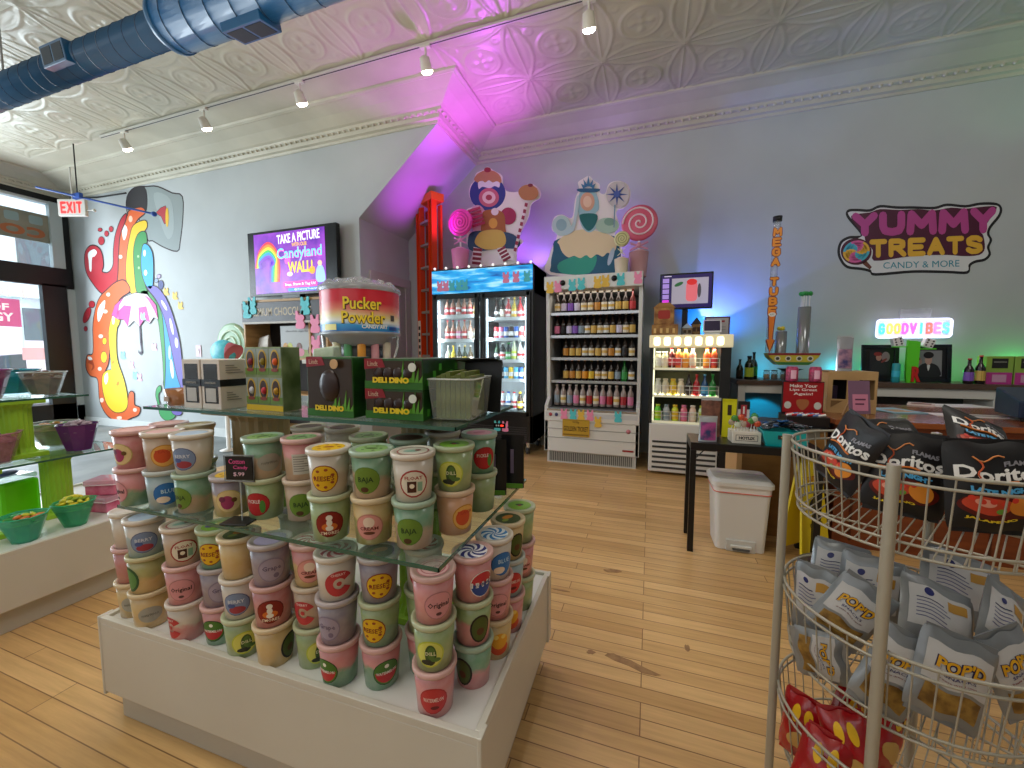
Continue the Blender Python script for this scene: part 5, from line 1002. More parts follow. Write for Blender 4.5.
def zig(x0, x1, y, amp, n, ytop): return [(x0, ytop)] + [(x0 + (x1 - x0) * k / (2 * n), y + (amp if k % 2 else 0)) for k in range(2 * n + 1)] + [(x1, ytop)]
f1 = [('blue_field', blob(335, 235, 125, 120), '2B3A8A', 4), ('cake_top', [(245, 150), (255, 110), (290, 85), (335, 72), (390, 85), (425, 120), (425, 165), (335, 175)], 'B98060', 4), ('cherry', blob(335, 72, 24, 18), '8E2438', 4), ('icing', [(270, 160), (300, 150), (320, 160), (345, 145), (370, 160), (400, 152), (420, 165), (415, 195), (385, 185), (350, 200), (300, 190), (275, 205)], 'E6DEF0', 4),
      ('swirl_disc', blob(345, 265, 70, 66), 'C4607A', 4), ('swirl_core', blob(345, 265, 46, 43), 'E9C2CC', 4), ('swirl_dot', blob(345, 265, 22, 20), 'B03A55', 4), ('left_drum', blob(265, 410, 62, 92), 'D9A6C0', 4), ('right_drum', blob(480, 395, 55, 60), 'A32A56', 4),
      ('biscuit_body', [(310, 360), (390, 350), (450, 380), (460, 470), (450, 520), (300, 510), (300, 420)], 'A86038', 4), ('glow_panel', blob(375, 445, 30, 36), 'DDA04A', 4), ('blue_base', [(200, 560), (250, 500), (480, 510), (560, 570), (540, 620), (430, 620), (230, 640)], '2E4A6E', 4),
      ('custard_skirt', [(250, 560), (300, 500), (430, 495), (465, 560), (440, 610), (340, 630), (262, 600)], 'D2AE5A', 4), ('buttons', blob(388, 365, 26, 26), 'E8D6E0', 4)]
f1 += [('leg_post', [(240, 610), (300, 625), (290, 740), (228, 740)], 'EFE6EC', 0)] + stripes(270, 615, 258, 740, 60, 4, '8E2A44') + [('leg_post', [(405, 620), (450, 610), (520, 665), (525, 705), (420, 700)], 'EFE6EC', 0)] + stripes(430, 615, 480, 705, 60, 4, '8E2A44')
f1 += [('staff', [(600, 300), (622, 300), (535, 660), (515, 660)], 'EBDDE4', 0)] + stripes(611, 300, 526, 655, 20, 8, '9A3050') + [('muffin', [(555, 240), (570, 200), (625, 180), (680, 205), (692, 250), (660, 285), (590, 285)], 'B27850', 4), ('cherry', blob(638, 186, 18, 12), '7A2438', 4)] + stripes(245, 340, 285, 470, 90, 5, 'B83A60')
standee('cardboard_standee', 'cardboard cutout of stacked cupcake shapes with a candy striped staff above the black fridge', 'cardboard cutout', 5.08, c1,
        [(225, 750), (232, 640), (190, 590), (195, 500), (235, 500), (190, 400), (190, 345), (240, 320), (205, 250), (215, 180), (240, 150), (255, 95), (300, 75), (335, 48), (375, 75), (435, 110), (440, 170), (470, 220), (545, 225), (560, 195), (635, 168), (695, 205), (700, 265), (640, 310), (620, 400), (560, 530), (582, 570), (545, 620), (535, 720), (520, 750)], f1)
c2 = (540, 170, 6.677)
def spoke_leaf(cx, cy, a, r0, r1, w_):
    ca, sa = math.cos(a), math.sin(a); return [(cx + r0 * ca - w_ * sa, cy + r0 * sa + w_ * ca), (cx + r1 * ca, cy + r1 * sa), (cx + r0 * ca + w_ * sa, cy + r0 * sa - w_ * ca)]
f2 = [('blue_bell', [(75, 640), (90, 540), (130, 460), (480, 440), (530, 520), (515, 690), (110, 690)], '1E5A78', 4), ('teal_panel', [(130, 620), (300, 560), (380, 580), (330, 690), (150, 690)], '2E9A86', 4), ('cream_tier', [(120, 480), (180, 430), (280, 400), (420, 420), (500, 460), (510, 520), (480, 560), (450, 555), (420, 580), (380, 565), (340, 590), (310, 570), (270, 590), (230, 575), (190, 585), (150, 550), (130, 500)], 'E3CDA8', 4), ('silver_highlight', blob(475, 580, 16, 62, .3), 'AFC0D0', 4),
      ('ice_column', [(262, 165), (300, 140), (350, 140), (385, 180), (395, 260), (370, 300), (380, 380), (330, 420), (280, 380), (260, 300), (250, 240)], '9CC0D0', 4), ('teal_band', [(270, 300), (380, 300), (370, 370), (325, 410), (280, 360)], '1F6A6E', 4), ('peach_disc', blob(318, 215, 48, 62), 'D9A48C', 4), ('peach_ring', blob(318, 215, 28, 38), 'EBC7B0', 4), ('left_swirl', blob(145, 375, 62, 68), 'B9CDD2', 4), ('left_swirl_core', blob(145, 370, 36, 40), '8FAEBB', 4), ('left_stream', [(250, 180), (265, 200), (250, 320), (225, 410), (170, 440), (150, 425), (215, 370), (235, 280)], 'B7CCD6', 4), ('right_swirl', blob(450, 375, 78, 52), 'A9C4B4', 4), ('right_swirl_core', blob(465, 350, 36, 26), '7FA394', 4)]
f2 += [('crown_base', [(255, 130), (395, 130), (380, 152), (270, 152)], '2F5F86', 3)] + [('crown_spike', spoke_leaf(325, 150, -PI / 2 + q, 35, 62 + 45 * (1 - abs(q)), 13), '3E78A6', 0) for q in (-.75, -.38, 0, .38, .75)]
f2 += [('disc', blob(520, 170, 76, 88), 'C9BFC6', 4)] + [('frost_arm', spoke_leaf(515, 170, PI / 4 * k, 10, 74, 9), '3A4E96', 0) for k in range(8)] + [('frost_core', blob(515, 170, 22, 22), '4A5EA8', 4), ('wand', [(497, 240), (506, 240), (500, 390), (492, 390)], '7F9AB4', 0)]
standee('cardboard_standee', 'cardboard cutout of a blue bell shape with snowflake disc above the white cooler', 'cardboard cutout', 4.95, c2,
        [(65, 700), (68, 560), (115, 440), (80, 400), (95, 320), (150, 300), (215, 320), (235, 200), (262, 130), (255, 85), (290, 60), (328, 42), (365, 75), (400, 100), (398, 150), (435, 160), (460, 95), (520, 75), (585, 100), (605, 170), (570, 250), (510, 280), (530, 380), (500, 430), (535, 500), (550, 600), (520, 700)], f2)
def cup_of_sticks(label, loc, r_, h, col, sticks, group=None):
    t = thing('candy_bucket', label, 'bucket', loc, 0, group)
    MB().lathe([(r_ * .8, 0), (r_, h), (r_ * .96, h), (r_ * .76, .01), (0, .01)], M(col, .45), 20, cap=False).obj('bucket', t); MB().ball((0, 0, h - r_ * .2), r_ * .9, noisy(sticks, 'E8D8E0', 30, .6), 12, 6, (1, 1, .6)).obj('sweets', t); return t
zf = FH + .001
p = at(461, 265, Y=4.95); cup_of_sticks('pink striped candy bucket on the black fridge below the pink lollipop', (p.x, 4.93, zf), .12, .28, 'D98AB0', 'E83AB0')
q = at(461, 223, Y=4.95); lolly('bright pink spiral lollipop above the black fridge', (q.x, 4.93, zf + .285), .175, 'FF4FC0', 'D8309A', q.z - .175 - zf - .285, turns=4, cup='E89AC8')
zo_ = OH + .001
q = at(645, 223, Y=4.95); lolly('large pink and white swirl lollipop at the right end of the white cooler', (q.x - .06, 4.93, zo_ + .30), .20, 'D9607C', 'F0D4DC', q.z - .20 - zo_ - .30, turns=2.5, cup='D89AAA')
cup_of_sticks('dusty pink candy bucket under the large pink swirl lollipop', (q.x - .06, 4.93, zo_), .11, .28, 'B98A8E', 'C87A8A')
q = at(624, 240, Y=4.85); lolly('small cream spiral lollipop beside the large pink swirl lollipop', (q.x - .02, 4.80, zo_ + .20), .085, 'DCD8A0', 'A8A070', q.z - .085 - zo_ - .20, turns=3, cup='D8D4B0')
cup_of_sticks('cream coloured candy bucket under the small cream lollipop', (q.x - .02, 4.80, zo_), .08, .19, 'D8CBB0', 'E8DCC0')
r = thing('string_lights', 'string of small white bulbs along the top of the black fridge', 'string lights', (-2.06, FY0 + .02, zf))
MB().tube([(-.69 + 1.38 * k / 30, 0, .008 + .006 * math.sin(k * 1.3)) for k in range(31)], .003, M('2A2A2A', .5), 5).obj('wire', r)
for k in range(9): MB().ball((-.66 + k * .165, -.004, .022), .018, M('F4F0E8', .3, emit=.8), 8, 5).obj('bulb', r)
# ---------------- monitor and things on the small merchandiser ----------------
r, a, b = tv('purple monitor showing a drink photo above the small lit merchandiser', .09, .66, 1.80, 2.215, 5.12, .04, right_bez=None)
m = MB().box(-a + .015, a - .015, -.003, 0, -b + .02, b - .02, M('2A1A5E', .3, emit=.35)); m.obj('screen', r)
m = MB(); m.box(-a + .13, a - .05, -.0045, -.003, -b + .06, b - .06, M('B9B2C4', .3, emit=.35))
for k in range(5): m.box(-a + .03, -a + .10, -.0045, -.003, .10 - k * .062, .15 - k * .062, M('A88AD8' if k < 4 else 'F040F0', .3, emit=.6))
m.prism(rrect(.0, .12, -.12, .10, .04), .001, M('E8707A', .3, emit=.5), d0=.0045); m.prism(ell(.06, .10, .055, .035), .001, M('D82A2A', .3, emit=.5), d0=.005); m.prism(ell(-.08, .08, .05, .02, rot=.4), .001, M('2A6A3A', .3, emit=.4), d0=.0045); m.prism(ell(.14, .0, .02, .08), .001, M('55505A', .3, emit=.3), d0=.0045)
m.box(-.24, -.16, -.0045, -.003, .170, .180, M('D8D0E8', .3, emit=.5)); m.obj('screen_picture', r)
MB().box(-.03, .03, .04, .07, -b - .55, .0, M('141416', .4)).box(-.03, .03, .07, .276, -.05, .05, M('141416', .4)).obj('mount', r)
zs_ = SH_ + .001
def gable_house(label, x, y, w2, h, d, hc, hr, dots=0):
    t = thing('gingerbread_house', label, 'decoration', (x, y, zs_), 0, None)
    MB().box(-w2, w2, 0, d, 0, h * .62, noisy(hc, 'A8824A', 18, .6)).obj('walls', t, .003)
    MB().prism([(-w2 - .01, h * .62), (w2 + .01, h * .62), (0, h)], d + .01, M(hr, .6), lambda a, b, c: (a, c - .005, b)).obj('roof', t)
    m = MB()
    for k in (-1, 1): m.box(k * w2 * .5 - .012, k * w2 * .5 + .012, -.003, .001, h * .25, h * .45, M('E8C87A', .5))
    m.obj('window', t) if False else None
    for k in (-1, 1): MB().box(k * w2 * .5 - .014, k * w2 * .5 + .014, -.003, .001, h * .22, h * .45, M('3A2414', .5)).obj('window', t)
    return t
t = thing('gingerbread_box', 'brown gingerbread house box with pictured sweets at the left end of the merchandiser', 'box', (.13, 4.56, zs_)); MB().box(-.12, .14, 0, .16, 0, .12, noisy('8A5A2E', 'B98A4A', 14, .6)).obj('base', t, .003); MB().box(-.10, .10, .02, .14, .12, .31, noisy('7A4A22', 'C09050', 12, .6)).obj('house', t, .006); 
m = MB(); m.prism(rrect(-.06, .06, .18, .27, .02), .002, M('A8322A', .5), d0=-.018)
for k in range(4): m.box(-.10 + k * .062, -.075 + k * .062, -.003, .0, .03, .08, M('E8C07A', .5))
m.prism([(-.11, .30), (.11, .30), (.05, .35), (-.05, .35)], .13, M('A87A42', .6), d0=-.15); m.obj('print', t)
gable_house('small white roofed gingerbread house beside the brown box', .36, 4.58, .045, .13, .1, '5A6A72', 'A8B4BC')
gable_house('small dark gingerbread house left of the tablet', .45, 4.60, .04, .19, .1, '5A3A1E', '2A2420')
t = thing('tablet_reader', 'white tilted card reader tablet on the small merchandiser', 'tablet', (.585, 4.50, zs_), -.1); MB().hexa([(-.07, -.02, 0), (.07, -.02, 0), (.07, .12, 0), (-.07, .12, 0)], [(-.07, .0, .02), (.07, .0, .02), (.07, .09, .14), (-.07, .09, .14)], M('DADADC', .3)).obj('stand', t, .006)
T = Matrix.Translation((0, .037, .085)) @ Matrix.Rotation(-.65, 4, 'X'); MB(T).box(-.085, .085, -.01, .004, -.075, .085, M('E6E6E8', .25)).obj('body', t, .006); MB(T).box(-.072, .072, -.012, -.009, -.06, .07, M('3A3448', .15, emit=.1)).obj('screen', t)
t = thing('framed_notice', 'small red framed notice standing behind the tablet', 'framed notice', (.66, 4.72, zs_)); MB().box(-.12, .12, 0, .012, 0, .20, M('5A3038', .4)).obj('frame', t, .003); MB().box(-.105, .105, -.002, .0, .015, .185, M('B9B4B4', .5)).box(-.07, .07, -.003, -.001, .14, .16, M('9A3038', .5)).box(-.08, .08, -.003, -.001, .06, .064, M('6A6A6A', .5)).box(-.08, .08, -.003, -.001, .09, .094, M('6A6A6A', .5)).obj('sheet', t)
# ---------------- wall logo ----------------
c3 = (830, 190, 4.8); L3 = art_fn(c3, YB)
lg = thing('wall_logo', 'large pink and yellow YUMMY TREATS logo painted on the back wall', 'logo', (2.5, YB - .0005, 2.4)); sh = lambda P: [(a - 2.5, b - 2.4) for a, b in P]
out = [(80, 130), (85, 95), (130, 90), (190, 92), (240, 72), (320, 78), (400, 78), (500, 80), (560, 65), (650, 72), (720, 60), (800, 62), (826, 90), (815, 130), (775, 180), (765, 210), (778, 240), (765, 275), (772, 310), (745, 340), (700, 350), (675, 365), (660, 402), (560, 400), (400, 398), (220, 412), (190, 395), (150, 385), (80, 375), (45, 335), (35, 290), (50, 245), (90, 222), (130, 220), (145, 210)]
def shrink(P, k):
    n = len(P); area = sum(P[i][0] * P[(i + 1) % n][1] - P[(i + 1) % n][0] * P[i][1] for i in range(n)); s_ = 1 if area > 0 else -1; o = []
    for i in range(n):
        a, b = P[i - 1], P[(i + 1) % n]; dx, dy = b[0] - a[0], b[1] - a[1]; q = math.hypot(dx, dy) or 1; o.append((P[i][0] - s_ * dy / q * k, P[i][1] + s_ * dx / q * k))
    return o
MB().prism(sh(L3(smooth(out, 4))), .001, M('15151A', .5)).obj('black_border', lg); MB().prism(sh(L3(smooth(shrink(out, 13), 4))), .0008, M('D9D9DB', .5), d0=.0012).obj('white_field', lg)
mar = [(100, 125), (190, 108), (240, 92), (330, 96), (420, 92), (500, 98), (580, 85), (650, 90), (720, 82), (800, 82), (760, 150), (725, 200), (735, 220), (742, 280), (715, 312), (640, 318), (560, 312), (420, 315), (340, 325), (210, 340), (205, 290), (170, 245), (165, 225), (140, 190)]
MB().prism(sh(L3(smooth(mar, 3))), .0008, M('4E1230', .5), d0=.0022).obj('maroon_field', lg)
def quadmap(x0, x1, yt0, yt1, yb0, yb1, cr=c3, Y=YB, cx=2.5, cz=2.4):
    """unit box -> photo quad on the wall"""
    def fn(a, b, c):
        u, v = a + .5, b + .5; x = x0 + (x1 - x0) * u; yt = yt0 + (yt1 - yt0) * u; yb = yb0 + (yb1 - yb0) * u; q = at(cr[0] + x / cr[2], cr[1] + (yb + (yt - yb) * v) / cr[2], Y=Y); return (q.x - cx, -c, q.z - cz)
    return fn
m = MB(); strokes(m, 'YUMMY', M('B8458C', .5), quadmap(104, 796, 110, 80, 226, 208), .31, .36, .74, .0032, .001); m.obj('yummy_lettering', lg)
m = MB(); strokes(m, 'TREATS', M('E2AE38', .5), quadmap(188, 734, 238, 216, 328, 306), .28, .36, .74, .0032, .001); m.obj('treats_lettering', lg)
m = MB(); text(m, 'CANDY & MORE', 1, 1, M('2F8CA0', .5), quadmap(255, 620, 348, 336, 378, 368), (0, 0), .0022, .001, .0); m.obj('small_lettering', lg)
m = MB(); m.prism(sh(L3([(150, 350), (172, 338), (200, 370), (190, 382)])), .0008, M('6B3A2A', .5), d0=.0024); m.prism(sh(L3(blob(125, 296, 74, 64, 0, 30))), .0008, M('4E1230', .5), d0=.0024)
cc = L3([(125, 296)])[0]; R_ = .118
for k, h in enumerate(('D9609A', '49AFC4', 'E8B23A') * 2):
    for j in range(5):
        r0, r1 = R_ * j / 5, R_ * (j + 1) / 5; t0 = 2 * PI * k / 6 + .25 * j; m.prism([(cc[0] - 2.5 + r * math.cos(t), cc[1] - 2.4 + r * math.sin(t)) for r, t in [(r0 + .001, t0), (r0 + .001, t0 + PI / 3)] + [(r1, t0 + .0 + PI / 3 * (4 - q) / 4) for q in range(5)]], .0006, M(h, .5), d0=.0034)
m.obj('lollipop_emblem', lg)
# ---------------- neon sign ----------------
a_, b_ = at(878, 320, Y=5.34), at(952, 337, Y=5.34); cx, cz = (a_.x + b_.x) / 2, (a_.z + b_.z) / 2; w2, h2_ = (b_.x - a_.x) / 2, (a_.z - b_.z) / 2
nsg = thing('neon_sign', 'glowing multicoloured GOOD VIBES neon sign on the back wall', 'neon sign', (cx, 5.36, cz))
MB().box(-w2, w2, .0, .012, -h2_, h2_, glassm('E8F0FF', .5)).obj('backing', nsg)
MB().tube([(x, -.006, z) for x, z in rrect(-w2, w2, -h2_, h2_, .03)], .009, M('DDE2FF', .3, emit=1.6), 8, closed=True).obj('border_tube', nsg)
for i, (ch, h) in enumerate(zip('GOODVIBES', ('30D8F0', 'FFD23A', 'FF8A2A', 'FF3AA0', 'C03AFF', '2AD8E8', 'FF4A3A', 'FF5AC0', '4A9AFF'))):
    m = MB(); strokes(m, ch, M(h, .3, emit=1.3), ubox(-w2 + .045 + i * (2 * w2 - .09) / 8, 0, .055 if ch != 'I' else .025, .115), .2, .2, .5, .002, .008); m.obj('letter_tube', nsg)
MB().box(-.12, .14, -.002, .003, h2_ + .01, h2_ + .11, glassm('E8EAF0', .35)).obj('clear_tag', nsg); light('neon_glow', 'AREA', (cx, 5.30, cz), .8, (.85, .8, 1), .6, (cx, 6, cz), sy=.15); light('neon_glow_out', 'AREA', (cx, 5.26, cz), 1.2, (.95, .8, 1), .6, (cx, 3, cz - .6), sy=.15)
# ---------------- back counter ----------------
CZb, CYb = 1.0, 4.90
TOPW = noisy('4A3A30', '5E4A3C', 4, .35, stretch=(1, 8, 1))
r = thing('worktop', 'long dark wood counter top along the back wall', 'counter top', (.90, CYb, CZb)); MB().box(0, 4.9, 0, .47, -.05, 0, TOPW).obj('slab', r, .004)
x = .92
for i, w_ in enumerate((1.05, 1.12, 1.12, 1.12)):
    lb = ('white framed sideboard with a cyan lit recess beside the merchandiser', 'white framed sideboard below the dark framed photo', 'white framed sideboard below the pink and green boxes', 'white framed sideboard at the right end of the back wall')[i]
    r = thing('sideboard', lb, 'cabinet', (x, CYb + .03, 0)); WF = M('D6D3CA', .45)
    MB().box(0, .07, 0, .4, 0, .948, WF).obj('side_post', r, .003); MB().box(w_ - .08, w_ - .01, 0, .4, 0, .948, WF).obj('side_post', r, .003); MB().box(.07, w_ - .08, 0, .03, .86, .948, WF).obj('top_rail', r, .003); MB().box(.07, w_ - .08, 0, .4, .06, .12, WF).obj('bottom_shelf', r, .003)
    MB().box(.07, w_ - .08, .38, .4, .12, .948, M('59605F' if i else '4A6A78', .6)).obj('back_panel', r)
    x += w_ + .01
def picture(label, x0, x1, z0, z1, y, hb, fig):
    r = thing('picture_frame', label, 'picture', ((x0 + x1) / 2, y, z0), 0, None, rot=(-.08, 0, 0)); a, h = (x1 - x0) / 2, z1 - z0
    m = MB()
    for bx in ((-a, a, 0, .035), (-a, a, h - .035, h), (-a, -a + .035, .035, h - .035), (a - .035, a, .035, h - .035)): m.box(bx[0], bx[1], -.02, .0, bx[2], bx[3], M('0F1A20', .3))
    m.obj('frame', r, .003); MB().box(-a + .03, a - .03, -.006, 0, .03, h - .03, M('16181C', .3)).obj('mat', r)
    m = MB().box(-a + .07, a - .07, -.008, -.006, .06, h - .06, M(hb, .5))
    for pts, hh in fig: m.prism([((u - .5) * 2 * (a - .07), .06 + v * (h - .12)) for u, v in smooth(pts, 4)], .0008, M(hh, .5), d0=.0085 + .0005 * len(m.mats))
    m.obj('photo', r); return r
picture('dark framed photo of a person in a red hat beside a flag', 2.08, 2.39, 1.0, 1.375, 5.12, '1A1C24', [([(.1, .0), (.2, .45), (.45, .6), (.7, .5), (.85, .1)], '22242A'), (blob(.45, .72, .14, .13), 'B98A7A'), (blob(.4, .86, .2, .08), '8A2A2A'), (blob(.78, .75, .2, .2), '9A8A90'), (blob(.7, .6, .16, .05, .5), '8A3A3A')])
picture('dark framed portrait of a young person in a dark suit holding cards', 2.45, 2.80, 1.0, 1.375, 5.12, '8A8C90', [([(.1, 0), (.15, .35), (.35, .5), (.65, .5), (.88, .35), (.92, 0)], '1E2226'), (blob(.5, .64, .13, .2), 'B9958A'), (blob(.5, .82, .19, .13), '15151A'), ([(.45, .42), (.5, .2), (.56, .42)], 'D8D8DA'), (blob(.14, .62, .1, .16, .5), 'B08A80'), (blob(.1, .72, .06, .12, .7), '7A2A32')])
def die(label, x, z, rz, y=5.02):
    r = thing('foam_die', label, 'die', (x, y, z), 0, None, rot=(0, rz, 0)); MB().box(-.04, .04, -.0, .06, -.045, .045, M('E6E2E0', .4)).obj('cube', r, .008); m = MB()
    for a in (-.02, .02):
        for b in (-.025, 0, .025): MB().lathe([(0, 0), (.008, 0), (.008, .002), (0, .002)], M('3A2A2E', .4), 10, T=Matrix.Translation((a, .0, b)) @ Matrix.Rotation(PI / 2, 4, 'X')).obj('pip', r)
    return r
r = thing('green_prop', 'bright green tall foam figure between the two framed pictures with a red R', 'decoration', (2.42, 4.99, CZb)); 
MB().prism(smooth([(-.035, 0), (-.045, .38), (-.03, .41), (.04, .40), (.05, .36), (.035, 0)], 4), .03, M('5FD82A', .5)).obj('body', r); m = MB(); text(m, 'R', .07, .15, M('C42A26', .4), c=(.03, .085), d0=.031, d=.012, bold=.05); m.obj('red_letter', r)
MB().box(-.16, -.04, -.035, -.002, .345, .355, M('5FD82A', .5)).box(.05, .17, -.035, -.002, .325, .335, M('5FD82A', .5)).obj('arm', r)
p = at(902, 346, Y=4.93); die('white foam die on the left arm of the green figure', 2.42 - .12, CZb + .40, -.25, 4.96); die('white foam die on the right arm of the green figure', 2.42 + .12, CZb + .385, .35, 4.96)
r = thing('drink_can', 'teal slim can standing left of the red letter', 'can', (2.29, 4.945, CZb), 0); bottle_parts(r, 'can', .19, .032, M('2FA0A8', .3), M('2FA0A8', .3), None, M('3FC0D8', .3))
for i, (x, h, lc) in enumerate(((2.86, .22, '8A5BC0'), (2.94, .25, 'D8B25A'))): bottle('long', (x, 4.99, CZb), h + .02, .036, '1A1214', lc, 'C8343A', 'dark sauce bottle with a %s label right of the suited portrait' % CNAME[lc], 'bottles by the portrait')
for i in range(2):
    r = thing('gift_box', '%s of the two pink and green window gift boxes on the back counter' % ('left', 'right')[i], 'box', (3.08 + i * .20, 5.0, CZb), 0, 'pink and green gift boxes')
    MB().box(-.095, .095, 0, .12, 0, .26, M('8FB04A', .45)).obj('carton', r, .003); MB().box(-.09, .09, -.003, .0, .0, .11, M('B83A8A', .4)).obj('pink_panel', r); MB().box(-.055, .055, -.0035, -.0, .15, .24, M('22221E', .3)).box(-.045, .045, -.0045, -.003, .205, .21, M('B9B9A8', .4)).obj('window', r); MB().box(-.05, .05, -.006, -.003, .02, .09, M('D8A0C0', .15, .3)).obj('foil_tray', r)
p = at(1019, 374, Y=5.0); r = thing('green_bottle', 'dark green lit round bottle at the right edge of the counter', 'bottle', (3.66, 5.0, CZb)); MB().lathe([(.09, 0), (.12, .06), (.11, .14), (.05, .2), (.03, .26), (0, .26)], M('24502A', .15), 20).obj('body', r)
bottle('wide', (1.03, 4.99, CZb), .26, .045, '1F2A16', 'B9D13A', '1C1C20', 'dark bottle with a lime label beside the merchandiser', 'bottles by the merchandiser'); bottle('long', (1.10, 5.12, CZb), .30, .04, '142414', '3B9A4A', '1C1C20', 'tall dark green bottle behind the lime labelled one', 'bottles by the merchandiser'); bottle('long', (.96, 5.1, CZb), .22, .035, '1A2A1A', '3A2A22', '1C1C20', 'small dark green bottle next to the merchandiser', 'bottles by the merchandiser')
for i, (x, h) in enumerate(((1.2, 'B98A5A'), (1.28, '8A6A4A'), (1.36, 'A8926A'))):
    r = thing('candy_jar', 'low glass jar of brown sweets, %s of three on the back counter' % ORD[i], 'jar', (x, 5.0 + .03 * (i % 2), CZb), 0, 'glass jars on the back counter'); MB().lathe([(.028, .004), (.028, .06), (0, .065)], M(h, .5), 14).obj('sweets', r); MB().lathe([(.03, 0), (.034, .01), (.034, .08), (.025, .095)], glassm('DCE8EC', .15), 14, cap=False).obj('jar', r); MB().lathe([(.03, .095), (.03, .105), (0, .108)], M('6A6A68', .4), 14).obj('lid', r)
# mega tube candy stand
r = thing('tube_candy_stand', 'black pedestal with a boat shaped yellow and green tray under the mega tube', 'stand', (1.36, 4.80, 0)); 
MB().lathe([(.17, 0), (.17, .02), (.05, .04), (.045, 1.10), (.12, 1.13), (0, 1.13)], M('1A1A1C', .4), 20).obj('pedestal', r)
tray = [(-.225, 1.29), (.225, 1.29), (.21, 1.25), (.13, 1.17), (-.13, 1.17), (-.21, 1.25)]
m = MB(); m.prism(tray, .18, M('C9B83A', .45), lambda a, b, c: (a, c - .09, b)); o = m.obj('tray', r); 
m = MB(); m.prism([(-.225, 1.29), (.225, 1.29), (.22, 1.268), (-.22, 1.268)], .002, M('8A2A2A', .45), lambda a, b, c: (a, -.0905 - c, b)); m.prism([(-.17, 1.2), (.17, 1.2), (.13, 1.172), (-.13, 1.172)], .001, M('3A7A3A', .45), lambda a, b, c: (a, -.0905 - c, b))
for k in range(4):
    cx = -.14 + k * .093; m.prism(ell(cx, 1.235, .026), .002, M('D8D4C4', .45), lambda a, b, c: (a, -.0905 - c, b)); m.prism(ell(cx, 1.235, .016), .003, M('4A4A3A', .45), lambda a, b, c: (a, -.0905 - c, b))
m.obj('tray_print', r)
r = thing('mega_tube', 'tall clear tube with orange MEGA TUBE lettering and a downward arrow', 'candy tube', (1.16, 4.80, 1.291), 0, None, rot=(0, .015, 0))
H_ = 1.32; MB().lathe([(.033, 0), (.033, H_)], glassm('C9CED6', .22), 20, cap=False).obj('tube', r); MB().lathe([(.04, H_), (.042, H_ + .05), (0, H_ + .055)], M('1A1A1C', .4), 18).obj('cap', r)
m = MB(); lt = 'MEGA TUBE'
for k, ch in enumerate(lt):
    if ch != ' ':
        z = H_ - .11 - k * .098 - (0 if k < 4 else .0); strokes(m, ch, M('7A2418', .45), ubox(0, z, .088, .098), .38, .2, .62, .034, .002); strokes(m, ch, M('F0962E', .45), ubox(0, z, .076, .086), .26, .2, .62, .0365, .002)
m.obj('lettering', r)
m = MB(); ar = [(-.038, .43), (.038, .43), (.018, .13), (.045, .13), (0, .0), (-.045, .13), (-.018, .13)]; m.prism(ar, .003, M('7A2418', .45), d0=.033); m.prism([(a * .75, .015 + b * .955) for a, b in ar], .003, M('E8802A', .45), d0=.0365); m.prism(ell(0, .39, .032, .022), .002, M('F0ECE4', .45), d0=.04); text(m, '$.79', .035, .014, M('2A2A2A', .45), c=(0, .39), d0=.0425, d=.0005); m.obj('arrow_badge', r)
for lb, x, h, w_, col, tip in (('tall clear tube full of straws with green heads', 1.455, .46, .055, '9A9C9E', '2F9A4A'), ('short clear tube with yellow topped candies', 1.265, .22, .05, 'A8A8A4', 'D8C83A')):
    r = thing('candy_tube', lb, 'candy tube', (x, 4.80, 1.291)); MB().lathe([(w_, 0), (w_, h), (w_ - .004, h), (w_ - .004, .01), (0, .01)], M('8E9294', .2, .45), 20, cap=False).obj('tube', r)
    for k in range(9 if h > .3 else 4):
        a = k * 2.4; q = w_ * .7 * math.sqrt((k + .5) / 9); MB().tube([(q * math.cos(a), q * math.sin(a), .012), (q * 1.3 * math.cos(a), q * 1.3 * math.sin(a), h + (.12 if h > .3 else .02))], .004, WHITE, 5).obj('straw', r); MB().ball((q * 1.4 * math.cos(a), q * 1.4 * math.sin(a), h + (.13 if h > .3 else .03)), .022, M(tip, .4), 8, 5).obj('candy_head', r)
# ---------------- red display box, cups, cabinet ----------------
BRN = noisy('7A5424', '8A6230', 5, .5, stretch=(1, 1, 4))
r = thing('cabinet', 'brown wooden cabinet standing behind the white trash can', 'cabinet', (.88, 3.19, 0)); MB().box(-.24, .26, .0, .42, .0, .77, BRN).obj('body', r, .003); MB().box(-.275, -.241, -.01, .42, 0, .77, M('C9A06A', .5)).obj('tan_edge', r, .002); MB().box(-.28, .265, -.015, .43, .771, .785, M('1E1E20', .4)).obj('top', r, .002)
r = thing('red_display_box', 'red display box reading Make Your Lips Great Again with lip balm tubes', 'display box', (1.035, 3.22, .786)); RD = M('A3141C', .4); DK = M('1A1416', .4)
MB().box(-.125, .125, 0, .20, 0, .07, DK).obj('tray', r, .002); MB().box(-.125, .125, .13, .15, .07, .305, DK).obj('header_board', r, .002)
m = MB().box(-.12, .12, .127, .131, .085, .30, RD)
for k, t_ in enumerate(('Make Your', 'Lips Great', 'Again!')): text(m, t_, .165 - .05 * (k == 2), .023, M('F3EDE6', .5), c=(0, .275 - k * .03), d0=-.1265, d=.001, bold=.008)
m.prism(smooth([(-.03, .175), (.03, .175), (.035, .14), (0, .10), (-.035, .14)], 4), .001, M('A8643A', .5), d0=-.1265); m.prism(ell(-.09, .135, .022, .026), .001, M('C9C4BA', .5), d0=-.1265); m.prism(ell(.09, .135, .022, .026), .001, M('C9C4BA', .5), d0=-.1265); m.obj('printed_front', r)
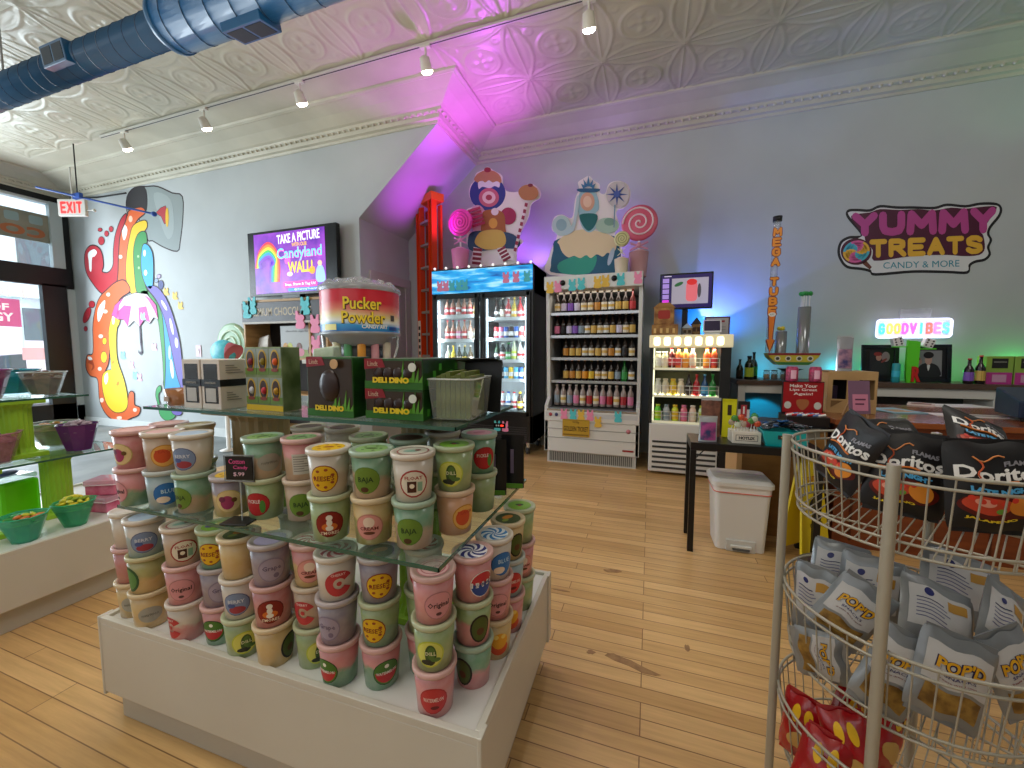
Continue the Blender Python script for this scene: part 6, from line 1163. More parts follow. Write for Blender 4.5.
for k in range(14):
    x, y = -.10 + .031 * (k % 7) + .008 * (k // 7), .03 + .05 * (k // 7); MB().tube([(x - .02, y, .076), (x + .025, y + .012, .082)], .008, M(('E8E4E0', 'C42A2E', '6A8AC0')[k % 3], .4), 8).obj('lip_balm_tube', r)
for i, x in enumerate((.965, 1.105)):
    r = thing('pink_cup', '%s of the two pink patterned cups on the red display box' % ('left', 'right')[i], 'cup', (x, 3.36, 1.0915), 0, None); MB().lathe([(.034, 0), (.037, .01), (.037, .09), (.03, .105), (0, .105)], noisy('C93A6A', '7A2040', 60, .4), 18).obj('cup', r); MB().grid(lambda a, b: (.0378 * math.sin((a - .5) * .9), -.0378 * math.cos((a - .5) * .9), .02 + b * .06), 4, 2, M('E8B4C8', .5)).obj('label', r)
# ---------------- black table and what stands on it ----------------
TZ = .725; tx0, tx1, ty0, ty1 = .262, .98, 2.76, 3.07
r = thing('side_table', 'narrow black table with square legs left of the brown cabinet', 'table', ((tx0 + tx1) / 2, ty0, 0)); a = (tx1 - tx0) / 2; BT = M('131314', .35)
MB().box(-a, a, 0, ty1 - ty0, TZ - .05, TZ, BT).obj('table_top', r, .003)
for x in (-a, a - .035):
    for y in (0, ty1 - ty0 - .035): MB().box(x, x + .035, y, y + .035, 0, TZ - .05, BT).obj('leg', r, .002)
MB().tube([(-a + .03, .27, TZ - .2), (-a + .16, .27, TZ - .05)], .004, BT, 6).obj('brace', r)
def stand_bag(name, label, cat, loc, w_, h, t, rz, body, window=None, prints=(), group=None, lean=0, foil='B9BCC0'):
    r = thing(name, label, cat, loc, 0, group, rot=(-lean, 0, rz))
    def side(s_): return lambda a, b: ((a - .5) * w_ * (1 - .06 * math.sin(PI * b)), s_ * t / 2 * (math.sin(PI * a) ** .5) * (1 - b) ** .6 * (1 + .05 * math.sin(9 * a + 5 * b)), b * h)
    MB().grid(side(-1), 10, 10, body).grid(lambda a, b: side(1)(1 - a, b), 10, 10, body).obj('bag', r)
    MB().box(-w_ / 2 * .98, w_ / 2 * .98, -.0025, .0025, h * .93, h * 1.0, M(foil, .3, .3)).obj('seal', r)
    fr = lambda a, b, c: ((a), -t / 2 * max(.0, math.sin(PI * min(1, max(0, a / w_ + .5)))) ** .5 * max(0, 1 - b / h) ** .6 * 1.06 - .0015 - c, b)
    if window: m = MB(); x0, x1, z0, z1, mm = window; m.grid(lambda a, b: fr(x0 + (x1 - x0) * a, z0 + (z1 - z0) * b, 0), 8, 8, mm); m.obj('window', r)
    if prints:
        m = MB()
        for q in prints: text(m, q[0], q[1], q[2], M(q[4], .5), fr, q[3], .001, .0005)
        m.obj('print', r)
    return r
stand_bag('candy_pouch', 'silver topped pouch with purple space print at the left end of the table', 'pouch', (.365, 2.82, TZ + .001), .11, .165, .04, .1, M('B9BDC2', .25, .3), (-.045, .045, .01, .125, noisy('2E3A66', 'B04A8A', 22, .3, lo=.35, hi=.6)))
stand_bag('candy_pouch', 'brown patterned pouch with dark stripe standing behind the silver pouch', 'pouch', (.40, 2.99, TZ + .001), .125, .265, .03, .05, noisy('5A3A30', '8A5A48', 30, .4), None, ())
stand_bag('novelty_card', 'yellow card with a dark scorpion shape behind the lollipop box', 'card', (.515, 3.0, TZ + .001), .088, .26, .01, 0, M('D8D21E', .4), (-.012, .012, .15, .22, M('3A2A16', .5)), foil='D8D21E')
r = thing('warning_card', 'small white card with red warning mark between yellow card and teal basket', 'card', (.605, 3.03, TZ + .001)); MB().box(-.035, .035, -.002, .002, 0, .24, M('D8D4D0', .5)).box(-.035, .035, -.003, .003, .19, .245, M('1A1A1C', .5)).box(-.018, .018, -.004, -.002, .14, .22, M('B0303A', .5)).box(-.005, .005, -.005, -.003, .16, .21, M('F0ECE8', .5)).obj('card', r)
r = thing('lollipop_box', 'white carton with ruled nameplate reading HOTLIX holding wrapped insect lollipops', 'box', (.585, 2.81, TZ + .001), .05); a = .08
MB().box(-a, a, 0, .13, 0, .075, M('DAD3C6', .45)).obj('carton', r, .003)
m = MB().box(-.062, .062, -.0012, 0, .018, .056, M('3A2A2E', .5)).box(-.059, .059, -.002, 0, .021, .053, M('DAD3C6', .5)); text(m, 'HOTLIX', .09, .02, M('1E1A1C', .5), c=(0, .037), d0=.002, d=.0006, bold=.05); m.obj('nameplate', r)
for k in range(16):
    random.seed(k); x, y = -.065 + .0185 * (k % 8), .03 + .07 * (k // 8); h = .125 + random.uniform(-.02, .04); c = ('4FA04A', 'D8E0C8', 'E0562A', 'C8B4A0', 'B03A4A')[k % 5]
    o = MB().tube([(x, y, .0755), (x + random.uniform(-.01, .01), y, h)], .002, WHITE, 5).ball((x, y, h), .021, glassm(c, .65), 10, 6, (1, .5, 1)); o.obj('lollipop', r)
BLU = M('12A8AC', .35); r = thing('teal_basket', 'teal plastic basket filled with dark foil sweets on the black table', 'basket', (.79, 2.84, TZ + .001), -.03)
b0 = [(-.10, -.05, 0), (.10, -.05, 0), (.10, .08, 0), (-.10, .08, 0)]; b1 = [(-.128, -.07, .095), (.128, -.07, .095), (.128, .10, .095), (-.128, .10, .095)]
b2 = [(-.122, -.064, .095), (.122, -.064, .095), (.122, .094, .095), (-.122, .094, .095)]; b3 = [(-.095, -.045, .006), (.095, -.045, .006), (.095, .075, .006), (-.095, .075, .006)]
m = MB(); m.add(b0 + b1 + b2 + b3, [(3, 2, 1, 0)] + [(i, (i + 1) % 4, 4 + (i + 1) % 4, 4 + i) for i in range(4)] + [(4 + i, 4 + (i + 1) % 4, 8 + (i + 1) % 4, 8 + i) for i in range(4)] + [(8 + i, 8 + (i + 1) % 4, 12 + (i + 1) % 4, 12 + i) for i in range(4)] + [(12, 13, 14, 15)], BLU); m.obj('basket', r)
T = Matrix.Translation((0, -.0655, .06)) @ Matrix.Rotation(-.21, 4, 'X'); m = MB(T).box(-.045, .04, -.004, .0, -.012, .012, M('1A2428', .4)).box(-.03, .03, -.0048, -.004, -.004, .004, M('A89A5A', .5)); m.obj('tag', r)
for k in range(34):
    random.seed(100 + k); x, y = random.uniform(-.105, .105), random.uniform(-.045, .08); z = .105 + random.uniform(0, .055) * (1 - abs(x) / .16)
    T = Matrix.Translation((.79 + x, 2.84 + y, TZ + z)) @ Matrix.Rotation(random.uniform(0, 6), 4, 'Z') @ Matrix.Rotation(random.uniform(-.6, .6), 4, 'X')
    c = ('2A3038', '4A5058', '1A4A7A', 'B9BCC4', '38322E', '5A6068')[k % 6]
    o = MB().ball((0, 0, 0), .03, M(c, .25, .5), 8, 5, (1, .6, .28)).box(-.045, -.026, -.012, .012, -.001, .001, M(c, .25, .5)).box(.026, .045, -.012, .012, -.001, .001, M(c, .25, .5)).obj('wrapped_sweet'); o.matrix_world = T
    tag(o, 'dark foil wrapped sweet heaped in the teal basket', 'sweet', 'foil sweets in the teal basket')
# ---------------- trash can ----------------
r = thing('trash_can', 'white plastic pedal trash can with liner edge showing under the lid', 'trash can', (.59, 2.86, 0), .02); TW = M('DCDAD6', .4)
def rr3(a, b, z, rr): return [(x, y, z) for x, y in rrect(-a, a, 0, b, rr, 5)]
m = MB(); L0 = rr3(.145, .24, 0, .03); L1_ = rr3(.165, .27, .40, .035)
m.hexa([(x, y + .015, z) for x, y, z in L0], L1_, TW); m.obj('bin_body', r)
m = MB(); m.hexa(rr3(.168, .275, .385, .035), rr3(.172, .28, .43, .035), M('E6E2DE', .25)); m.obj('bin_liner', r)
MB().tube([(x, y - .002 if y < .05 else y + .003, z) for x, y, z in rr3(.168, .276, .388, .035)], .0035, M('D86A5A', .4), 6, closed=True).obj('drawstring', r)
m = MB(); m.hexa([(x, y - .01, z) for x, y, z in rr3(.182, .30, .43, .04)], [(x * 1.0, y - .01, z) for x, y, z in rr3(.182, .30, .455, .04)], TW); m.hexa([(x, y - .01, z) for x, y, z in rr3(.182, .30, .455, .04)], [(x, y + .01, z) for x, y, z in rr3(.165, .26, .475, .04)], TW); m.obj('lid', r)
MB().box(-.085, .085, -.004, .02, .0, .075, M('C9C7C2', .4)).box(-.06, .06, -.02, .0, .03, .045, TW).box(-.05, .05, -.0215, -.005, .015, .028, M('5A5A5A', .4)).obj('pedal', r, .003)
# yellow wet floor sign folded against the desk
r = thing('floor_sign', 'yellow folded caution floor sign leaning behind the wire rack', 'caution sign', (.955, 2.92, 0), .72); YW = M('E0C81A', .4)
for s_ in (-1, 1):
    T = Matrix.Rotation(.09 * s_, 4, 'X'); m = MB(); m.prism([(-.14, 0), (-.10, 0), (-.08, .06), (.08, .06), (.10, 0), (.14, 0), (.09, .62), (.05, .66), (-.05, .66), (-.09, .62)], .012, YW, lambda a, b, c, s_=s_: (a, s_ * (.065 * (1 - b / .66) + c), b)); o = m.obj('panel', r)
m = MB(); sl = lambda a, b, o_: (a, -.0785 * (1 - b / .66) - .012 - o_ - .001, b); text(m, 'CAUTION', .12, .03, M('A82A20', .5), sl, (0, .52)); m.prism(ell(0, .36, .05, .04), .001, M('1E1E1E', .5), sl); text(m, 'WET FLOOR', .12, .025, M('1E1E1E', .5), sl, (0, .24)); m.obj('print', r)
# ---------------- desk ----------------
DW = noisy('7A3E1E', '8F4E28', 3, .22, stretch=(1, 9, 1), coat=.3); DF = noisy('6B3018', '80401F', 3, .3, stretch=(1, 1, 8)); dx0, dy0 = 1.16, 3.14; DZT = .86
r = thing('desk', 'reddish brown wooden service desk with glossy top behind the wire rack', 'desk', (dx0, dy0, 0))
MB().box(0, 3.0, 0, 1.05, DZT - .035, DZT, DW).obj('desk_top', r, .004); MB().box(.03, 2.95, .03, .055, .0, DZT - .035, DF).obj('front_panel', r); MB().box(.03, .055, .055, 1.0, 0, DZT - .035, DF).obj('side_panel', r); MB().box(.05, 2.9, 1.0, 1.02, 0, DZT - .035, DF).obj('back_panel', r)
m = MB()
for k in range(4): m.box(.12 + k * .7, .12 + k * .7 + .012, .024, .03, .05, DZT - .06, M('4A1E0E', .4))
m.obj('panel_groove', r)
p = at(932, 428, Y=dy0 - .005); r = thing('desk_notice', 'white strip notice with small text fixed under the desk edge', 'notice', (p.x, dy0 + .024, DZT - .13)); m = MB().box(-.16, .16, -.003, 0, -.035, .035, M('D8D8D4', .5)); m.box(-.13, .13, -.004, -.003, -.008, .006, M('8A6A66', .5)); m.obj('strip', r)
def sheet(name, label, cat, px, py, w_, d_, rz, h='E8E6E2', t=.003, group=None, z=DZT, art=()):
    p = at(px, py, Z=z); r = thing(name, label, cat, (p.x, p.y, z + .001), rz, group); MB().box(-w_ / 2, w_ / 2, -d_ / 2, d_ / 2, 0, t, M(h, .45)).obj('sheet', r)
    if art:
        m = MB()
        for x0, x1, y0, y1, hh in art: m.box(x0, x1, y0, y1, t, t + .0008, M(hh, .5))
        m.obj('print', r)
    return r
sheet('greeting_card', 'pale blue card with gold sun print on the desk by the easel', 'card', 893, 411, .24, .28, .3, '7FB4BE', .006, None, DZT, ((-.06, .07, -.09, .03, 'B98A4A'), (-.02, .03, -.02, .0, 'E8DCC0')))
sheet('greeting_card', 'green edged card partly under the pale blue card', 'card', 880, 414, .20, .30, .6, '8FA88A', .0, None) if False else None
sheet('leaflet', 'white and grey leaflet stack left of centre on the desk top', 'leaflet', 921, 405, .16, .18, -.5, 'D9C9C0', .012, None, DZT, ((-.06, .06, -.07, .02, '8A4A3A'),))
sheet('paper_sheet', 'long white paper lying at the back of the desk', 'paper', 955, 406, .40, .22, .15)
sheet('paper_sheet', 'wide printed paper at the right of the desk near its front edge', 'paper', 990, 417, .62, .16, -.05, 'D8D2CC', .003, None, DZT, ((-.1, .1, -.04, .04, '9A948C'), (.14, .25, -.05, .03, 'B0AAA2')))
p = at(856, 428, Y=3.3); r = thing('easel_sign', 'small wooden easel holding a purple and pink card on the desk', 'easel', (1.32, 3.24, DZT + .001), .25)
WL = M('B9936A', .5); MB().tube([(-.045, 0, 0), (-.02, .03, .24)], .006, WL, 6).obj('leg', r); MB().tube([(.06, 0, 0), (.03, .03, .24)], .006, WL, 6).obj('leg', r); MB().tube([(0, .14, 0), (0, .03, .22)], .006, WL, 6).obj('leg', r)
T = Matrix.Translation((0, -.006, .03)) @ Matrix.Rotation(-.13, 4, 'X'); m = MB(T).box(-.065, .065, -.008, 0, 0, .22, M('7A5A72', .4)).box(-.045, .05, -.0095, -.007, .02, .13, M('C9809A', .4)).box(-.03, .035, -.0105, -.009, .09, .10, M('5A2A4A', .5)).box(-.03, .025, -.0105, -.009, .06, .07, M('5A2A4A', .5)); m.obj('card', r)
CB_ = noisy('B08D5C', 'C09C68', 6, .6)
p0, p1 = at(823, 372, Y=3.45), at(876, 372, Y=3.45); r = thing('cardboard_box', 'tan cardboard display box with two cut out windows on the desk', 'box', (1.37, 3.48, DZT + .001), -.02)
a = .145; m = MB(); hb = .30
m.box(-a, a, .24, .25, 0, hb, CB_).box(-a, -a + .01, .01, .24, 0, hb, CB_).box(a - .01, a, .01, .24, 0, hb, CB_).box(-a, a, .01, .24, hb - .01, hb, CB_).box(-a, a, .01, .24, 0, .01, CB_)
m.box(-a, a, 0, .01, 0, .10, CB_).box(-a, a, 0, .01, .24, hb, CB_).box(-a, -.115, 0, .01, .10, .24, CB_).box(-.03, .04, 0, .01, .10, .24, CB_).box(.13, a, 0, .01, .10, .24, CB_).box(-a + .01, a - .01, .2, .21, .01, hb - .01, M('1E1820', .6)); m.obj('carton', r)
MB().box(-.12, -.05, .10, .16, .011, .19, M('4A3A58', .5)).box(.06, .13, .10, .16, .011, .17, M('3A3A4A', .5)).obj('contents', r); MB().prism([(-.12, .04), (-.05, .09), (-.12, .09)], .002, M('7A5A34', .6)).prism([(0, .02), (.08, .07), (.0, .08)], .002, M('8A6A40', .6)).obj('flap', r)
stand_bag('candy_pouch', 'shiny silver pouch with purple picture standing on the cardboard box', 'pouch', (1.35, 3.58, DZT + .302), .105, .26, .05, .05, M('B9BAC0', .15, .5), (-.042, .042, .02, .16, noisy('3A3A6A', 'B98A9A', 20, .3)))
r = thing('card_printer', 'dark blue office machine with pink notes at the right end of the desk', 'machine', (2.40, 3.35, DZT + .001), -.25); MB().hexa([(-.2, 0, .02), (.4, 0, .02), (.4, .35, .02), (-.2, .35, .02)], [(-.2, 0, .13), (.4, 0, .16), (.4, .35, .20), (-.2, .35, .20)], M('14243C', .35)).obj('body', r, .01)
MB().box(.10, .22, -.006, -.001, .03, .13, M('D8B4CC', .5)).box(.12, .20, -.008, -.005, .045, .10, M('F0ECEE', .5)).obj('label', r); MB().box(.02, .10, .02, .1, .135, .18, M('E03AB0', .5)).obj('pink_note', r); MB().lathe([(.02, 0), (.02, .02)], M('1A1A1A', .5), 10, c=(-.16, .04, 0)).obj('foot', r); MB().lathe([(.02, 0), (.02, .02)], M('1A1A1A', .5), 10, c=(.36, .04, 0)).obj('foot', r)
# ---------------- wire basket rack ----------------
WR = M('ABA596', .35, .15); RC = (.635, 1.25)
rk = thing('basket_rack', 'grey wire rack with three round baskets in the right foreground', 'rack', (RC[0], RC[1], 0)); RB = .258
def circ(R, z, n=64, a0=0, a1=2 * PI): 
    full = abs(a1 - a0 - 2 * PI) < 1e-6; return [(R * math.cos(a0 + (a1 - a0) * k / n), R * math.sin(a0 + (a1 - a0) * k / n), z) for k in range(n if full else n + 1)]
angs = [math.atan2(-.232, -.157), math.atan2(.057, -.258)]
angs += [angs[0] + PI, angs[1] + PI]
for a in angs: MB().tube([((RB + .011) * math.cos(a), (RB + .011) * math.sin(a), 0), ((RB + .011) * math.cos(a), (RB + .011) * math.sin(a), 1.068)], .0115, WR, 12).obj('post', rk)
for zt, zb, R0, R1 in ((1.055, .872, RB, .236), (.655, .47, RB, .236), (.335, .15, RB, .236)):
    b = MB()
    for z, R in ((zt, R0), (zt - .024, R0), (zb + .026, R1 + .004), (zb, R1)): b.tube(circ(R, z), .0033 if z != zt else .004, WR, 6, closed=True)
    n = 44
    for k in range(n):
        t = 2 * PI * k / n + .03; c, s_ = math.cos(t), math.sin(t); b.tube([(R0 * c, R0 * s_, zt), (R1 * c, R1 * s_, zb)], .0018, WR, 5)
    fl = MB(); R = R1
    for k in range(-11, 12):
        q = k * .021; L_ = math.sqrt(max(0, R * R - q * q)); ca, sa = math.cos(-.6), math.sin(-.6); fl.tube([(q * ca - L_ * sa, q * sa + L_ * ca, zb + .002), (q * ca + L_ * sa, q * sa - L_ * ca, zb + .002)], .0018, WR, 5)
    for q in (-.1, .1):
        L_ = math.sqrt(R * R - q * q); ca, sa = math.cos(-.6 + PI / 2), math.sin(-.6 + PI / 2); fl.tube([(q * ca - L_ * sa, q * sa + L_ * ca, zb - .003), (q * ca + L_ * sa, q * sa - L_ * ca, zb - .003)], .003, WR, 5)
    bo = b.obj('basket', rk); fl.obj('wire_floor', bo)
    for a0 in (angs[0] + 1.05, angs[1] - .85): 
        m = MB(); m.grid(lambda a, b_: ((RB + .004) * math.cos(a0 + a * .22), (RB + .004) * math.sin(a0 + a * .22), zt - .028 + b_ * .034), 5, 1, WR); m.obj('bracket', bo)
# pillow bags
def pillow(w_, h, t, seed):
    random.seed(seed); ph = [random.uniform(0, 6) for _ in range(6)]
    def f(s_, a, b):
        u, v = a - .5, b - .5; e = (max(0, math.cos(PI * u)) ** .55) * (max(0, math.cos(PI * v * .96)) ** .5)
        wr = .05 * math.sin(14 * u + ph[0] + 4 * v) * math.cos(9 * v + ph[1]) + .04 * math.sin(23 * v + ph[2] + 6 * u)
        pinch = 1 - .10 * (1 - (2 * abs(v)) ** 3) * 1.0 * 0 - .07 * abs(2 * v) ** 6
        return (u * w_ * (1 - .05 * math.cos(PI * v)) * pinch, -s_ * t / 2 * (e + wr * e), v * h + .004 * math.sin(12 * u + ph[3]))
    return f
def pillow_bag(name, label, cat, loc, rot, w_, h, t, mats, seed, group, deco=None, seal=None):
    r = thing(name, label, cat, loc, 0, group, rot=rot); f = pillow(w_, h, t, seed); n = 18
    MB().grid(lambda a, b: f(1, a, b), n, n, mats[0]).grid(lambda a, b: f(-1, 1 - a, b), n, n, mats[1] if len(mats) > 1 else mats[0]).obj('bag', r)
    fn = lambda a, b, c: (lambda p: (p[0], p[1] - c, p[2]))(f(1, min(.98, max(.02, a / w_ + .5)), min(.98, max(.02, b / h + .5))))
    if deco: deco(r, fn, w_, h)
    sm = seal or mats[0]
    for s_ in (-1, 1): MB().box(-w_ * .44, w_ * .44, -.0015, .0015, s_ * h / 2 - .008, s_ * h / 2 + .008, sm).obj('crimp', r)
    return r
def gridpoly(m, x0, x1, y0, y1, mat, fn, c, n=8, edge=None):
    edge = edge or (lambda u, v: (x0 + (x1 - x0) * u, y0 + (y1 - y0) * v)); m.grid(lambda u, v: fn(*edge(u, v), c), n, n, mat)
def chips_deco(r, fn, w_, h):
    m = MB(); D = lambda rx, ry, cx, cy, hh, c: disc(m, rx, M(hh, .4), fn, c, cx, cy, ry, 5, 24)
    D(w_ * .42, h * .15, .0, -h * .22, '5A120C', .0008); D(w_ * .24, h * .10, -w_ * .14, -h * .20, 'C8452A', .0014); D(w_ * .15, h * .12, w_ * .20, -h * .20, 'E08A2E', .0018); D(w_ * .10, h * .045, -w_ * .17, -h * .17, 'E8A08A', .0022); D(w_ * .05, h * .03, -w_ * .02, -h * .25, '6A9A3A', .0026)
    for k in range(5): D(w_ * .035, h * .03, -w_ * .3 + k * w_ * .1, -h * (.14 + .02 * (k % 2)), 'D83A2A', .0024)
    m.obj('food_picture', r)
    m = MB(); text(m, 'Doritos', w_ * .86, h * .15, M('EDEBE8', .4), fn, (0, h * .15), .0012, .0006, .03, res=2); text(m, 'FLAMAS', w_ * .32, h * .055, M('8A8890', .4), fn, (w_ * .2, h * .265), .0012, .0006, .04, rot=.0)
    text(m, 'LATE NIGHT', w_ * .62, h * .06, M('4FA4D8', .4), fn, (0, -h * .035), .003, .0006, .06); text(m, 'JALAPENO', w_ * .5, h * .035, M('E8C82A', .4), fn, (-w_ * .1, -h * .37), .0025, .0006, .05); m.obj('lettering', r)
    m = MB(); fx = lambda a, b, c: fn(a, b, c + .002)
    m.tube([fn(-w_ * .35 + w_ * .5 * k / 8, h * (.055 + .02 * math.sin(k / 8 * 3)), .002) for k in range(9)], .0025, M('D8762A', .4), 5); m.tube([fn(-w_ * .2 + w_ * .03 * math.sin(k), h * (.30 - .2 * k / 6), .002) for k in range(7)], .0018, M('C8562A', .4), 5); m.tube([fn(-w_ * .25 + w_ * .3 * k / 6, h * (.33 - .04 * math.sin(k)), .002) for k in range(7)], .0018, M('D8864A', .4), 5); m.obj('flame_streak', r)
BKF = noisy('09080A', '130E12', 8, .48); G = 'black crisp bags in the top basket'
def C_(px, py, Y): return tuple(at(px, py, Y=Y))
chips = [(C_(849, 453, 1.36), (-.12, .40, -1.2), .15, .20, .05, 3, 'black crisp bag leaning sideways at the left end of the top basket'),
         (C_(904, 473, 1.30), (-.16, .06, -.30), .165, .205, .055, 4, 'black crisp bag standing second from left, front row of the top basket'),
         (C_(992, 486, 1.21), (-.14, -.03, .05), .185, .20, .06, 5, 'large black crisp bag at the right front of the top basket'),
         (C_(893, 445, 1.40), (-.9, -.06, .1), .17, .18, .045, 6, 'black crisp bag lying behind the second bag in the top basket'),
         (C_(978, 440, 1.38), (-.75, .42, .1), .165, .15, .045, 7, 'black crisp bag tilted behind the large right bag in the top basket')]
for loc, rot, w_, h, t, sd, lb in chips: pillow_bag('crisp_bag', lb, 'crisp bag', loc, rot, w_, h, t, (BKF,), sd, G, chips_deco)
SIL = noisy('7E8286', '96999C', 5, .3, metal=.35); WHP = M('C2C0C0', .42); G = 'silver popped snack pouches in the middle basket'
def popd_deco(back=False):
    def deco(r, fn, w_, h):
        m = MB(); gridpoly(m, -w_ * .42, w_ * .42, -h * .10 if not back else -h * .25, h * .36, WHP, fn, .0008)
        if not back:
            gridpoly(m, -w_ * .36, w_ * .36, -h * .40, -h * .14, noisy('6A4A1E', 'A8823A', 40, .4), fn, .0008); m.obj('panel', r)
            m = MB(); text(m, "POP'D", w_ * .62, h * .16, M('1E1A4A', .4), fn, (0, h * .16), .0015, .0006, .10, rot=.06, shear=.15); text(m, "POP'D", w_ * .60, h * .145, M('D8A01E', .4), fn, (0, h * .165), .0025, .0006, .03, rot=.06, shear=.15); text(m, 'SNACKS', w_ * .4, h * .035, M('3A3468', .4), fn, (0, h * .04), .0015, .0005); text(m, 'freeze dried candy', w_ * .5, h * .025, M('8A5A5A', .4), fn, (0, -h * .02), .0015, .0005); m.obj('lettering', r)
        else:
            m.obj('panel', r); m = MB(); disc(m, w_ * .06, M('2A2E6A', .4), fn, .0015, -w_ * .18, h * .28, None, 2, 12); gridpoly(m, w_ * .06, w_ * .34, h * .16, h * .30, M('B98A3A', .4), fn, .0015, 4)
            for k in range(6): gridpoly(m, -w_ * .34, w_ * (.0 + .04 * (k % 3)), h * (.16 - k * .055), h * (.175 - k * .055), M('6A6A8A' if k else '2A2E5A', .4), fn, .0015, 4)
            m.obj('lettering', r)
    return deco
pop = [(C_(815, 600, 1.30), (-.1, -.05, -.75), .115, .18, .03, 0, 'back'), (C_(849, 612, 1.20), (-.2, .5, -.35), .125, .17, .035, 0, 'front'), (C_(820, 655, 1.17), (-.1, 1.35, -.6), .13, .10, .03, 0, 'front'),
       (C_(893, 672, 1.09), (-.25, .45, -.1), .12, .18, .04, 0, 'front'), (C_(950, 678, 1.08), (-.25, .32, .05), .15, .175, .045, 0, 'front'), (C_(1013, 672, 1.13), (-.2, -.3, .4), .12, .17, .04, 0, 'front'),
       (C_(936, 618, 1.21), (-.65, .42, .05), .17, .16, .04, 0, 'back'), (C_(869, 590, 1.30), (-.2, .1, -.25), .14, .17, .04, 0, 'back'), (C_(1000, 622, 1.24), (-.45, .65, .25), .12, .17, .035, 0, 'back'), (C_(838, 572, 1.40), (-.25, .1, -.3), .14, .16, .04, 0, 'back'), (C_(958, 588, 1.36), (-.5, .35, .05), .19, .17, .04, 0, 'back')]
pl = ['silver back facing snack pouch at the far left of the middle basket', 'silver tilted snack pouch with front label, upper left of the middle basket', 'silver snack pouch turned on its side against the left basket wires', 'silver snack pouch just right of the front post in the middle basket', 'widest silver snack pouch in the centre front of the middle basket', 'silver snack pouch at the right front edge of the middle basket', 'silver snack pouch lying back up in the centre of the middle basket', 'silver back facing snack pouch behind the upper left tilted one', 'silver snack pouch standing on a corner at the right of the middle basket', 'silver snack pouch at the rear left of the middle basket', 'silver snack pouch at the rear right of the middle basket']
for i, ((loc, rot, w_, h, t, _, fb), lb) in enumerate(zip(pop, pl)): pillow_bag('snack_pouch', lb, 'snack pouch', loc, rot, w_, h, t, (SIL,), 20 + i, G, popd_deco(fb == 'back'), SIL)
REDF = noisy('8E0F16', 'A8141C', 6, .2, coat=.5); G = 'red snack bags in the bottom basket'
def red_deco(r, fn, w_, h):
    m = MB()
    for s_ in (-1, 1): disc(m, w_ * .10, M('E8B81E', .4), fn, .001, s_ * w_ * .14, h * .25, h * .14, 3, 16)
    disc(m, w_ * .28, M('C9A05A', .4), fn, .001, 0, -h * .2, h * .14, 4, 18); m.obj('print', r)
for i, (loc, rot, lb) in enumerate(((C_(803, 727, 1.22), (-.1, .05, -.6), 'red snack bag standing at the left side of the bottom basket'), (C_(820, 768, 1.12), (-.3, .2, -.4), 'red snack bag in front of the standing one in the bottom basket'), (C_(851, 750, 1.14), (-.3, -.3, -.2), 'red snack bag with yellow ovals left of the front post, bottom basket'), (C_(845, 722, 1.28), (-.3, .5, .2), 'red snack bag at the back of the bottom basket'), (C_(885, 735, 1.19), (-.5, 1.0, .3), 'red snack bag lying right of the front post in the bottom basket'))):
    pillow_bag('red_snack_bag', lb, 'snack bag', loc, rot, .105, .165, .055, (REDF,), 40 + i, G, red_deco)
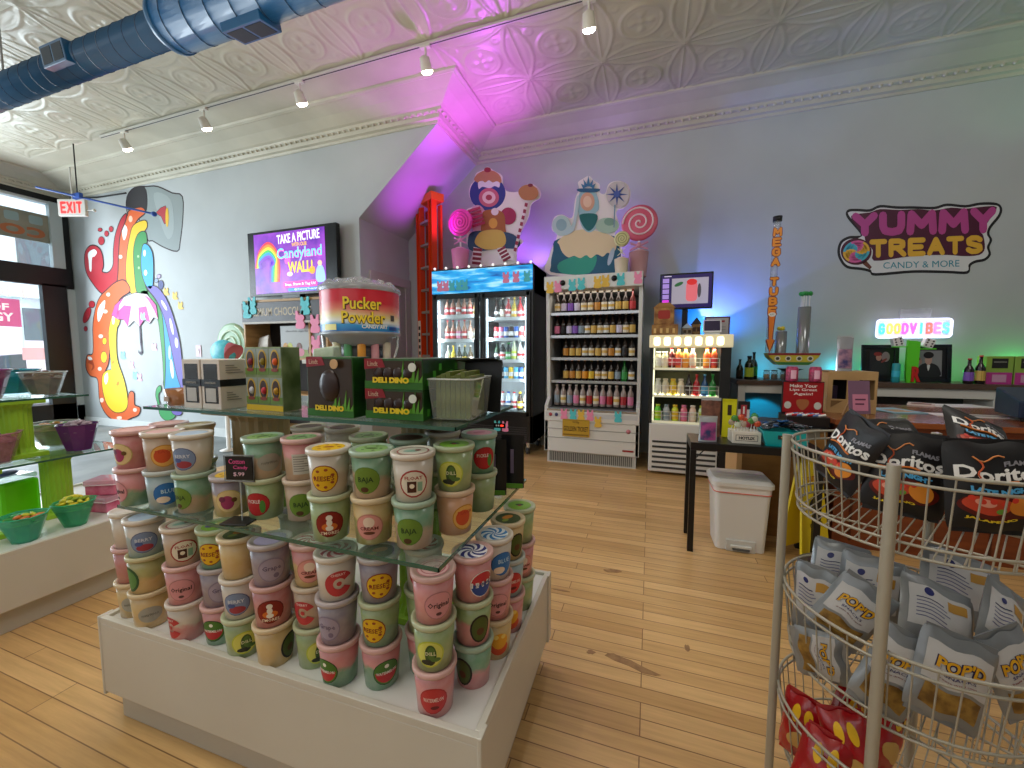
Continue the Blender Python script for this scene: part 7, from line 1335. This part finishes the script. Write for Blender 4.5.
# ---------------- left display with green columns ----------------
plinth('white low display plinth at the left edge carrying candy bowls', -3.75, -2.76, .2, 1.62)
column('display_column', 'green column at the far left edge under the lower shelf of the left display', (-3.1, .92), ZB, .725, GREENC, .065)
column('display_column', 'green column standing right of the lime green box on the left display', (-3.2, 1.27), ZB, .725, GREENC, .062)
column('display_column', 'green column under the upper shelf of the left display', (-3.2, 1.13), .737, 1.05, GREENC, .066)
glass_shelf('lower glass shelf of the left display carrying two bowls', -3.62, -2.98, .25, 1.52, .735)
glass_shelf('upper glass shelf of the left display carrying chocolate bowls', -3.62, -3.02, .35, 1.36, 1.06)
def bowl(label, loc, r0, r1, h, col, fill, alpha=.3, rz=.3, group=None, heap=.03):
    """faceted square candy bowl"""
    t = thing('candy_bowl', label, 'bowl', loc, rz, group); n = 8
    rg = lambda R, z, k_=1: [((R * (1 if k % 2 else .93)) * math.cos(2 * PI * k / n + PI / 8), (R * (1 if k % 2 else .93)) * math.sin(2 * PI * k / n + PI / 8), z) for k in range(n)]
    A, B, C_, D_ = rg(r0, 0), rg(r1, h), rg(r1 - .004, h), rg(r0 - .004, .006); m = MB()
    m.add(A + B + C_ + D_, [tuple(range(n))[::-1]] + [(j * n + i, j * n + (i + 1) % n, (j + 1) * n + (i + 1) % n, (j + 1) * n + i) for j in range(3) for i in range(n)] + [tuple(3 * n + i for i in range(n))], glassm(col, alpha)); m.obj('bowl', t)
    MB().tube([(x, y, z) for x, y, z in rg(r1, h)], .003, glassm(col, .6), 6, closed=True).obj('rim', t)
    zf_ = h * .72; q = r0 + (r1 - r0) * .72 - .008; m = MB(); m.add(rg(r0 - .006, .008) + rg(q, zf_), [(i, (i + 1) % n, n + (i + 1) % n, n + i) for i in range(n)], fill[0])
    random.seed(len(label)); m.grid(lambda a, b: (lambda R, th: (R * math.cos(th), R * math.sin(th), zf_ + heap * (1 - (R / q) ** 2) + .006 * math.sin(31 * th * 2 + 40 * R) * (R < q * .97)))(q * b, 2 * PI * a), 28, 8, fill[0]); o = m.obj('sweets', t); o['kind'] = 'stuff'
    if len(fill) > 1:
        for k in range(fill[2]):
            a = k * 2.4; R = q * .85 * math.sqrt((k + .5) / fill[2]); T = Matrix.Translation((R * math.cos(a), R * math.sin(a), zf_ + heap * (1 - (R / q) ** 2) + .008)) @ Matrix.Rotation(a * 1.7, 4, 'Z') @ Matrix.Rotation(.5 * math.sin(k), 4, 'X')
            MB(T).ball((0, 0, 0), .018, fill[1][k % len(fill[1])], 7, 4, (1.3, .6, .5)).obj('sweet', t)
    return t
BRW = noisy('3E2418', '6E4630', 40, .5); PUR = noisy('5A2A5E', 'A07A9A', 45, .5); GRN = noisy('2E7A3E', '7FA83A', 30, .4)
bowl('purple tinted bowl of dark sweets at the left edge of the upper shelf', (-3.16, 1.03, 1.061), .055, .095, .15, 'A85A9A', (noisy('4A1E3A', '7A3A5A', 40, .5), [BRW], 6), .35)
bowl('clear bowl of brown chocolate pieces on the upper glass shelf', (-3.16, 1.24, 1.061), .055, .095, .13, 'D8E4E4', (BRW, [M('5A3420', .4), M('7A4A30', .4)], 14), .12)
bowl('turquoise bowl behind the brown chocolate bowl on the upper shelf', (-3.42, 1.22, 1.061), .06, .115, .14, '2FB0C8', (noisy('2A5A6A', '5A9AA8', 20, .4), [BRW], 5), .4)
bowl('pink clear bowl of mauve sweets at the left of the lower shelf', (-3.12, 1.03, .736), .055, .10, .155, 'D8A0B0', (noisy('7A3A5A', 'B0789A', 40, .5), [PUR], 8), .25)
bowl('purple bowl heaped with grey sugared sweets on the lower shelf', (-3.12, 1.345, .736), .055, .092, .15, '6A2A7A', (PUR, [M('B9A8B4', .6), M('9A8494', .6)], 26), .75, heap=.05)
bowl('wide bowl with orange and green sweets behind the green column', (-3.40, 1.36, .736), .06, .115, .14, 'C9D0C8', (noisy('8A4A3A', '9A8A4A', 25, .5), [M('C9843A', .4), M('6A9A4A', .4)], 10), .2)
bowl('teal glass bowl of wrapped sweets at the front left of the plinth', (-2.885, 1.02, ZB + .0005), .045, .09, .13, '3FC8A0', (GRN, [M('C8C83A', .35), M('3A9A4A', .35), M('D87A3A', .35)], 14), .4)
bowl('teal glass bowl heaped with yellow and green wrapped sweets', (-2.90, 1.21, ZB + .0005), .045, .09, .13, '2FC88A', (GRN, [M('D8C82A', .35), M('E0D84A', .3), M('8AA82A', .35)], 24), .4, heap=.055)
r = thing('lime_container', 'lime green translucent container with purple lid label on the left plinth', 'container', (-3.35, 1.14, ZB + .0005), .2); MB().box(-.085, .085, -.085, .085, 0, .22, M('7FE01A', .3)).obj('container', r, .02); MB().box(-.08, .08, -.08, .08, .2205, .25, glassm('C8E8E8', .35)).obj('lid', r, .01); MB().ball((.0, -.02, .262), .06, M('5A5AB0', .4), 12, 6, (1, 1, .25)).obj('badge', r)
for i, (x, y, z, rz) in enumerate(((-3.02, 1.40, ZB + .0005, .2), (-3.16, 1.49, ZB + .0005, -.2), (-3.04, 1.42, ZB + .093, .5))):
    r = thing('pink_sweet_box', ('front pink striped sweet box beside the bowls', 'rear pink striped sweet box on the left plinth', 'open pink sweet box stacked on the front one')[i], 'box', (x, y, z), rz)
    MB().box(-.075, .075, -.06, .06, 0, .06, noisy('C8386A', 'E07A9A', 20, .35)).obj('carton', r, .006); MB().box(-.08, .08, -.065, .065, .0605, .09, glassm('F0B8CC', .55)).obj('lid', r, .006); MB().tube([(x_, y_, .062) for x_, y_ in rrect(-.081, .081, -.066, .066, .015)], .003, M('F0D8E0', .3), 6, closed=True).obj('band', r)
# ---------------- boxes on the upper glass ----------------
ZU = ZT + .001
t = thing('amber_cup', 'amber glass cup of dark candy at the left end of the upper glass shelf', 'cup', (-1.585, .96, ZU)); MB().lathe([(.038, 0), (.045, .06), (.044, .06), (.037, .004), (0, .004)], glassm('C88A5A', .5), 18, cap=False).obj('cup', t); MB().lathe([(.035, .0045), (.042, .045), (0, .047)], M('7A3226', .4), 18).obj('filling', t); MB().box(-.012, .012, -.046, -.043, .018, .034, M('B9A090', .5)).obj('label', t)
for i, x in enumerate((-1.452, -1.36)):
    t = thing('chocolate_box', 'white box with black band and window, %s of the pair on the glass' % ('left', 'right')[i], 'box', (x, .915, ZU), .0, 'white banded chocolate boxes'); w2 = .043
    MB().box(-w2, w2, 0, .11, 0, .165, M('D6CCC2', .45)).obj('carton', t, .002); MB().box(-w2 + .012, w2 - .01, -.0008, .0, .02, .15, M('2A2320', .25)).box(-w2 + .02, w2 - .02, -.0016, -.0008, .025, .07, M('B9B6B2', .3)).obj('window', t)
    m = MB().box(-w2 - .0008, w2 + .0008, -.0012, .1112, .076, .099, M('17171A', .35)); text(m, 'CHOCOLATE', .05, .006, M('B9B6B2', .4), c=(0, .088), d0=.0014); m.obj('band', t)
    m = MB()
    for k in range(4): m.box(w2, w2 + .0008, .02, .08 - .01 * k, .12 + k * .008, .122 + k * .008, M('7A746C', .5)).box(w2, w2 + .0008, .02, .07 - .01 * k, .03 + k * .008, .032 + k * .008, M('7A746C', .5))
    m.obj('side_text', t)
t = thing('egg_box', 'green and yellow display box with six oval chocolate egg windows', 'box', (-1.175, .955, ZU), -.04); t.scale = (.72, .8, 1)
MB().box(-.115, .115, 0, .085, 0, .205, noisy('566A3C', '96A47A', 9, .45)).obj('carton', t, .002)
for r_ in range(2):
    for c_ in range(3):
        x, z = -.077 + c_ * .077, .065 + r_ * .093; m = MB(); m.box(x - .036, x + .036, -.001, 0, z - .042, z + .042, M('8E9A94', .4)); m.box(x - .036, x + .036, -.0018, -.001, z - .042, z - .02, M('6A8A3A', .4)); m.prism(ell(x, z + .004, .027, .035), .0008, M('C9A42E', .4), d0=.0018); m.prism(ell(x, z + .004, .021, .029), .0008, M('3A2018', .3), d0=.0028); m.ball((x + .006, -.004, z), .012, M(('C8C8D0', 'C83A4A', 'B98A2A', '8A2A3A', '8A7A2A', 'E0602A')[r_ * 3 + c_], .4), 8, 5); m.prism(ell(x, z - .026, .022, .006), .0006, M('8A3A2A', .4), d0=.0038); m.obj('egg_window', t)
MB().box(-.115, .115, -.002, -.0005, 0, .018, M('D8B41E', .4)).obj('yellow_strip', t)
t = thing('paper_bag', 'pale green crumpled gift pack between egg box and big dino box', 'pack', (-1.065, 1.10, ZU)); MB().hexa([(-.05, -.04, 0), (.06, -.04, 0), (.06, .05, 0), (-.05, .05, 0)], [(-.04, -.01, .20), (.05, -.01, .21), (.05, .02, .21), (-.04, .02, .20)], noisy('7A9A6A', 'C9D4C0', 12, .4)).obj('pack', t, .006)
GB = noisy('123A10', '26601A', 14, .35); CH = M('2E1812', .3)
def lindt(t, w2, z0, h, n, d0=0):
    m = MB().box(-w2 + .003, w2 - .003, -.0008 + d0, d0, z0 + .02, z0 + h - .006, M('3A2A1E', .2)); m.obj('window', t)
    for k in range(n):
        x = -w2 + .03 + (2 * w2 - .06) * (k + .5) / n; rr = (2 * w2 - .05) / n / 2 * .95; MB().ball((x, d0 - .001, z0 + h * .52), rr if n > 1 else .038, CH, 12, 8, (1, .25, 1.25 if n == 1 else 1)).obj('chocolate_egg', t)
    m = MB().prism([(-w2, z0 + h - .03), (-w2 + .07, z0 + h - .024), (-w2 + .06, z0 + h), (-w2, z0 + h)], .001, M('8E1424', .4), d0=.0009 - d0)
    text(m, 'Lindt', .034, .014, M('D8B4A0', .4), c=(-w2 + .03, z0 + h - .014), d0=.003 - d0); m.box(-w2, w2, -.0016 + d0, d0, z0, z0 + .022, M('2E6A1E', .4)); text(m, 'DELI DINO', 2 * w2 * .62, .016, M('E8C81E', .4), c=(0, z0 + .026), d0=.012 if n > 1 else .004, bold=.06)
    for k in range(7): x = w2 - .005 - k * .012; m.prism([(x - .008, z0 + .02), (x + .004, z0 + .02), (x + .006, z0 + .04 + .02 * (k % 3))], .001, M('5A9A2A', .4), d0=.0018 - d0)
    m.obj('print', t)
t = thing('dino_egg_box', 'tall green DELI DINO box with one large chocolate egg window', 'box', (-.88, .925, ZU), -.02); MB().box(-.085, .085, 0, .075, 0, .175, GB).obj('carton', t, .002); lindt(t, .085, 0, .175, 1); MB().prism(ell(.03, .155, .014, .014), .002, M('C9A070', .4), d0=.012).obj('badge', t)
t = thing('dino_egg_box', 'dark side of a second tall green box standing behind the first', 'box', (-.985, .985, ZU), .1); MB().box(-.035, .035, 0, .12, 0, .175, noisy('16300E', '3A5A1E', 12, .4)).obj('carton', t, .002); MB().prism([(-.035, .145), (.035, .15), (.035, .175), (-.035, .175)], .001, M('6E1220', .4), d0=.0005).obj('print', t)
for k in range(2):
    t = thing('dino_mini_box', '%s of the two stacked green DELI DINO boxes with small chocolate eggs' % ('lower', 'upper')[k], 'box', (-.676, .945, ZU + k * .0855), 0, 'small dino egg boxes'); MB().box(-.095, .095, 0, .30, 0, .085, GB).obj('carton', t, .0015); lindt(t, .095, 0, .085, 4); MB().prism(ell(.07, .062, .012, .012), .002, M('D8DCD4', .4), d0=.012).obj('badge', t)
    m = MB()
    for q in range(8): m.box(.095, .0958, .02 + q * .034, .035 + q * .034, .01 + .02 * (q % 3), .03 + .02 * (q % 3), M('4FA83A', .4))
    m.obj('side_print', t)
t = thing('clear_bin', 'clear acrylic bin of olive green packets at the right end of the upper glass', 'bin', (-.520, 1.055, ZU), .12); A_ = glassm('DCE4E0', .18); o_ = [(-.055, -.08), (.055, -.08), (.055, .08), (-.055, .08)]
m = MB(); q0 = [(x, y, .003) for x, y in o_]; q1 = [(x * 1.2, y * 1.1, .115) for x, y in o_]; m.add(q0 + q1, [(0, 1, 2, 3), (0, 1, 5, 4), (1, 2, 6, 5), (2, 3, 7, 6), (3, 0, 4, 7)], A_); m.obj('bin', t)
MB().tube(q1, .0025, glassm('F0F4F2', .6), 6, closed=True).obj('rim', t)
for k in range(7): o = MB().box(-.0065, .0065, -.07, .07, 0, .118 + .006 * (k % 3), noisy('4E5A22', '7A8434', 25, .4)).obj('packet'); o.location = t.matrix_world @ Vector((0, 0, 0)); o.location = (-.520 + (-.043 + k * .0143) * math.cos(.12), 1.055 + (-.043 + k * .0143) * math.sin(.12), ZU + .0045); o.rotation_euler = (0, 0, .12); tag(o, 'olive green packet, %s from the left in the clear acrylic bin' % ORD[k], 'packet', 'olive packets in the clear bin')
t = thing('header_card', 'black card leaning up behind the clear acrylic bin', 'card', (-.49, 1.165, ZU)); m = MB(); m.hexa([(-.08, 0, 0), (.05, 0, 0), (.05, .003, 0), (-.08, .003, 0)], [(-.08, .02, .155), (.05, .02, .16), (.05, .023, .16), (-.08, .023, .155)], M('17181A', .4)); m.hexa([(-.08, .02, .155), (.05, .02, .16), (.05, .022, .163), (-.08, .022, .158)], [(-.10, -.03, .165), (.03, -.03, .17), (.03, -.028, .172), (-.10, -.028, .167)], M('17181A', .4)); m.obj('card', t)
